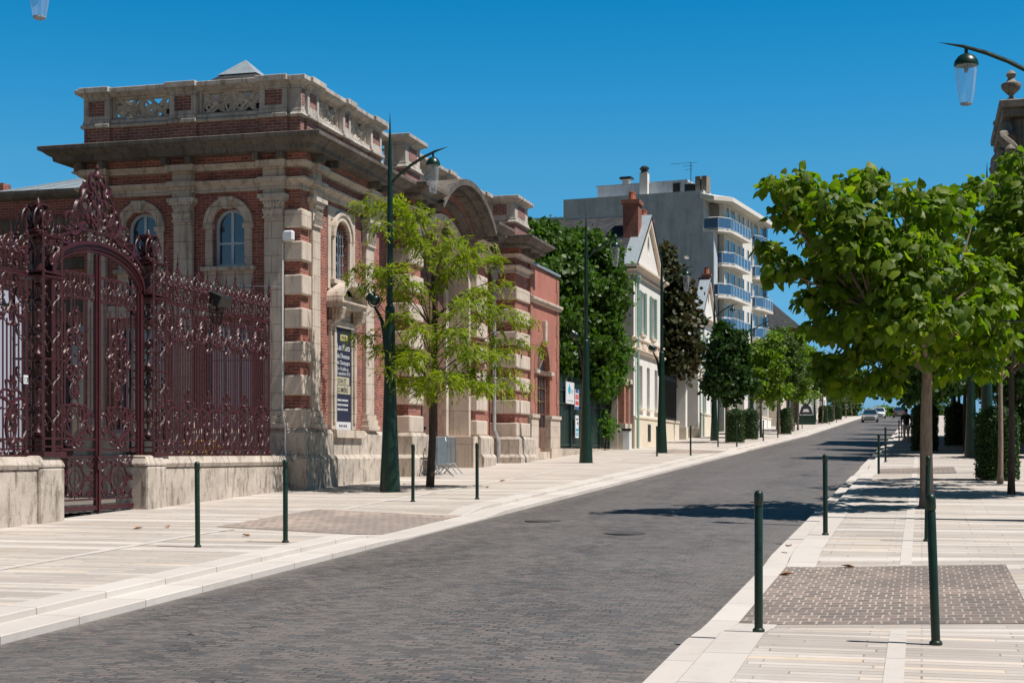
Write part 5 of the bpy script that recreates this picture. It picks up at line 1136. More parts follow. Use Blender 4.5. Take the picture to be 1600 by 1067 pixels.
# layered yellow-green locust tree before the portal
tx, ty = -11.75, 35.4; tz = hp(tx, ty)
LOC = tree_root('locust_tree', 'yellow green locust tree with tiered branches standing before the portal', tx, ty)
m = MB(); pts, rs = limb((tx, ty, tz - .1), (tx + .05, ty, tz + 6.2), .11, .02, 10, .015); m.tube(pts, rs, 9)
Ps, Ds, Ns, Ss = [], [], [], []
def spray(p0, p1, w, n, droop=.25):
    p0, p1 = Vector(p0), Vector(p1); L = (p1 - p0).length; side = (p1 - p0).cross(ZU).normalized()
    pts = [p0.lerp(p1, t) + ZU * (.16 * L * math.sin(PI * t * .9) - droop * t * t * .6) for t in np.linspace(0, 1, 7)]
    m.tube(pts, list(np.linspace(.017, .004, 7)), 5)
    for j in range(int(n * 2.9)):
        t = .25 + .75 * random.random() ** .75; k = t * 6; i0 = min(5, int(k)); b = pts[i0].lerp(pts[i0 + 1], k - i0)
        sw = random.choice((-1, 1)); wl = w * 1.15 * (.45 + .55 * math.sin(PI * (.1 + .62 * t))) * random.uniform(.35, 1)
        tip = b + side * sw * wl + (p1 - p0).normalized() * wl * random.uniform(.3, .8) + ZU * random.uniform(-.3, .12)
        nl = 8
        for q in range(nl):
            f = (q + 1) / nl; c = b.lerp(tip, f) - ZU * .12 * f * f
            d = ((tip - b).normalized() + Vector((random.uniform(-.8, .8), random.uniform(-.8, .8), random.uniform(-.75, .05))))
            Ps.append(c); Ds.append(d); Ns.append((random.uniform(-.45, .45), random.uniform(-.45, .45), 1)); Ss.append(random.uniform(.08, .19))
random.seed(21)
def tier(z, branches):
    for px, py, d, w, n in branches: spray((tx, ty, tz + z), at(px, py, d), w, n)
tier(5.4, [(560, 315, 35.6, .35, 26), (600, 308, 36.2, .4, 30), (640, 320, 35.2, .4, 28), (590, 350, 35, .3, 20), (620, 300, 37, .3, 16)])
tier(4.7, [(735, 385, 36.5, .4, 30), (780, 400, 37.5, .4, 28), (690, 345, 36.6, .35, 26), (650, 370, 35.4, .35, 22), (715, 370, 35.2, .3, 20), (700, 420, 37, .3, 14), (770, 375, 38.0, .25, 12)])
tier(4.0, [(552, 415, 35.4, .35, 26), (600, 420, 34.6, .4, 28), (570, 440, 36.4, .3, 18), (640, 440, 35, .35, 20), (760, 450, 36.4, .35, 22), (800, 440, 38, .25, 12)])
tier(3.2, [(780, 475, 36.6, .4, 26), (820, 490, 37.2, .35, 22), (740, 470, 35.2, .4, 24), (620, 490, 35, .4, 22), (650, 520, 34.4, .35, 18), (720, 520, 34.8, .35, 18), (690, 480, 37.6, .35, 16)])
tier(2.6, [(545, 520, 35.6, .35, 22), (590, 545, 35.2, .4, 26), (620, 540, 36.4, .4, 26), (600, 575, 34.8, .35, 20), (820, 530, 37.2, .4, 24), (780, 550, 36.4, .45, 30), (740, 540, 35, .4, 26), (640, 560, 34.3, .35, 22)])
tier(2.2, [(640, 600, 35, .35, 22), (700, 590, 34.6, .4, 26), (760, 600, 35.8, .4, 26), (800, 605, 36.6, .35, 22), (620, 590, 36.2, .35, 18), (660, 610, 36, .3, 14), (740, 575, 37.2, .4, 18), (805, 575, 36.8, .3, 14), (838, 500, 37.0, .3, 16), (848, 540, 37.4, .3, 14), (830, 600, 37, .3, 14), (535, 430, 35.6, .3, 12)])
m.build('trunk', 'bark_dark', LOC, smooth=True)
leaf_mesh('crown', np.array([tuple(p) for p in Ps]), np.array([tuple(p) for p in Ds]), np.array(Ns), np.array(Ss), 'lance', 'leaf_locust', LOC)

# chestnut behind the green fence, creeper over it, copper maple, the row on the left pavement
x, y, z0 = -16.2, 63.6, 1.9
CH = tree_root('chestnut_tree', 'big dense chestnut tree rising behind the green metal fence', x, y, z0)
trunk_mesh(CH, x, y, z0, 5, .3, .2, [((x, y, z0 + 3), (x + dx, y + dy, z0 + 7), .12) for dx, dy in ((1.5, 0), (-2, 1), (.5, 2), (.3, -2))], 'bark_dark')
Q = [clump_cloud(c, r, n, 150, .5, size=(.14, .27), up=.55, droop=.6, shell=.55, lump=.12) for c, r, n in (((x, y, 7.9), (2.6, 3.2, 3.8), 190), ((x + 1.3, y + 2.2, 6.6), (1.9, 2.4, 2.6), 90), ((x - 1.3, y - 1.2, 9.0), (1.9, 2.0, 2.3), 70), ((x + 1.7, y + 3.0, 9.4), (1.6, 2.0, 2.0), 80), ((x - .6, y, 10.6), (2.0, 2.2, 1.5), 50), ((-14.6, 67.0, 9.3), (1.2, 1.4, 1.7), 60), ((-14.5, 67.2, 7.2), (1.0, 1.3, 1.6), 46), ((-14.9, 66.5, 10.9), (1.1, 1.4, 1.1), 36))]
leaf_mesh('crown', *[np.concatenate(k) for k in zip(*Q)], 'palm', 'leaf_chestnut', CH)
CR = thing('creeper', 'bright green creeper hanging over the end of the metal fence', 'plant', (-14.2, 68, 2.0))
Q = [clump_cloud(c, r, n, 80, .38, size=(.1, .2), up=.4, droop=.5) for c, r, n in (((-14.0, 68.5, 6.4), (.9, 1.3, 1.2), 32), ((-14.0, 67.9, 5.2), (.5, .7, .8), 18), ((-14.05, 67.6, 3.2), (.16, .35, .95), 11), ((-14.2, 69.2, 7.0), (.8, 1.3, .8), 14))]
leaf_mesh('foliage', *[np.concatenate(k) for k in zip(*Q)], 'palm', 'leaf_creeper', CR)
m = MB(); p, q = limb((-14.1, 68, 1.9), (-14, 68.6, 6.5), .06, .03, 8, .08); m.tube(p, q, 6); m.build('stem', 'bark_dark', CR)
x, y, z0 = -15.8, 92.0, 2.7
CP = tree_root('copper_maple', 'bronze leaved maple tree between the villa and the apartment block', x, y, z0)
trunk_mesh(CP, x, y, z0, 5, .25, .15, [((x, y, z0 + 3), (x + dx, y + dy, z0 + 8), .1) for dx, dy in ((1.5, 0), (-1.5, 1), (.5, 2), (.3, -2))], 'bark_dark')
Q = [clump_cloud(c, r, n, 70, .6, size=(.22, .38), up=.5) for c, r, n in (((x, y, 11.2), (2.1, 2.2, 3.2), 130), ((x + .6, y, 8.3), (2.1, 2.2, 1.9), 80), ((x + 1.4, y, 10), (1.2, 1.6, 1.4), 26), ((x - .3, y, 7.2), (1.3, 1.5, 1.2), 24))]
leaf_mesh('crown', *[np.concatenate(k) for k in zip(*Q)], 'palm', 'leaf_copper', CP)
def row_tree(name, lab, x, y, parts, mt, hstem=2.4, size=(.14, .26), r0=.09, bark='bark'):
    z0 = hp(x, y); rt = tree_root(name, lab, x, y, None, 'trees in the left pavement row')
    trunk_mesh(rt, x, y, z0, hstem + 1.6, r0, r0 * .5, [((x, y, z0 + hstem * .9), (x + dx, y + dy, z0 + hstem + 1.6), .04) for dx, dy in ((.8, .2), (-.8, .5), (.3, -.8), (-.4, .8))], bark)
    Q = [clump_cloud((x + dx, y + dy, z0 + dz), r, n, per, cr, size=size, up=.5, lump=.35) for dx, dy, dz, r, n, per, cr in parts]
    leaf_mesh('crown', *[np.concatenate(k) for k in zip(*Q)], 'palm', mt, rt); return rt
row_tree('maple_tree', 'dark green maple with spiky outline in front of the white gates', -10.4, 83.4, [(0, 0, 3.6, (1.25, 1.25, 1.35), 70, 80, .38), (.15, 0, 5.2, (.95, .95, 1.6), 40, 70, .36), (-.1, 0, 6.4, (.4, .4, .7), 8, 50, .25), (.7, 0, 5.8, (.3, .3, .8), 6, 50, .22)], 'leaf_dark')
row_tree('linden_tree', 'fresh green tree right behind the dark maple', -9.9, 97, [(0, 0, 4.4, (1.55, 1.6, 2.0), 80, 75, .45)], 'leaf_fresh')
row_tree('willow_oak_tree', 'olive green fine leaved tree above the third clipped hedge', -10.0, 111, [(-.1, 0, 4.95, (1.9, 1.9, 2.3), 130, 100, .48)], 'leaf_olive', size=(.08, .2))
row_tree('linden_tree', 'fresh green tree with light top beside the olive tree', -9.6, 118, [(0, 0, 5.2, (1.5, 1.6, 2.7), 90, 80, .46)], 'leaf_fresh')
for i, (y, mt, lab) in enumerate(((124, 'leaf_fresh', 'fresh green tree just before the advertising panel'), (155, 'leaf_chestnut', 'green tree beyond the advertising panel'), (164, 'leaf_fresh', 'light green tree far up the left pavement'), (176, 'leaf_dark', 'dark tree far up the left pavement'), (188, 'leaf_fresh', 'light tree near the parked cars'), (205, 'leaf_chestnut', 'dense tree just before the crest'), (222, 'leaf_fresh', 'last light green tree on the left at the crest'))):
    row_tree('street_tree', lab, -9.7, y, [(0, 0, 5.1, (2.1, 2.4, 2.1), 90, 75, .55)], mt)
for i, (x, y, h, mt, lab) in enumerate(((-12, 255, 5, 'leaf_olive', 'bushy tree beyond the crest left of the road'), (-7, 275, 4.2, 'leaf_fresh', 'round bushy tree beyond the crest in the gap above the road'), (-3.5, 300, 3.6, 'leaf_olive', 'low tree beyond the crest above the grey car'), (3, 270, 6, 'leaf_chestnut', 'tall tree beyond the crest on the right'), (-15, 240, 9, 'leaf_chestnut', 'tall tree at the crest behind the left row'))):
    z0 = g(y) - .2; rt = thing('distant_tree', lab, 'tree', (x, y, z0), 0, 'trees beyond the crest')
    trunk_mesh(rt, x, y, z0, h * .6, .15, .08, [((x, y, z0 + h * .4), (x + .8, y, z0 + h * .7), .06)], 'bark_dark'); crown(rt, (x, y, z0 + h * .62), (h * .42, h * .42, h * .42), 50, 50, .7, (.25, .45), 'palm', mt)
x, y, z0 = -42.2, 76, 2
rt = thing('garden_tree', 'tree top showing beside the zinc roof at the far left edge', 'tree', (x, y, z0)); trunk_mesh(rt, x, y, z0, 9, .3, .1, [((x, y, z0 + 5), (x + 1, y, z0 + 10), .1)], 'bark_dark'); crown(rt, (x + .2, y, 14.0), (1.9, 2, 3.0), 60, 60, .6, (.25, .4), 'palm', 'leaf_copper')

# ------------------------------------------------------------------ clipped hedges
def hedge(lab, x, y, rx, ry, h, leaf=.05, n=3000, sq=2.6, group='clipped hedges on the pavements'):
    z0 = hp(x, y); rt = thing('clipped_hedge', lab, 'hedge', (x, y, z0), 0, group); m = MB(); prof = []
    shape = lambda t: 1.0 if t < .78 else max(0, 1 - ((t - .78) / .22) ** 2.2) ** .5
    vs = []; fs = []; K = 20; H = [0, .2, .4, .6, .78, .86, .93, .97, 1.0]
    for t in H:
        for k in range(K):
            a = 2 * PI * k / K; cx = abs(math.cos(a)) ** (2 / sq) * math.copysign(1, math.cos(a)); cy = abs(math.sin(a)) ** (2 / sq) * math.copysign(1, math.sin(a)); f = shape(t) * .95
            vs.append((x + rx * f * cx, y + ry * f * cy, z0 + .04 + (h - .06) * t))
    for i in range(len(H) - 1):
        for k in range(K): fs.append((i * K + k, i * K + (k + 1) % K, (i + 1) * K + (k + 1) % K, (i + 1) * K + k))
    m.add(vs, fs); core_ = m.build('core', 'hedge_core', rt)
    t = rng.random(n); t = np.where(rng.random(n) < .2, .8 + .2 * rng.random(n), t); a = rng.random(n) * 2 * PI
    cx = np.abs(np.cos(a)) ** (2 / sq) * np.sign(np.cos(a)); cy = np.abs(np.sin(a)) ** (2 / sq) * np.sign(np.sin(a))
    f = np.array([shape(q) for q in t]); f2 = f * np.where(t > .95, np.sqrt(rng.random(n)), 1) * (1 + rng.normal(size=n) * .025)
    P = np.stack([x + rx * f2 * cx, y + ry * f2 * cy, z0 + .03 + h * t + rng.normal(size=n) * .012], 1)
    N = np.stack([cx, cy, np.where(t > .8, (t - .78) * 8, .2)], 1) + rng.normal(size=(n, 3)) * .55; N /= np.linalg.norm(N, axis=1, keepdims=True)
    D = np.cross(N, rng.normal(size=(n, 3))) + N * .5; S = leaf * (.7 + .8 * rng.random(n))
    leaf_mesh('foliage', P, D, N, S, 'diamond', 'leaf_hedge', rt)
hedge('clipped round-topped box hedge behind the slim trunks at right', 1.88, 40.6, .5, .55, 1.83, .06, 9000)
hedge('tall clipped hedge left of the big pale trunk', .12, 66, .52, .55, 2.0, .07, 4500)
hedge('clipped hedge in shade between trunk and wide lamp base', 1.6, 74.5, .52, .55, 2.0, .07, 4000)
hedge('clipped hedge farther along the right pavement', .3, 92, .52, .55, 2.0, .08, 2500)
for x, y, lab in ((-9.75, 82.0, 'clipped cylinder hedge right of the dark maple trunk'), (-9.9, 90.5, 'second clipped cylinder hedge behind the first one'), (-9.7, 111.6, 'clipped cylinder hedge under the olive tree'), (-10.2, 121, 'slim looking clipped hedge behind the olive tree trunks'), (-9.8, 158, 'far clipped hedge beyond the advertising panel'), (-9.8, 168, 'farther clipped hedge beyond the advertising panel'), (-9.8, 186, 'farthest clipped hedge near the cars')):
    hedge(lab, x, y, .46, .5, 1.8, .08, 2600, 2.2)
# a few dry leaves on the paving
random.seed(9)
for i, (px, py, lab) in enumerate(((385, 838, 'dry brown leaf near the foot of the bollard by the gate'), (262, 824, 'curled dark leaf on the paving before the gate'), (215, 827, 'small brown leaf left of the curled one'), (1232, 855, 'orange dry leaf on the right kerb'), (1228, 886, 'dry leaf at the edge of the brown paving patch'), (1326, 876, 'tiny dry leaf above the brown paving patch'), (762, 762, 'dry leaf in front of the portal'), (785, 752, 'dark dry leaf near the end tower'))):
    k = (px - 800) / 2350; d = 1.9 / ((py - 708) / 2350 + .03 * (c_ + k * s_)); X, Y = d * (k * c_ - s_), d * (c_ + k * s_)
    m = MB(); z = hp(X, Y) + .012; a = random.uniform(0, 6); u = Vector((math.cos(a), math.sin(a), 0)); v = Vector((-u.y, u.x, 0)); o = Vector((X, Y, z))
    m.add([o - u * .09, o + v * .05 + ZU * .035, o + u * .1 + ZU * .02, o - v * .05 + ZU * .03, o], [(0, 4, 1), (4, 2, 1), (4, 3, 2), (0, 3, 4)])
    tag(m.build('fallen_leaf', 'leaf_dry'), lab, 'leaf', 'dry leaves on the pavements')

# ------------------------------------------------------------------ green metal fence with its signs
MF = thing('metal_fence', 'dark green sheet metal fence under the chestnut tree', 'fence', (-14.2, 63, 1.8))
m = MB()
for k in range(40): y = 58.35 + .27 * k; m.box(-14.26, -14.2, y, y + .2, 2.15, 4.85); m.box(-14.27, -14.235, y + .2, y + .27, 2.15, 4.85)
m.build('sheet', 'fence_green', MF)
m = MB()
for z in (2.25, 3.95, 4.5): m.box(-14.2, -14.16, 58.35, 69.1, z - .04, z + .04)
for k in range(54): y = 58.4 + .2 * k; m.bar((-14.23, y, 4.85), (-14.23, y, 5.08), .012); m.bar((-14.23, y, 5.08), (-14.23, y, 5.14), .004)
m.build('rail', 'fence_green', MF)
for y in (58.4, 61.2, 64.2, 67.0, 69.1):
    m = MB(); m.box(-14.2, -14.08, y - .06, y + .06, 1.6, 5.1); m.build('post', 'fence_green', MF)
KB = tag(MB().build('fence_footing', 'low_wall_stone'), 'low concrete footing under the green metal fence', 'footing')
m = MB(); m.box(-14.4, -14.0, 58.3, 69.3, 1.4, 2.1); t_ = m.build('x', 'low_wall_stone'); KB.data = t_.data; bpy.data.objects.remove(t_)
def signboard(lab, y0, y1, z0, z1, marks):
    S_ = thing('fence_sign', lab, 'sign', (-14.07, (y0 + y1) / 2, z0)); m = MB(); m.box(-14.1, -14.07, y0, y1, z0, z1); m.build('board', 'white_paint', S_); by = {}
    for a0, a1, b0, b1, mt in marks: by.setdefault(mt, MB()).box(-14.07, -14.066, y0 + (y1 - y0) * a0, y0 + (y1 - y0) * a1, z0 + (z1 - z0) * b0, z0 + (z1 - z0) * b1)
    for mt, q in by.items(): q.build('printed_mark', mt, S_)
    return S_
s1 = signboard('white sign with a blue drop emblem on the green fence', 60.1, 61.6, 3.95, 4.85, [(.15, .3, .12, .17, 'grey_mark'), (.35, .55, .12, .17, 'grey_mark'), (.6, .85, .12, .17, 'grey_mark'), (.6, .9, .6, .64, 'grey_mark'), (.6, .85, .5, .54, 'grey_mark')])
m = MB(); m.extrude([(.42 * math.cos(t) * (.5 + .5 * (t < PI or 1)) * .55, .17 * math.sin(t) + (.14 if abs(t - PI / 2) < .2 else 0)) for t in np.linspace(0, 2 * PI, 21)[:-1]], (-14.07, 60.7, 4.52), YU, ZU, NS, 0, .005); m.build('drop_emblem', 'cyan_mark', s1)
signboard('red and white printed sign on the green fence beside the lamp', 61.75, 62.5, 3.75, 4.6, [(.1, .9, .82, 1.0, 'blue_mark'), (.1, .45, .5, .75, 'red_mark'), (.55, .9, .5, .75, 'red_mark'), (.1, .9, .22, .42, 'red_mark'), (.0, 1, .0, .14, 'blue_mark')])
signboard('tall narrow white sign with cyan bands on the green fence', 61.85, 62.45, 2.55, 3.5, [(.2, .8, .8, .86, 'black_mark'), (.5, .8, .6, .7, 'black_mark'), (.1, .9, .3, .42, 'cyan_mark'), (.1, .9, .1, .16, 'cyan_mark'), (.1, .9, .2, .24, 'cyan_mark')])
# brick pillars with a white board, between fence and villa
for y, lab in ((69.6, 'brick and stone gate pillar beside the white board'), (70.75, 'second brick and stone pillar against the villa wall')):
    P_ = thing('brick_pillar', lab, 'pillar', (-13.7, y, 2.0), group='pillars by the villa'); m = MB(); m.box(-14.1, -13.45, y - .22, y + .22, 3.3, 5.2); m.build('shaft', 'annex_brick', P_); m = MB(); m.box(-14.15, -13.38, y - .27, y + .27, 1.7, 3.3); m.box(-14.2, -13.35, y - .3, y + .3, 5.2, 5.4); m.build('stone_base', 'beige_render', P_)
WB = thing('white_board', 'tall white notice board fixed between the brick pillars', 'sign', (-13.6, 70.15, 2.2)); m = MB(); m.box(-13.62, -13.58, 69.85, 70.5, 2.5, 5.3); m.build('board', 'white_paint', WB); m = MB()
for z in (3.9, 3.75, 3.6): m.box(-13.58, -13.575, 69.95, 70.4, z, z + .05)
m.build('printed_mark', 'grey_mark', WB)
UB = thing('utility_box', 'small white utility cabinet at the foot of the creeper', 'cabinet', (-13.2, 68.9, 2.0)); m = MB(); m.box(-13.4, -13.05, 68.7, 69.05, 1.95, 2.95); m.build('casing', 'white_paint', UB, bevel=.03); m = MB(); m.box(-13.42, -13.03, 68.68, 69.07, 2.95, 3.05); m.build('lid', 'black_iron', UB)

# ------------------------------------------------------------------ white villa with gable, then the second villa
def shutters(parent, o, c, hw, b0, b1, u=YU, n=NS, mt='shutter_green', out=.45):
    for s in (-1, 1):
        m = MB(); m.ring(o, u, ZU, n, rect(c + s * (hw + .23) - .22, c + s * (hw + .23) + .22, b0, b1), rect(c + s * (hw + .23) - .17, c + s * (hw + .23) + .17, b0 + .06, b1 - .06), .02, .07)
        k = int((b1 - b0) / .09)
        for i in range(k): z = b0 + .08 + (b1 - b0 - .16) * i / k; m.obox(o, u, ZU, n, c + s * (hw + .23) - .17, c + s * (hw + .23) + .17, z, z + .06, .03, .055)
        m.build('shutter', mt, parent)
def villa(lab, X, y0, y1, base, eave, apex, back, wins, gwins, course=True, mat_='white_plaster'):
    V = thing('white_villa', lab, 'house', (X, y0, base)); o = (X, y0, 0); w = y1 - y0; m = MB(); hol = []
    for c, hw, b0, b1 in wins + gwins: hol.append(rect(c - hw, c + hw, b0, b1))
    hol.append([(w / 2 + .28 * math.cos(t), eave + 1.45 + .5 * math.sin(t)) for t in np.linspace(0, 2 * PI, 17)[:-1]])
    m.panel(o, YU, ZU, NS, [(0, base - .5), (w, base - .5), (w, eave), (w / 2, apex), (0, eave)], hol, .3)
    V1 = m.build('wall', mat_, V)
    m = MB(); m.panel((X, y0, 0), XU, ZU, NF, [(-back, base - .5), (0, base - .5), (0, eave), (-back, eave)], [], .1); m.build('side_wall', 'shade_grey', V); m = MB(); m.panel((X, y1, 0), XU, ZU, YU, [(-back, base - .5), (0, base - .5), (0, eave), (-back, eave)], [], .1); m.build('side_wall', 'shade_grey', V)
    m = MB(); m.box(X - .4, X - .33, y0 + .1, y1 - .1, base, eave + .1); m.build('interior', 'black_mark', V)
    m = MB(); e = .25
    for s, ya in ((1, y0 - e), (-1, y1 + e)):
        zz = eave - e * (apex - eave) / (w / 2)
        m.add([(X + .2, ya, zz), (X - back, ya, zz), (X - back, (y0 + y1) / 2, apex), (X + .2, (y0 + y1) / 2, apex), (X + .2, ya, zz + .14), (X - back, ya, zz + .14), (X - back, (y0 + y1) / 2, apex + .14), (X + .2, (y0 + y1) / 2, apex + .14)], [(0, 1, 2, 3), (4, 7, 6, 5), (0, 3, 7, 4), (0, 4, 5, 1), (1, 5, 6, 2)])
    m.build('roof', 'slate', V)
    m = MB(); m.add([(X - .55, y0 - .3, eave - .05), (X + .18, y0 - .3, eave - .05), (X + .18, (y0 + y1) / 2, apex + .17), (X - .55, (y0 + y1) / 2, apex + .17), (X - 1.2, y0 - .3, eave - .12), (X + .18, y0 - .3, eave - .12)], [(0, 1, 2, 3), (0, 4, 5, 1)]); m.bar((X - back, (y0 + y1) / 2, apex + .18), (X - 1.2, (y0 + y1) / 2, apex + .18), .08); m.build('zinc_flashing', 'zinc', V)
    m = MB()
    for s in (0, 1):
        a0 = (0, eave) if s == 0 else (w, eave); a1 = (w / 2, apex)
        d = Vector((a1[0] - a0[0], a1[1] - a0[1])).normalized(); nn = Vector((-d.y, d.x)) * (1 if s == 0 else -1)
        m.extrude([a0, a1, (a1[0] - nn.x * .0, a1[1] - .3), (a0[0] + (.26 if s == 0 else -.26), a0[1])], o, YU, ZU, NS, 0, .16)
    m.mould([(X - .6, y0), (X, y0), (X, y1), (X - .3, y1)], [(0, eave - .45), (.1, eave - .42), (.1, eave - .25), (.26, eave - .1), (.34, eave - .06), (.34, eave + .04), (0, eave + .08)])
    if course:
        m.mould([(X - .05, y0), (X, y0), (X, y1), (X - .05, y1)], [(0, 6.75), (.12, 6.78), (.2, 6.88), (.2, 6.95), (.05, 6.97), (.05, 7.35), (.14, 7.4), (.14, 7.47), (0, 7.5)])
        for k in range(5): m.obox(o, YU, ZU, NS, w * (k + .25) / 5, w * (k + .85) / 5, 7.04, 7.28, .05, .11)
    m.build('moulding', 'trim_cream', V)
    m = MB(); m.obox(o, YU, ZU, NS, 0, w, base - .5, base + 1.5, 0, .06); m.obox(o, YU, ZU, NS, 0, w, base + 1.5, base + 1.6, 0, .1); m.build('base_course', 'cream_plaster', V)
    for c, hw, b0, b1 in wins: window(V, o, YU, ZU, NS, c, hw, b0, b1, 0, .2, 'white_paint', .06, (0,), (b0 + (b1 - b0) * .6,), .025); shutters(V, o, c, hw, b0, b1)
    for c, hw, b0, b1 in gwins: window(V, o, YU, ZU, NS, c, hw, b0, b1, 0, .22, 'grey_frame', .06, (0,), (b0 + (b1 - b0) * .7,), .02)
    m = MB()
    for c, hw, b0, b1 in wins + gwins: m.obox(o, YU, ZU, NS, c - hw - .08, c + hw + .08, b0 - .1, b0, 0, .12)
    m.build('window_sill', 'cream_plaster', V)
    m = MB(); m.tube([(X + .12, y0 + .5, eave - .5), (X + .12, y0 + .5, base)], .07, 8); m.lathe([(.1, 0), (.16, .25), (.16, .35)], (X + .12, y0 + .5, eave - .8), 8); m.build('downpipe', 'shutter_green', V)
    return V
V1_ = villa('white gabled villa with green shutters and two red brick chimneys', -13.3, 71.0, 79.1, 2.1, 10.9, 13.75, 14, [(2.3, .5, 7.75, 9.85), (5.3, .5, 7.75, 9.85)], [(1.9, .45, 4.1, 6.2), (4.0, .42, 4.1, 6.2), (6.3, .45, 4.1, 6.2)])
m = MB(); m.obox((-13.3, 71, 0), YU, ZU, NS, 3.5, 4.3, 2.5, 3.35, .06, .08); m.build('basement_grille', 'black_iron', V1_)
for x, y, h, lab in ((-13.85, 73.6, 14.7, 0), (-13.85, 76.8, 14.3, 0)):
    m = MB(); m.box(x - .38, x + .38, y - .5, y + .5, 11.2, h - .5); m.box(x - .46, x + .46, y - .58, y + .58, h - .5, h - .3); ch = m.build('chimney', 'chimney_brick', V1_); m = MB()
    for k in (-.22, .22): m.lathe([(.15, h - .3), (.13, h), (.15, h + .12), (.1, h + .14)], (x, y + k, 0), 8)
    m.build('chimney_pot', 'terracotta', ch)
m = MB(); m.box(-20, -13.75, 69.3, 71.0, 1.8, 6.9); m.box(-20, -13.65, 69.2, 70.98, 6.9, 7.05); m.box(-20, -14.0, 69.5, 70.97, 7.05, 8.2); m.build('side_annex', 'beige_render', V1_)
V2_ = villa('second white gabled villa standing behind the gate piers', -14.2, 100, 107.5, 3.0, 11.0, 13.9, 12, [(2.2, .5, 7.8, 9.8), (5.3, .5, 7.8, 9.8)], [(2.2, .5, 4.6, 6.5), (5.3, .5, 4.6, 6.5)])
m = MB(); m.box(-14.6, -14.05, 103.5, 104.0, 12.9, 14.1); m.box(-14.67, -13.98, 103.43, 104.07, 14.1, 14.25); ch = m.build('chimney', 'chimney_brick', V2_); m = MB(); m.lathe([(.2, 14.25), (.16, 14.6), (.2, 14.7)], (-14.32, 103.75, 0), 8); m.build('chimney_pot', 'terracotta', ch)
window(V2_, (-20, 99.99, 0), XU, ZU, NF, 4.3, .7, 7.0, 8.6, 0, .03, 'white_paint', .07, (0,), (), .03); shutters(V2_, (-20, 99.99, 0), 4.3, .7, 7.0, 8.6, XU, NF)
# walls, piers and black gates between the villas
def gate_pier(lab, y, top, xf=-13.9, xb=-15.8):
    G = thing('gate_pier', lab, 'gate pier', (xf, y, 2.7), group='white gate piers'); m = MB(); m.box(xb, xf, y - .35, y + .35, 2.3, top); m.build('wall', 'white_plaster', G); m = MB(); m.mould([(xb, y - .35), (xf, y - .35), (xf, y + .35), (xb, y + .35)], [(0, top - .3), (.14, top - .2), (.24, top), (.24, top + .1), (-.34, top + .25)]); m.build('cap', 'trim_cream', G); m = MB(); m.box(xb - .02, xf + .05, y - .4, y + .4, 2.3, 3.5); m.build('base', 'cream_plaster', G)
gate_pier('white gate pier with moulded cap just past the villa', 91.7, 8.0, xb=-15.0); gate_pier('second white gate pier left of the dark maple', 97.0, 7.8, xb=-15.0)
GW = thing('boundary_wall', 'low beige wall with black iron railing right of the villa', 'wall', (-14.2, 85, 2.5)); m = MB(); m.box(-14.4, -14.1, 79.2, 90.1, 2.2, 3.7); m.build('wall', 'cream_plaster', GW); m = MB(); m.box(-14.45, -14.05, 79.2, 90.1, 3.7, 3.82); m.build('coping', 'beige_render', GW); m = MB()
for k in range(72): m.bar((-14.25, 79.3 + .15 * k, 3.8), (-14.25, 79.3 + .15 * k, 6.4), .014)
for z in (3.95, 6.2): m.box(-14.27, -14.23, 79.2, 90.1, z - .02, z + .02)
m.box(-14.3, -14.27, 79.3, 90.0, 3.9, 6.1); m.build('railing', 'black_iron', GW)
for y0, y1, lab in ((92.1, 96.6, 'closed black sheet gate between the two white piers'), (97.5, 104, 'black sheet gate half hidden behind the dark maple')):
    BG = thing('black_gate', lab, 'gate', (-14.6, y0, 2.7)); m = MB()
    for k in range(int((y1 - y0) / .16)): m.box(-14.7, -14.64, y0 + .16 * k, y0 + .16 * k + .13, 2.9, 6.6)
    m.build('leaf', 'black_iron', BG); m = MB()
    for z in (3.1, 4.8, 6.4): m.box(-14.64, -14.58, y0, y1, z - .05, z + .05)
    m.build('frame', 'black_iron', BG)
PW = thing('garden_wall', 'long white garden wall with posts along the upper left pavement', 'wall', (-13, 104, 3)); m = MB()
for k in range(5): m.box(-13.3, -12.9, 108 + 6 * k, 108.5 + 6 * k, 2.8, 6.2 + .2 * k)
m.box(-13.2, -13.0, 107.6, 136, 2.8, 4.9); m.build('wall', 'white_plaster', PW); m = MB(); m.box(-13.25, -12.95, 107.6, 136, 4.9, 5.02); m.build('coping', 'trim_cream', PW)

# ------------------------------------------------------------------ apartment block
AP = thing('apartment_block', 'tall grey concrete apartment block with blue railed balconies', 'apartment block', (-17.2, 125, 3.2), -R(7.5))
FH = 2.75; T0 = 0.0; TOPZ = 19.9       # local: z from the base, x outward to the street, y along the facade
def apb(m, *a): m.box(*a)
m = MB(); m.box(-14.0, -.35, 0, 17.5, -1, 19.0); m.box(-12.8, -.35, .02, 17.5, 19.0, 20.6); m.box(-.36, .55, .01, 1.2, -1, 3.35 + 5 * FH)
m.build('gable_wall', 'grey_concrete', AP, local=True)
m = MB(); m.box(-.35, .95, 1.9, 17.2, -1, 19.7); m.build('facade', 'white_concrete', AP, local=True)
m = MB(); m.add([(-.6, -.15, 19.95), (.6, -.15, 19.7), (1.85, 1.3, 19.7), (1.85, 17.6, 19.7), (-.6, 17.6, 19.7), (-.6, -.15, 20.35), (.6, -.15, 20.05), (1.85, 1.3, 20.05), (1.85, 17.6, 20.05), (-.6, 17.6, 20.35)], [(0, 1, 2, 3, 4), (9, 8, 7, 6, 5), (0, 5, 6, 1), (1, 6, 7, 2), (2, 7, 8, 3), (3, 8, 9, 4)]); m.build('roof_slab', 'white_concrete', AP, local=True)
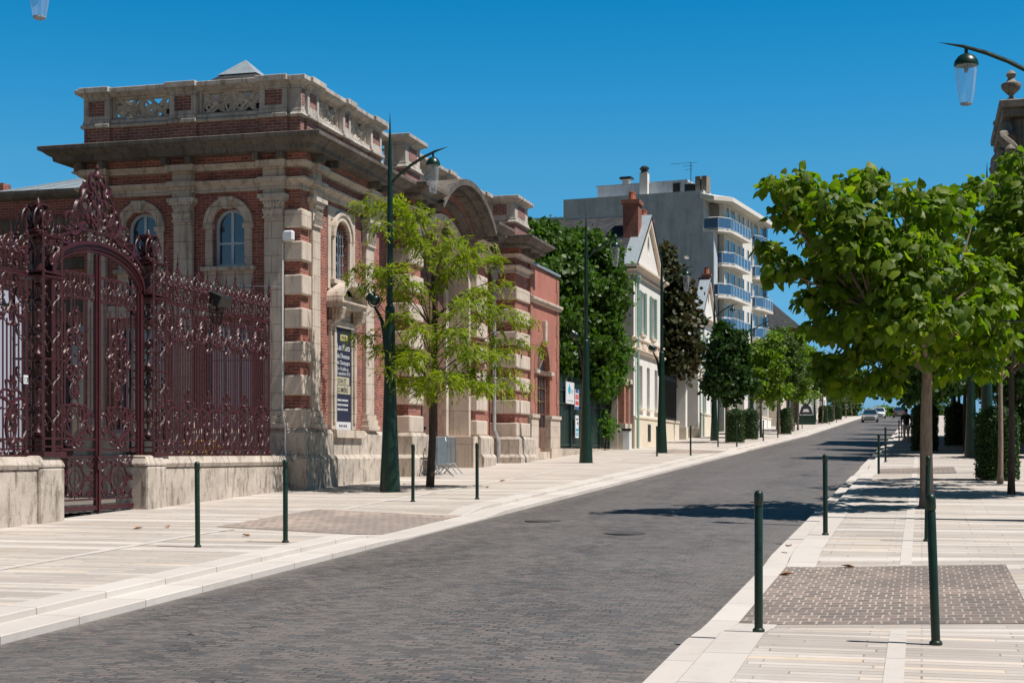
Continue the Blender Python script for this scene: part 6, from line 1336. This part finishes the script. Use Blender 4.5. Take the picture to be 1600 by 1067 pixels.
m = MB(); m.box(-10.2, -2.2, 1.5, 9, 20.6, 21.7); m.box(-10.3, -2.1, 1.4, 9.1, 21.7, 21.85); m.build('penthouse', 'grey_concrete', AP, local=True)
m = MB(); m.box(-6.2, -5.5, .9, 1.45, 20.6, 22.6); m.box(-8.0, -7.4, 1.6, 2.2, 21.85, 22.3); m.build('vent_stack', 'white_concrete', AP, local=True)
m = MB(); m.lathe([(.42, 22.6), (.28, 22.75), (.45, 23.0), (.2, 23.2)], (-5.85, 1.2, 0), 8); m.box(-8.2, -7.2, 1.5, 2.4, 22.3, 22.5); m.box(-2.1, -1.3, .5, 1.3, 20.62, 21.3); m.box(-3.4, -2.8, 1.42, 1.5, 20.8, 21.6); m.build('roof_cowl', 'black_iron', AP, local=True)
m = MB()
for k in range(2): m.box(-1.0 + .55 * k - .22, -1.0 + .55 * k + .22, .6, 1.8, 20.59, 21.9)
m.build('chimney', 'villa_stone', AP, local=True)
m = MB(); m.bar((-1.7, 1, 20.6), (-1.7, 1, 23.2), .03)
for z, l in ((22.9, .7), (22.6, .5), (23.15, 1.8)): m.bar((-1.7 - l, 1, z), (-1.7 + l * .3, 1, z), .018)
m.build('antenna', 'black_iron', AP, local=True)
for fl in range(0, 6):
    z = 3.55 + FH * fl
    top = fl >= 5
    for b0, b1, wrap in ((0.0, 8.2, True), (11.6, 16.8, False)):
        xs = -.35 if wrap else .95; ys = b0 + (.05 if fl in (5, 3, 1) else 1.3) if wrap else b0
        m = MB(); m.add([(xs, ys, z - .18), (.9 if wrap else 1.3, ys, z - .18), (1.7, ys + 1.3, z - .18), (1.7, b1, z - .18), (.9, b1, z - .18), (xs, ys, z), (.9 if wrap else 1.3, ys, z), (1.7, ys + 1.3, z), (1.7, b1, z), (.9, b1, z)], [(4, 3, 2, 1, 0), (5, 6, 7, 8, 9), (0, 1, 6, 5), (1, 2, 7, 6), (2, 3, 8, 7), (3, 4, 9, 8), (4, 0, 5, 9)])
        bl = m.build('balcony', 'white_concrete', AP, local=True)
        m = MB(); pl = [(xs + .03, ys + .03), (.9 if wrap else 1.28, ys + .03), (1.66, ys + 1.32), (1.66, b1 - .03), (.97, b1 - .03)]
        for p0, p1 in zip(pl[:-1], pl[1:]): m.add([(*p0, z + .12), (*p1, z + .12), (*p1, z + .92), (*p0, z + .92)], [(0, 1, 2, 3)])
        m.build('railing_panel', 'rail_blue', bl, local=True)
        m = MB(); m.tube([(*p, z + 1.0) for p in pl], .03, 4); m.tube([(*p, z + .1) for p in pl], .02, 4)
        for p0, p1 in zip(pl[:-1], pl[1:]):
            L_ = math.dist(p0, p1); nn = max(1, int(L_ / .95))
            for i in range(nn + 1): q = (p0[0] + (p1[0] - p0[0]) * i / nn, p0[1] + (p1[1] - p0[1]) * i / nn); m.bar((*q, z), (*q, z + 1.0), .022)
        m.build('handrail', 'white_paint', bl, local=True)
    for yy, hw, b0 in ((2.8, .5, .05), (4.6, .75, .05), (6.8, .4, .9), (8.2, .4, .9), (10.0, .35, .9), (11.3, .35, .9), (12.9, .75, .05), (15.4, .8, .05)):
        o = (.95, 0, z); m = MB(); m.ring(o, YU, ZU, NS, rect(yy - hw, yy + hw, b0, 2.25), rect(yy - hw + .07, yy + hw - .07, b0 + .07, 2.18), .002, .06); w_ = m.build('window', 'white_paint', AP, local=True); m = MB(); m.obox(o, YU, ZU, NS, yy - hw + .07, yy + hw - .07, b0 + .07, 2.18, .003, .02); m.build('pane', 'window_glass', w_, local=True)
    m = MB(); m.box(.96, 1.1, 16.3, 17.1, z + .1, z + 2.3); m.build('shutter', 'rail_blue', AP, local=True)
m = MB(); m.box(-.34, .5, 1.9, 1.95, -1, 19.7); m.build('loggia_wall', 'beige_render', AP, local=True)

# ------------------------------------------------------------------ far roofs on the left
SL = thing('slate_roof_house', 'house with a big dark slate hip roof beyond the apartment block', 'house', (-16, 164, 5.2))
m = MB(); m.box(-24, -12.9, 164, 178, 4.8, 15.4); m.build('wall', 'villa_brick', SL); m = MB(); m.add([(-24.8, 163.3, 15.3), (-12.3, 163.3, 15.3), (-12.3, 178.6, 15.3), (-24.8, 178.6, 15.3), (-17.0, 170.5, 19.2), (-16.6, 171.5, 19.2)], [(0, 1, 5, 4), (1, 2, 5), (2, 3, 4, 5), (3, 0, 4)]); rf = m.build('roof', 'slate', SL)
m = MB(); m.lathe([(.3, 19.0), (.12, 19.3), (.2, 19.5), (.05, 19.9), (0, 20.5)], (-16.8, 171, 0), 8); m.build('roof_finial', 'zinc', rf)
for k in range(3): window(SL, (-12.9, 164, 0), YU, ZU, NS, 2.5 + 4 * k, .6, 11.5, 13.6, 0, -.05, 'white_paint', .08, (0,))
RT = thing('red_tiled_house', 'low house with red clay tile roof below the balconies', 'house', (-14, 142, 4.4))
m = MB(); m.box(-22, -12.8, 142.2, 149.3, 4, 11.6); m.build('wall', 'beige_render', RT); m = MB(); m.add([(-22.4, 141.8, 11.5), (-12.4, 141.8, 11.5), (-12.4, 149.4, 11.5), (-22.4, 149.4, 11.5), (-20, 145.5, 14.0), (-15.5, 145.5, 14.0)], [(0, 1, 5, 4), (1, 2, 5), (2, 3, 4, 5), (3, 0, 4)]); m.build('roof', 'clay_tile', RT)
for k in range(2): window(RT, (-12.8, 142.2, 0), YU, ZU, NS, 2 + 3 * k, .6, 8, 10, 0, -.05, 'white_paint', .08, (0,))
for i, (y0, y1, h, mt, rm, lab) in enumerate(((180, 189, 8, 'beige_render', 'slate', 'beige house far up the left side behind the trees'), (190, 203, 8.5, 'cream_plaster', 'slate', 'cream house far up the left side near the crest'), (205, 220, 7, 'white_plaster', 'clay_tile', 'last white house on the left before the crest'))):
    z0 = g(y0) - .5; H = thing('terrace_house', lab, 'house', (-13, y0, z0)); m = MB(); m.box(-23, -13, y0, y1, z0, z0 + h); m.build('wall', mt, H)
    m = MB(); m.add([(-23.4, y0 - .3, z0 + h - .1), (-12.5, y0 - .3, z0 + h - .1), (-12.5, y1 + .3, z0 + h - .1), (-23.4, y1 + .3, z0 + h - .1), (-18, y0 + 1.5, z0 + h + 3.2), (-18, y1 - 1.5, z0 + h + 3.2)], [(0, 1, 4), (1, 2, 5, 4), (2, 3, 5), (3, 0, 4, 5)]); m.build('roof', rm, H)
    for k in range(3):
        for zz in (1.4, 4.6): window(H, (-13, y0, 0), YU, ZU, NS, (y1 - y0) * (k + .5) / 3, .5, z0 + zz, z0 + zz + 1.8, 0, -.05, 'white_paint', .08, (0,))
    m = MB(); m.box(-17.6, -16.6, (y0 + y1) / 2, (y0 + y1) / 2 + .8, z0 + h + 1.5, z0 + h + 4.2); m.build('chimney', 'chimney_brick', H)

# ------------------------------------------------------------------ ornate chateau on the right, its dormer gable and urns
CT = thing('chateau', 'dark ornate stone and brick chateau with tall dormer gable and urns at right edge', 'building', (4.6, 80, 2.3))
cx = 4.7
m = MB(); hol = [rect(c - .6, c + .6, b, b + 2.4) for c in (3, 7, 11, 22, 26, 30) for b in (4.2, 8.2)]
m.panel((cx, 62, 0), YU, ZU, NS * -1, rect(0, 36, 1, 13), hol, .3); m.panel((cx, 62, 0), XU, ZU, NF, rect(0, 12, 1, 13), [], .1); m.box(cx + .5, cx + 12, 62.2, 97.9, 1, 12.9); m.build('brick_wall', 'villa_brick', CT)
m = MB()
for z, pr in ((1.2, .2), (3.3, .12), (7.6, .14), (12.4, .35)): m.box(cx - pr, cx + .1, 61.9, 98.1, z, z + (.5 if z < 12 else .7))
m.box(cx - .22, cx, 61.9, 98.1, 1, 3.3)
for y in list(np.arange(62.3, 98, 4.0)): 
    for z in np.arange(3.6, 12.2, .9): m.box(cx - .12, cx + .02, y - .35, y + .35, z, z + .5)
m.build('stone_dressing', 'villa_stone', CT, bevel=.02)
m = MB(); m.add([(cx + .1, 62, 13), (cx + .1, 98, 13), (cx + 4, 98, 19), (cx + 4, 62, 19), (cx + 9, 62, 19), (cx + 9, 98, 19), (cx + 12, 98, 13), (cx + 12, 62, 13)], [(0, 1, 2, 3), (3, 2, 5, 4), (4, 5, 6, 7), (0, 3, 4, 7), (1, 6, 5, 2)]); m.build('roof', 'slate', CT)
for c in (3, 7, 11, 22, 26, 30):
    for b in (4.2, 8.2): window(CT, (cx, 62, 0), YU, ZU, NS * -1, c, .6, b, b + 2.4, 0, .28, 'grey_frame', .08, (0,))
D_ = MB()          # dormer gable: stepped body, scrolls, entablature, urns
y0, y1 = 78.6, 91.5
D_.box(cx - .45, cx + 2.2, y0 + 1.2, y1 - 1.2, 12.6, 15.3); D_.box(cx - .6, cx + 2.2, y0 + .6, y1 - .6, 15.3, 15.7); D_.box(cx - .4, cx + 1.8, y0 + 2.2, y1 - 2.2, 15.7, 19.0); D_.box(cx - .75, cx + 2.0, y0 + 1.6, y1 - 1.6, 19.0, 19.4); D_.box(cx - .9, cx + 2.1, y0 + 1.4, y1 - 1.4, 19.4, 19.8)
for y in (y0 + 1.6, y1 - 1.6): D_.box(cx - .75, cx - .4, y - .5, y + .5, 12.6, 15.3)
gb = D_.build('dormer_gable', 'villa_stone', CT, bevel=.05)
m = MB()
for y, s in ((y0 + 1.5, 1), (y1 - 1.5, -1)):
    for r_, zz in ((.5, 16.3), (.38, 17.6)): m.tube([(cx - .5 + .3 * math.sin(t * 2), y + s * .2 + r_ * math.cos(t), zz + r_ * math.sin(t) * 1.3) for t in np.linspace(0, 5.6, 16)], .24, 7)
    m.blob((cx - .6, y, 16.0), .7, 1, 1, 1.3, 9, 7); m.blob((cx - .55, y + s * .5, 18.3), .4, 1, 1, 1.5, 8, 6)
m.blob((cx - .6, (y0 + y1) / 2, 17.3), .9, .5, 1, 1.2, 10, 8)
m.build('carved_scroll', 'villa_stone', gb, smooth=True)
URN = [(.3, 0), (.32, .12), (.14, .22), (.12, .34), (.3, .5), (.52, .72), (.6, .95), (.56, 1.06), (.4, 1.12), (.24, 1.25), (.18, 1.4), (.26, 1.5), (.3, 1.62), (.2, 1.76), (.08, 1.86), (0, 1.9)]
for y, z, x, s in ((y0 + 2.0, 19.8, cx - .3, .85), (y1 - 2.0, 19.8, cx - .3, .85), (y0 + .9, 15.7, cx - .4, .9), (y1 - .9, 15.7, cx - .4, .9)):
    m = MB(); m.lathe([(r * s, h * s) for r, h in URN], (x, y, z), 12); m.build('urn', 'villa_stone', CT, smooth=True)
# dark garden trees before the chateau
for i, (x, y, h, lab) in enumerate(((4.2, 58.5, 4.6, 'dark evergreen shrub in front of the chateau wall at right edge'), (4.1, 99, 9, 'tall shaded tree at the far end of the chateau'))):
    z0 = hp(4, y); rt = thing('evergreen_tree', lab, 'tree', (x, y, z0)); trunk_mesh(rt, x, y, z0, h * .5, .15, .08, [((x, y, z0 + h * .3), (x + .5, y, z0 + h * .6), .06)], 'bark_dark'); crown(rt, (x, y, z0 + h * .58), (1.5, 1.8, h * .42), 60, 70, .5, (.14, .24), 'palm', 'leaf_dark')
# ------------------------------------------------------------------ advertising panel
AD = thing('advertising_panel', 'green framed street advertising panel with a black and white portrait poster', 'advertising panel', (-11.0, 150.5, hp(-11, 150.5)), R(14))
m = MB(); m.box(-.95, .95, -.12, .12, .0, .75); m.ring((0, 0, 0), XU, ZU, NF, rect(-.95, .95, .75, 3.25), rect(-.75, .75, .92, 3.1), -.12, .14); m.box(-.95, .95, .0, .1, .75, 3.25); m.build('frame', 'lamp_green', AD, local=True)
m = MB(); m.box(-.76, .76, -.08, -.06, .9, 3.12); m.build('poster', 'white_paint', AD, local=True)
m = MB(); m.extrude([(.5 * math.cos(t), .58 * math.sin(t)) for t in np.linspace(0, 2 * PI, 17)[:-1]], (0, -.08, 2.45), XU, ZU, NF, 0, .006); m.extrude([(-.68, 0), (.68, 0), (.45, .75), (.15, 1.0), (-.15, 1.0), (-.45, .75)], (0, -.08, 1.0), XU, ZU, NF, 0, .006); m.build('dark_shape', 'black_mark', AD, local=True)
m = MB(); m.extrude([(.26 * math.cos(t), .38 * math.sin(t)) for t in np.linspace(0, 2 * PI, 17)[:-1]], (0, -.086, 2.42), XU, ZU, NF, 0, .006); m.extrude([(-.34, 0), (.34, 0), (.2, .28), (-.2, .28)], (0, -.086, 1.25), XU, ZU, NF, 0, .006); m.build('pale_shape', 'white_mark', AD, local=True)
SH = thing('bus_shelter', 'bus shelter with flat dark roof behind the advertising panel', 'bus shelter', (-12.0, 153, hp(-12, 153)))
m = MB(); m.box(-1.0, 1.0, 0, 5, 2.5, 2.65); m.build('roof', 'black_iron', SH, local=True)
for y in (.1, 4.9):
    for x in (-.9, .9): m = MB(); m.box(x - .05, x + .05, y - .05, y + .05, 0, 2.5); m.build('post', 'lamp_green', SH, local=True)
m = MB(); m.box(-.92, -.9, .2, 4.8, .3, 2.4); m.build('glass_wall', 'lantern_plastic', SH, local=True)

# ------------------------------------------------------------------ cars
def make_car(label, loc, rz, body, estate=False):
    C = thing('parked_car' if False else 'car', label, 'car', loc, rz, 'cars on the avenue')
    # cross sections along the length (y from rear -2.1 to front 2.1): half width, lower z, shoulder z
    m = MB(); sec = [(-2.08, .62, .38, .72), (-2.0, .78, .28, .9), (-1.5, .85, .22, .95), (-.5, .87, .2, .93), (.6, .87, .2, .92), (1.4, .85, .22, .84), (1.85, .77, .26, .74), (2.08, .6, .34, .62)]
    vs = []; fs = []
    for y, w, z0, z1 in sec: vs += [(-w * .92, y, z0), (-w, y, (z0 + z1) / 2), (-w * .93, y, z1), (w * .93, y, z1), (w, y, (z0 + z1) / 2), (w * .92, y, z0)]
    for i in range(len(sec) - 1):
        for k in range(6): fs.append((i * 6 + k, i * 6 + (k + 1) % 6, (i + 1) * 6 + (k + 1) % 6, (i + 1) * 6 + k))
    fs.append((5, 4, 3, 2, 1, 0)); k = 6 * (len(sec) - 1); fs.append(tuple(k + i for i in range(6))); m.add(vs, fs)
    yr = -1.9 if estate else -1.65
    m.add([(-.58, yr + .35, 1.43), (.58, yr + .35, 1.43), (.58, .25, 1.43), (-.58, .25, 1.43), (-.6, yr + .3, 1.38), (.6, yr + .3, 1.38), (.6, .33, 1.38), (-.6, .33, 1.38)], [(0, 1, 2, 3), (0, 4, 5, 1), (1, 5, 6, 2), (2, 6, 7, 3), (3, 7, 4, 0)])
    for s in (-1, 1):
        for a, b in (((s * .79, 1.08, .88), (s * .6, .3, 1.4)), ((s * .8, yr, .92), (s * .6, yr + .32, 1.4)), ((s * .8, -.35, .92), (s * .6, -.35, 1.4))): m.bar(a, b, .035)
    bd = m.build('body', body, C, smooth=True, local=True)
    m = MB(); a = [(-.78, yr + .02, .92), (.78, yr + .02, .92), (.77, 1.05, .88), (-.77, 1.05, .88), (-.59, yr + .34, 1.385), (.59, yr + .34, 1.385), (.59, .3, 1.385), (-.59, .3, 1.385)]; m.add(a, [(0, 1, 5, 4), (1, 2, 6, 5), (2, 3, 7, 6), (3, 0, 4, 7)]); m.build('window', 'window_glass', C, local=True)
    for s in (-1, 1):
        for y in (-1.3, 1.3):
            m = MB(); m.tube([(s * .68, y, .31), (s * .87, y, .31)], .31, 16); wh = m.build('wheel', 'tyre', C, local=True); m = MB(); m.tube([(s * .86, y, .31), (s * .885, y, .31)], .19, 12); m.build('rim', 'galvanised', wh, local=True)
        m = MB(); m.blob((s * .6, 1.93, .62), .14, 1.1, .7, .6, 8, 6); m.build('headlight', 'white_paint', C, smooth=True, local=True)
        m = MB(); m.box(s * .68 - .1, s * .68 + .1, -2.07, -1.98, .68, .9); m.build('tail_light', 'lens_red', C, local=True)
        m = MB(); m.blob((s * .95, .85, .95), .09, 1, .7, .8); m.build('mirror', body, C, smooth=True, local=True)
    m = MB(); m.box(-.5, .5, 2.0, 2.075, .3, .42); m.box(-.35, .35, 2.03, 2.1, .5, .58); m.build('grille', 'black_iron', C, local=True)
    m = MB(); m.box(-.26, .26, 2.1, 2.11, .4, .5); m.box(-.26, .26, -2.12, -2.1, .5, .62); m.build('number_plate', 'white_mark', C, local=True)
    return C
def rd(x, y): return (x, y, g(y) - .15 + .05 * (1 - ((x + 4.92) / 2.98) ** 2))
sl = math.atan(.035)
for lab, x, y, rz, bdy, es in (('silver beige hatchback driving towards the camera', -5.5, 171, PI, 'car_silver', False), ('white estate car following behind the silver hatchback', -5.5, 207, PI, 'car_white', True), ('dark grey red car driving away over the crest', -2.9, 212, 0, 'car_maroon', False)):
    c = make_car(lab, rd(x, y), rz, bdy, es); c.rotation_euler = (sl if rz == 0 else -sl, 0, rz)

# ------------------------------------------------------------------ the person walking away
def person(lab, x, y, rz):
    P = thing('person', lab, 'person', (x, y, hp(x, y)), rz)
    def skin(name, verts, edges, radii, mt, root=0):
        me = bpy.data.meshes.new(name); me.from_pydata(verts, edges, []); o = bpy.data.objects.new(name, me); COL.objects.link(o); o.parent = P
        md = o.modifiers.new('skin', 'SKIN'); md.use_smooth_shade = True
        for i, r in enumerate(radii): me.skin_vertices[0].data[i].radius = r if isinstance(r, tuple) else (r, r); me.skin_vertices[0].data[i].use_root = (i == root)
        sb = o.modifiers.new('sub', 'SUBSURF'); sb.levels = 1; sb.render_levels = 2; me.materials.append(MATS[mt]); return o
    V = [(0, 0, .92), (0, 0, 1.12), (0, .01, 1.34), (0, .01, 1.47), (0, .03, 1.56), (0, .04, 1.66), (0, .035, 1.73),
         (.1, 0, .88), (.11, .13, .5), (.11, .06, .1), (.12, .2, .04), (-.1, 0, .88), (-.11, -.02, .49), (-.11, -.26, .14), (-.12, -.16, .05),
         (.2, .01, 1.41), (.25, -.08, 1.14), (.24, -.02, .9), (.24, .02, .8), (-.2, .01, 1.41), (-.25, .08, 1.14), (-.24, .16, .92), (-.24, .2, .83)]
    E = [(0, 1), (1, 2), (2, 3), (3, 4), (4, 5), (5, 6), (0, 7), (7, 8), (8, 9), (9, 10), (0, 11), (11, 12), (12, 13), (13, 14), (3, 15), (15, 16), (16, 17), (17, 18), (3, 19), (19, 20), (20, 21), (21, 22)]
    rr = [(.15, .11), (.14, .1), (.17, .11), (.11, .08), .055, (.078, .095), (.06, .07), .09, .065, .042, (.045, .035), .09, .065, .042, (.045, .035), .06, .045, .035, .04, .06, .045, .035, .04]
    skin('body', V, E, rr, 'skin')
    skin('shirt', [(0, 0, .86), (0, 0, 1.1), (0, .01, 1.34), (0, .01, 1.46), (.2, .01, 1.4), (.245, -.06, 1.2), (-.2, .01, 1.4), (-.245, .06, 1.2)], [(0, 1), (1, 2), (2, 3), (3, 4), (4, 5), (3, 6), (6, 7)], [(.18, .13), (.165, .12), (.19, .13), (.12, .09), .08, .07, .08, .07], 'dark_cloth')
    skin('shorts', [(0, 0, .93), (.1, 0, .84), (.11, .1, .56), (-.1, 0, .84), (-.11, -.01, .55)], [(0, 1), (1, 2), (0, 3), (3, 4)], [(.17, .13), .115, .095, .115, .095], 'light_cloth')
    m = MB(); m.blob((0, .02, 1.7), .1, .95, 1.1, 1.0, 12, 8); m.build('hair', 'hair_dark', P, smooth=True, local=True)
    return P
person('person in dark shirt and light shorts walking away on the right pavement', -.78, 82, R(8))
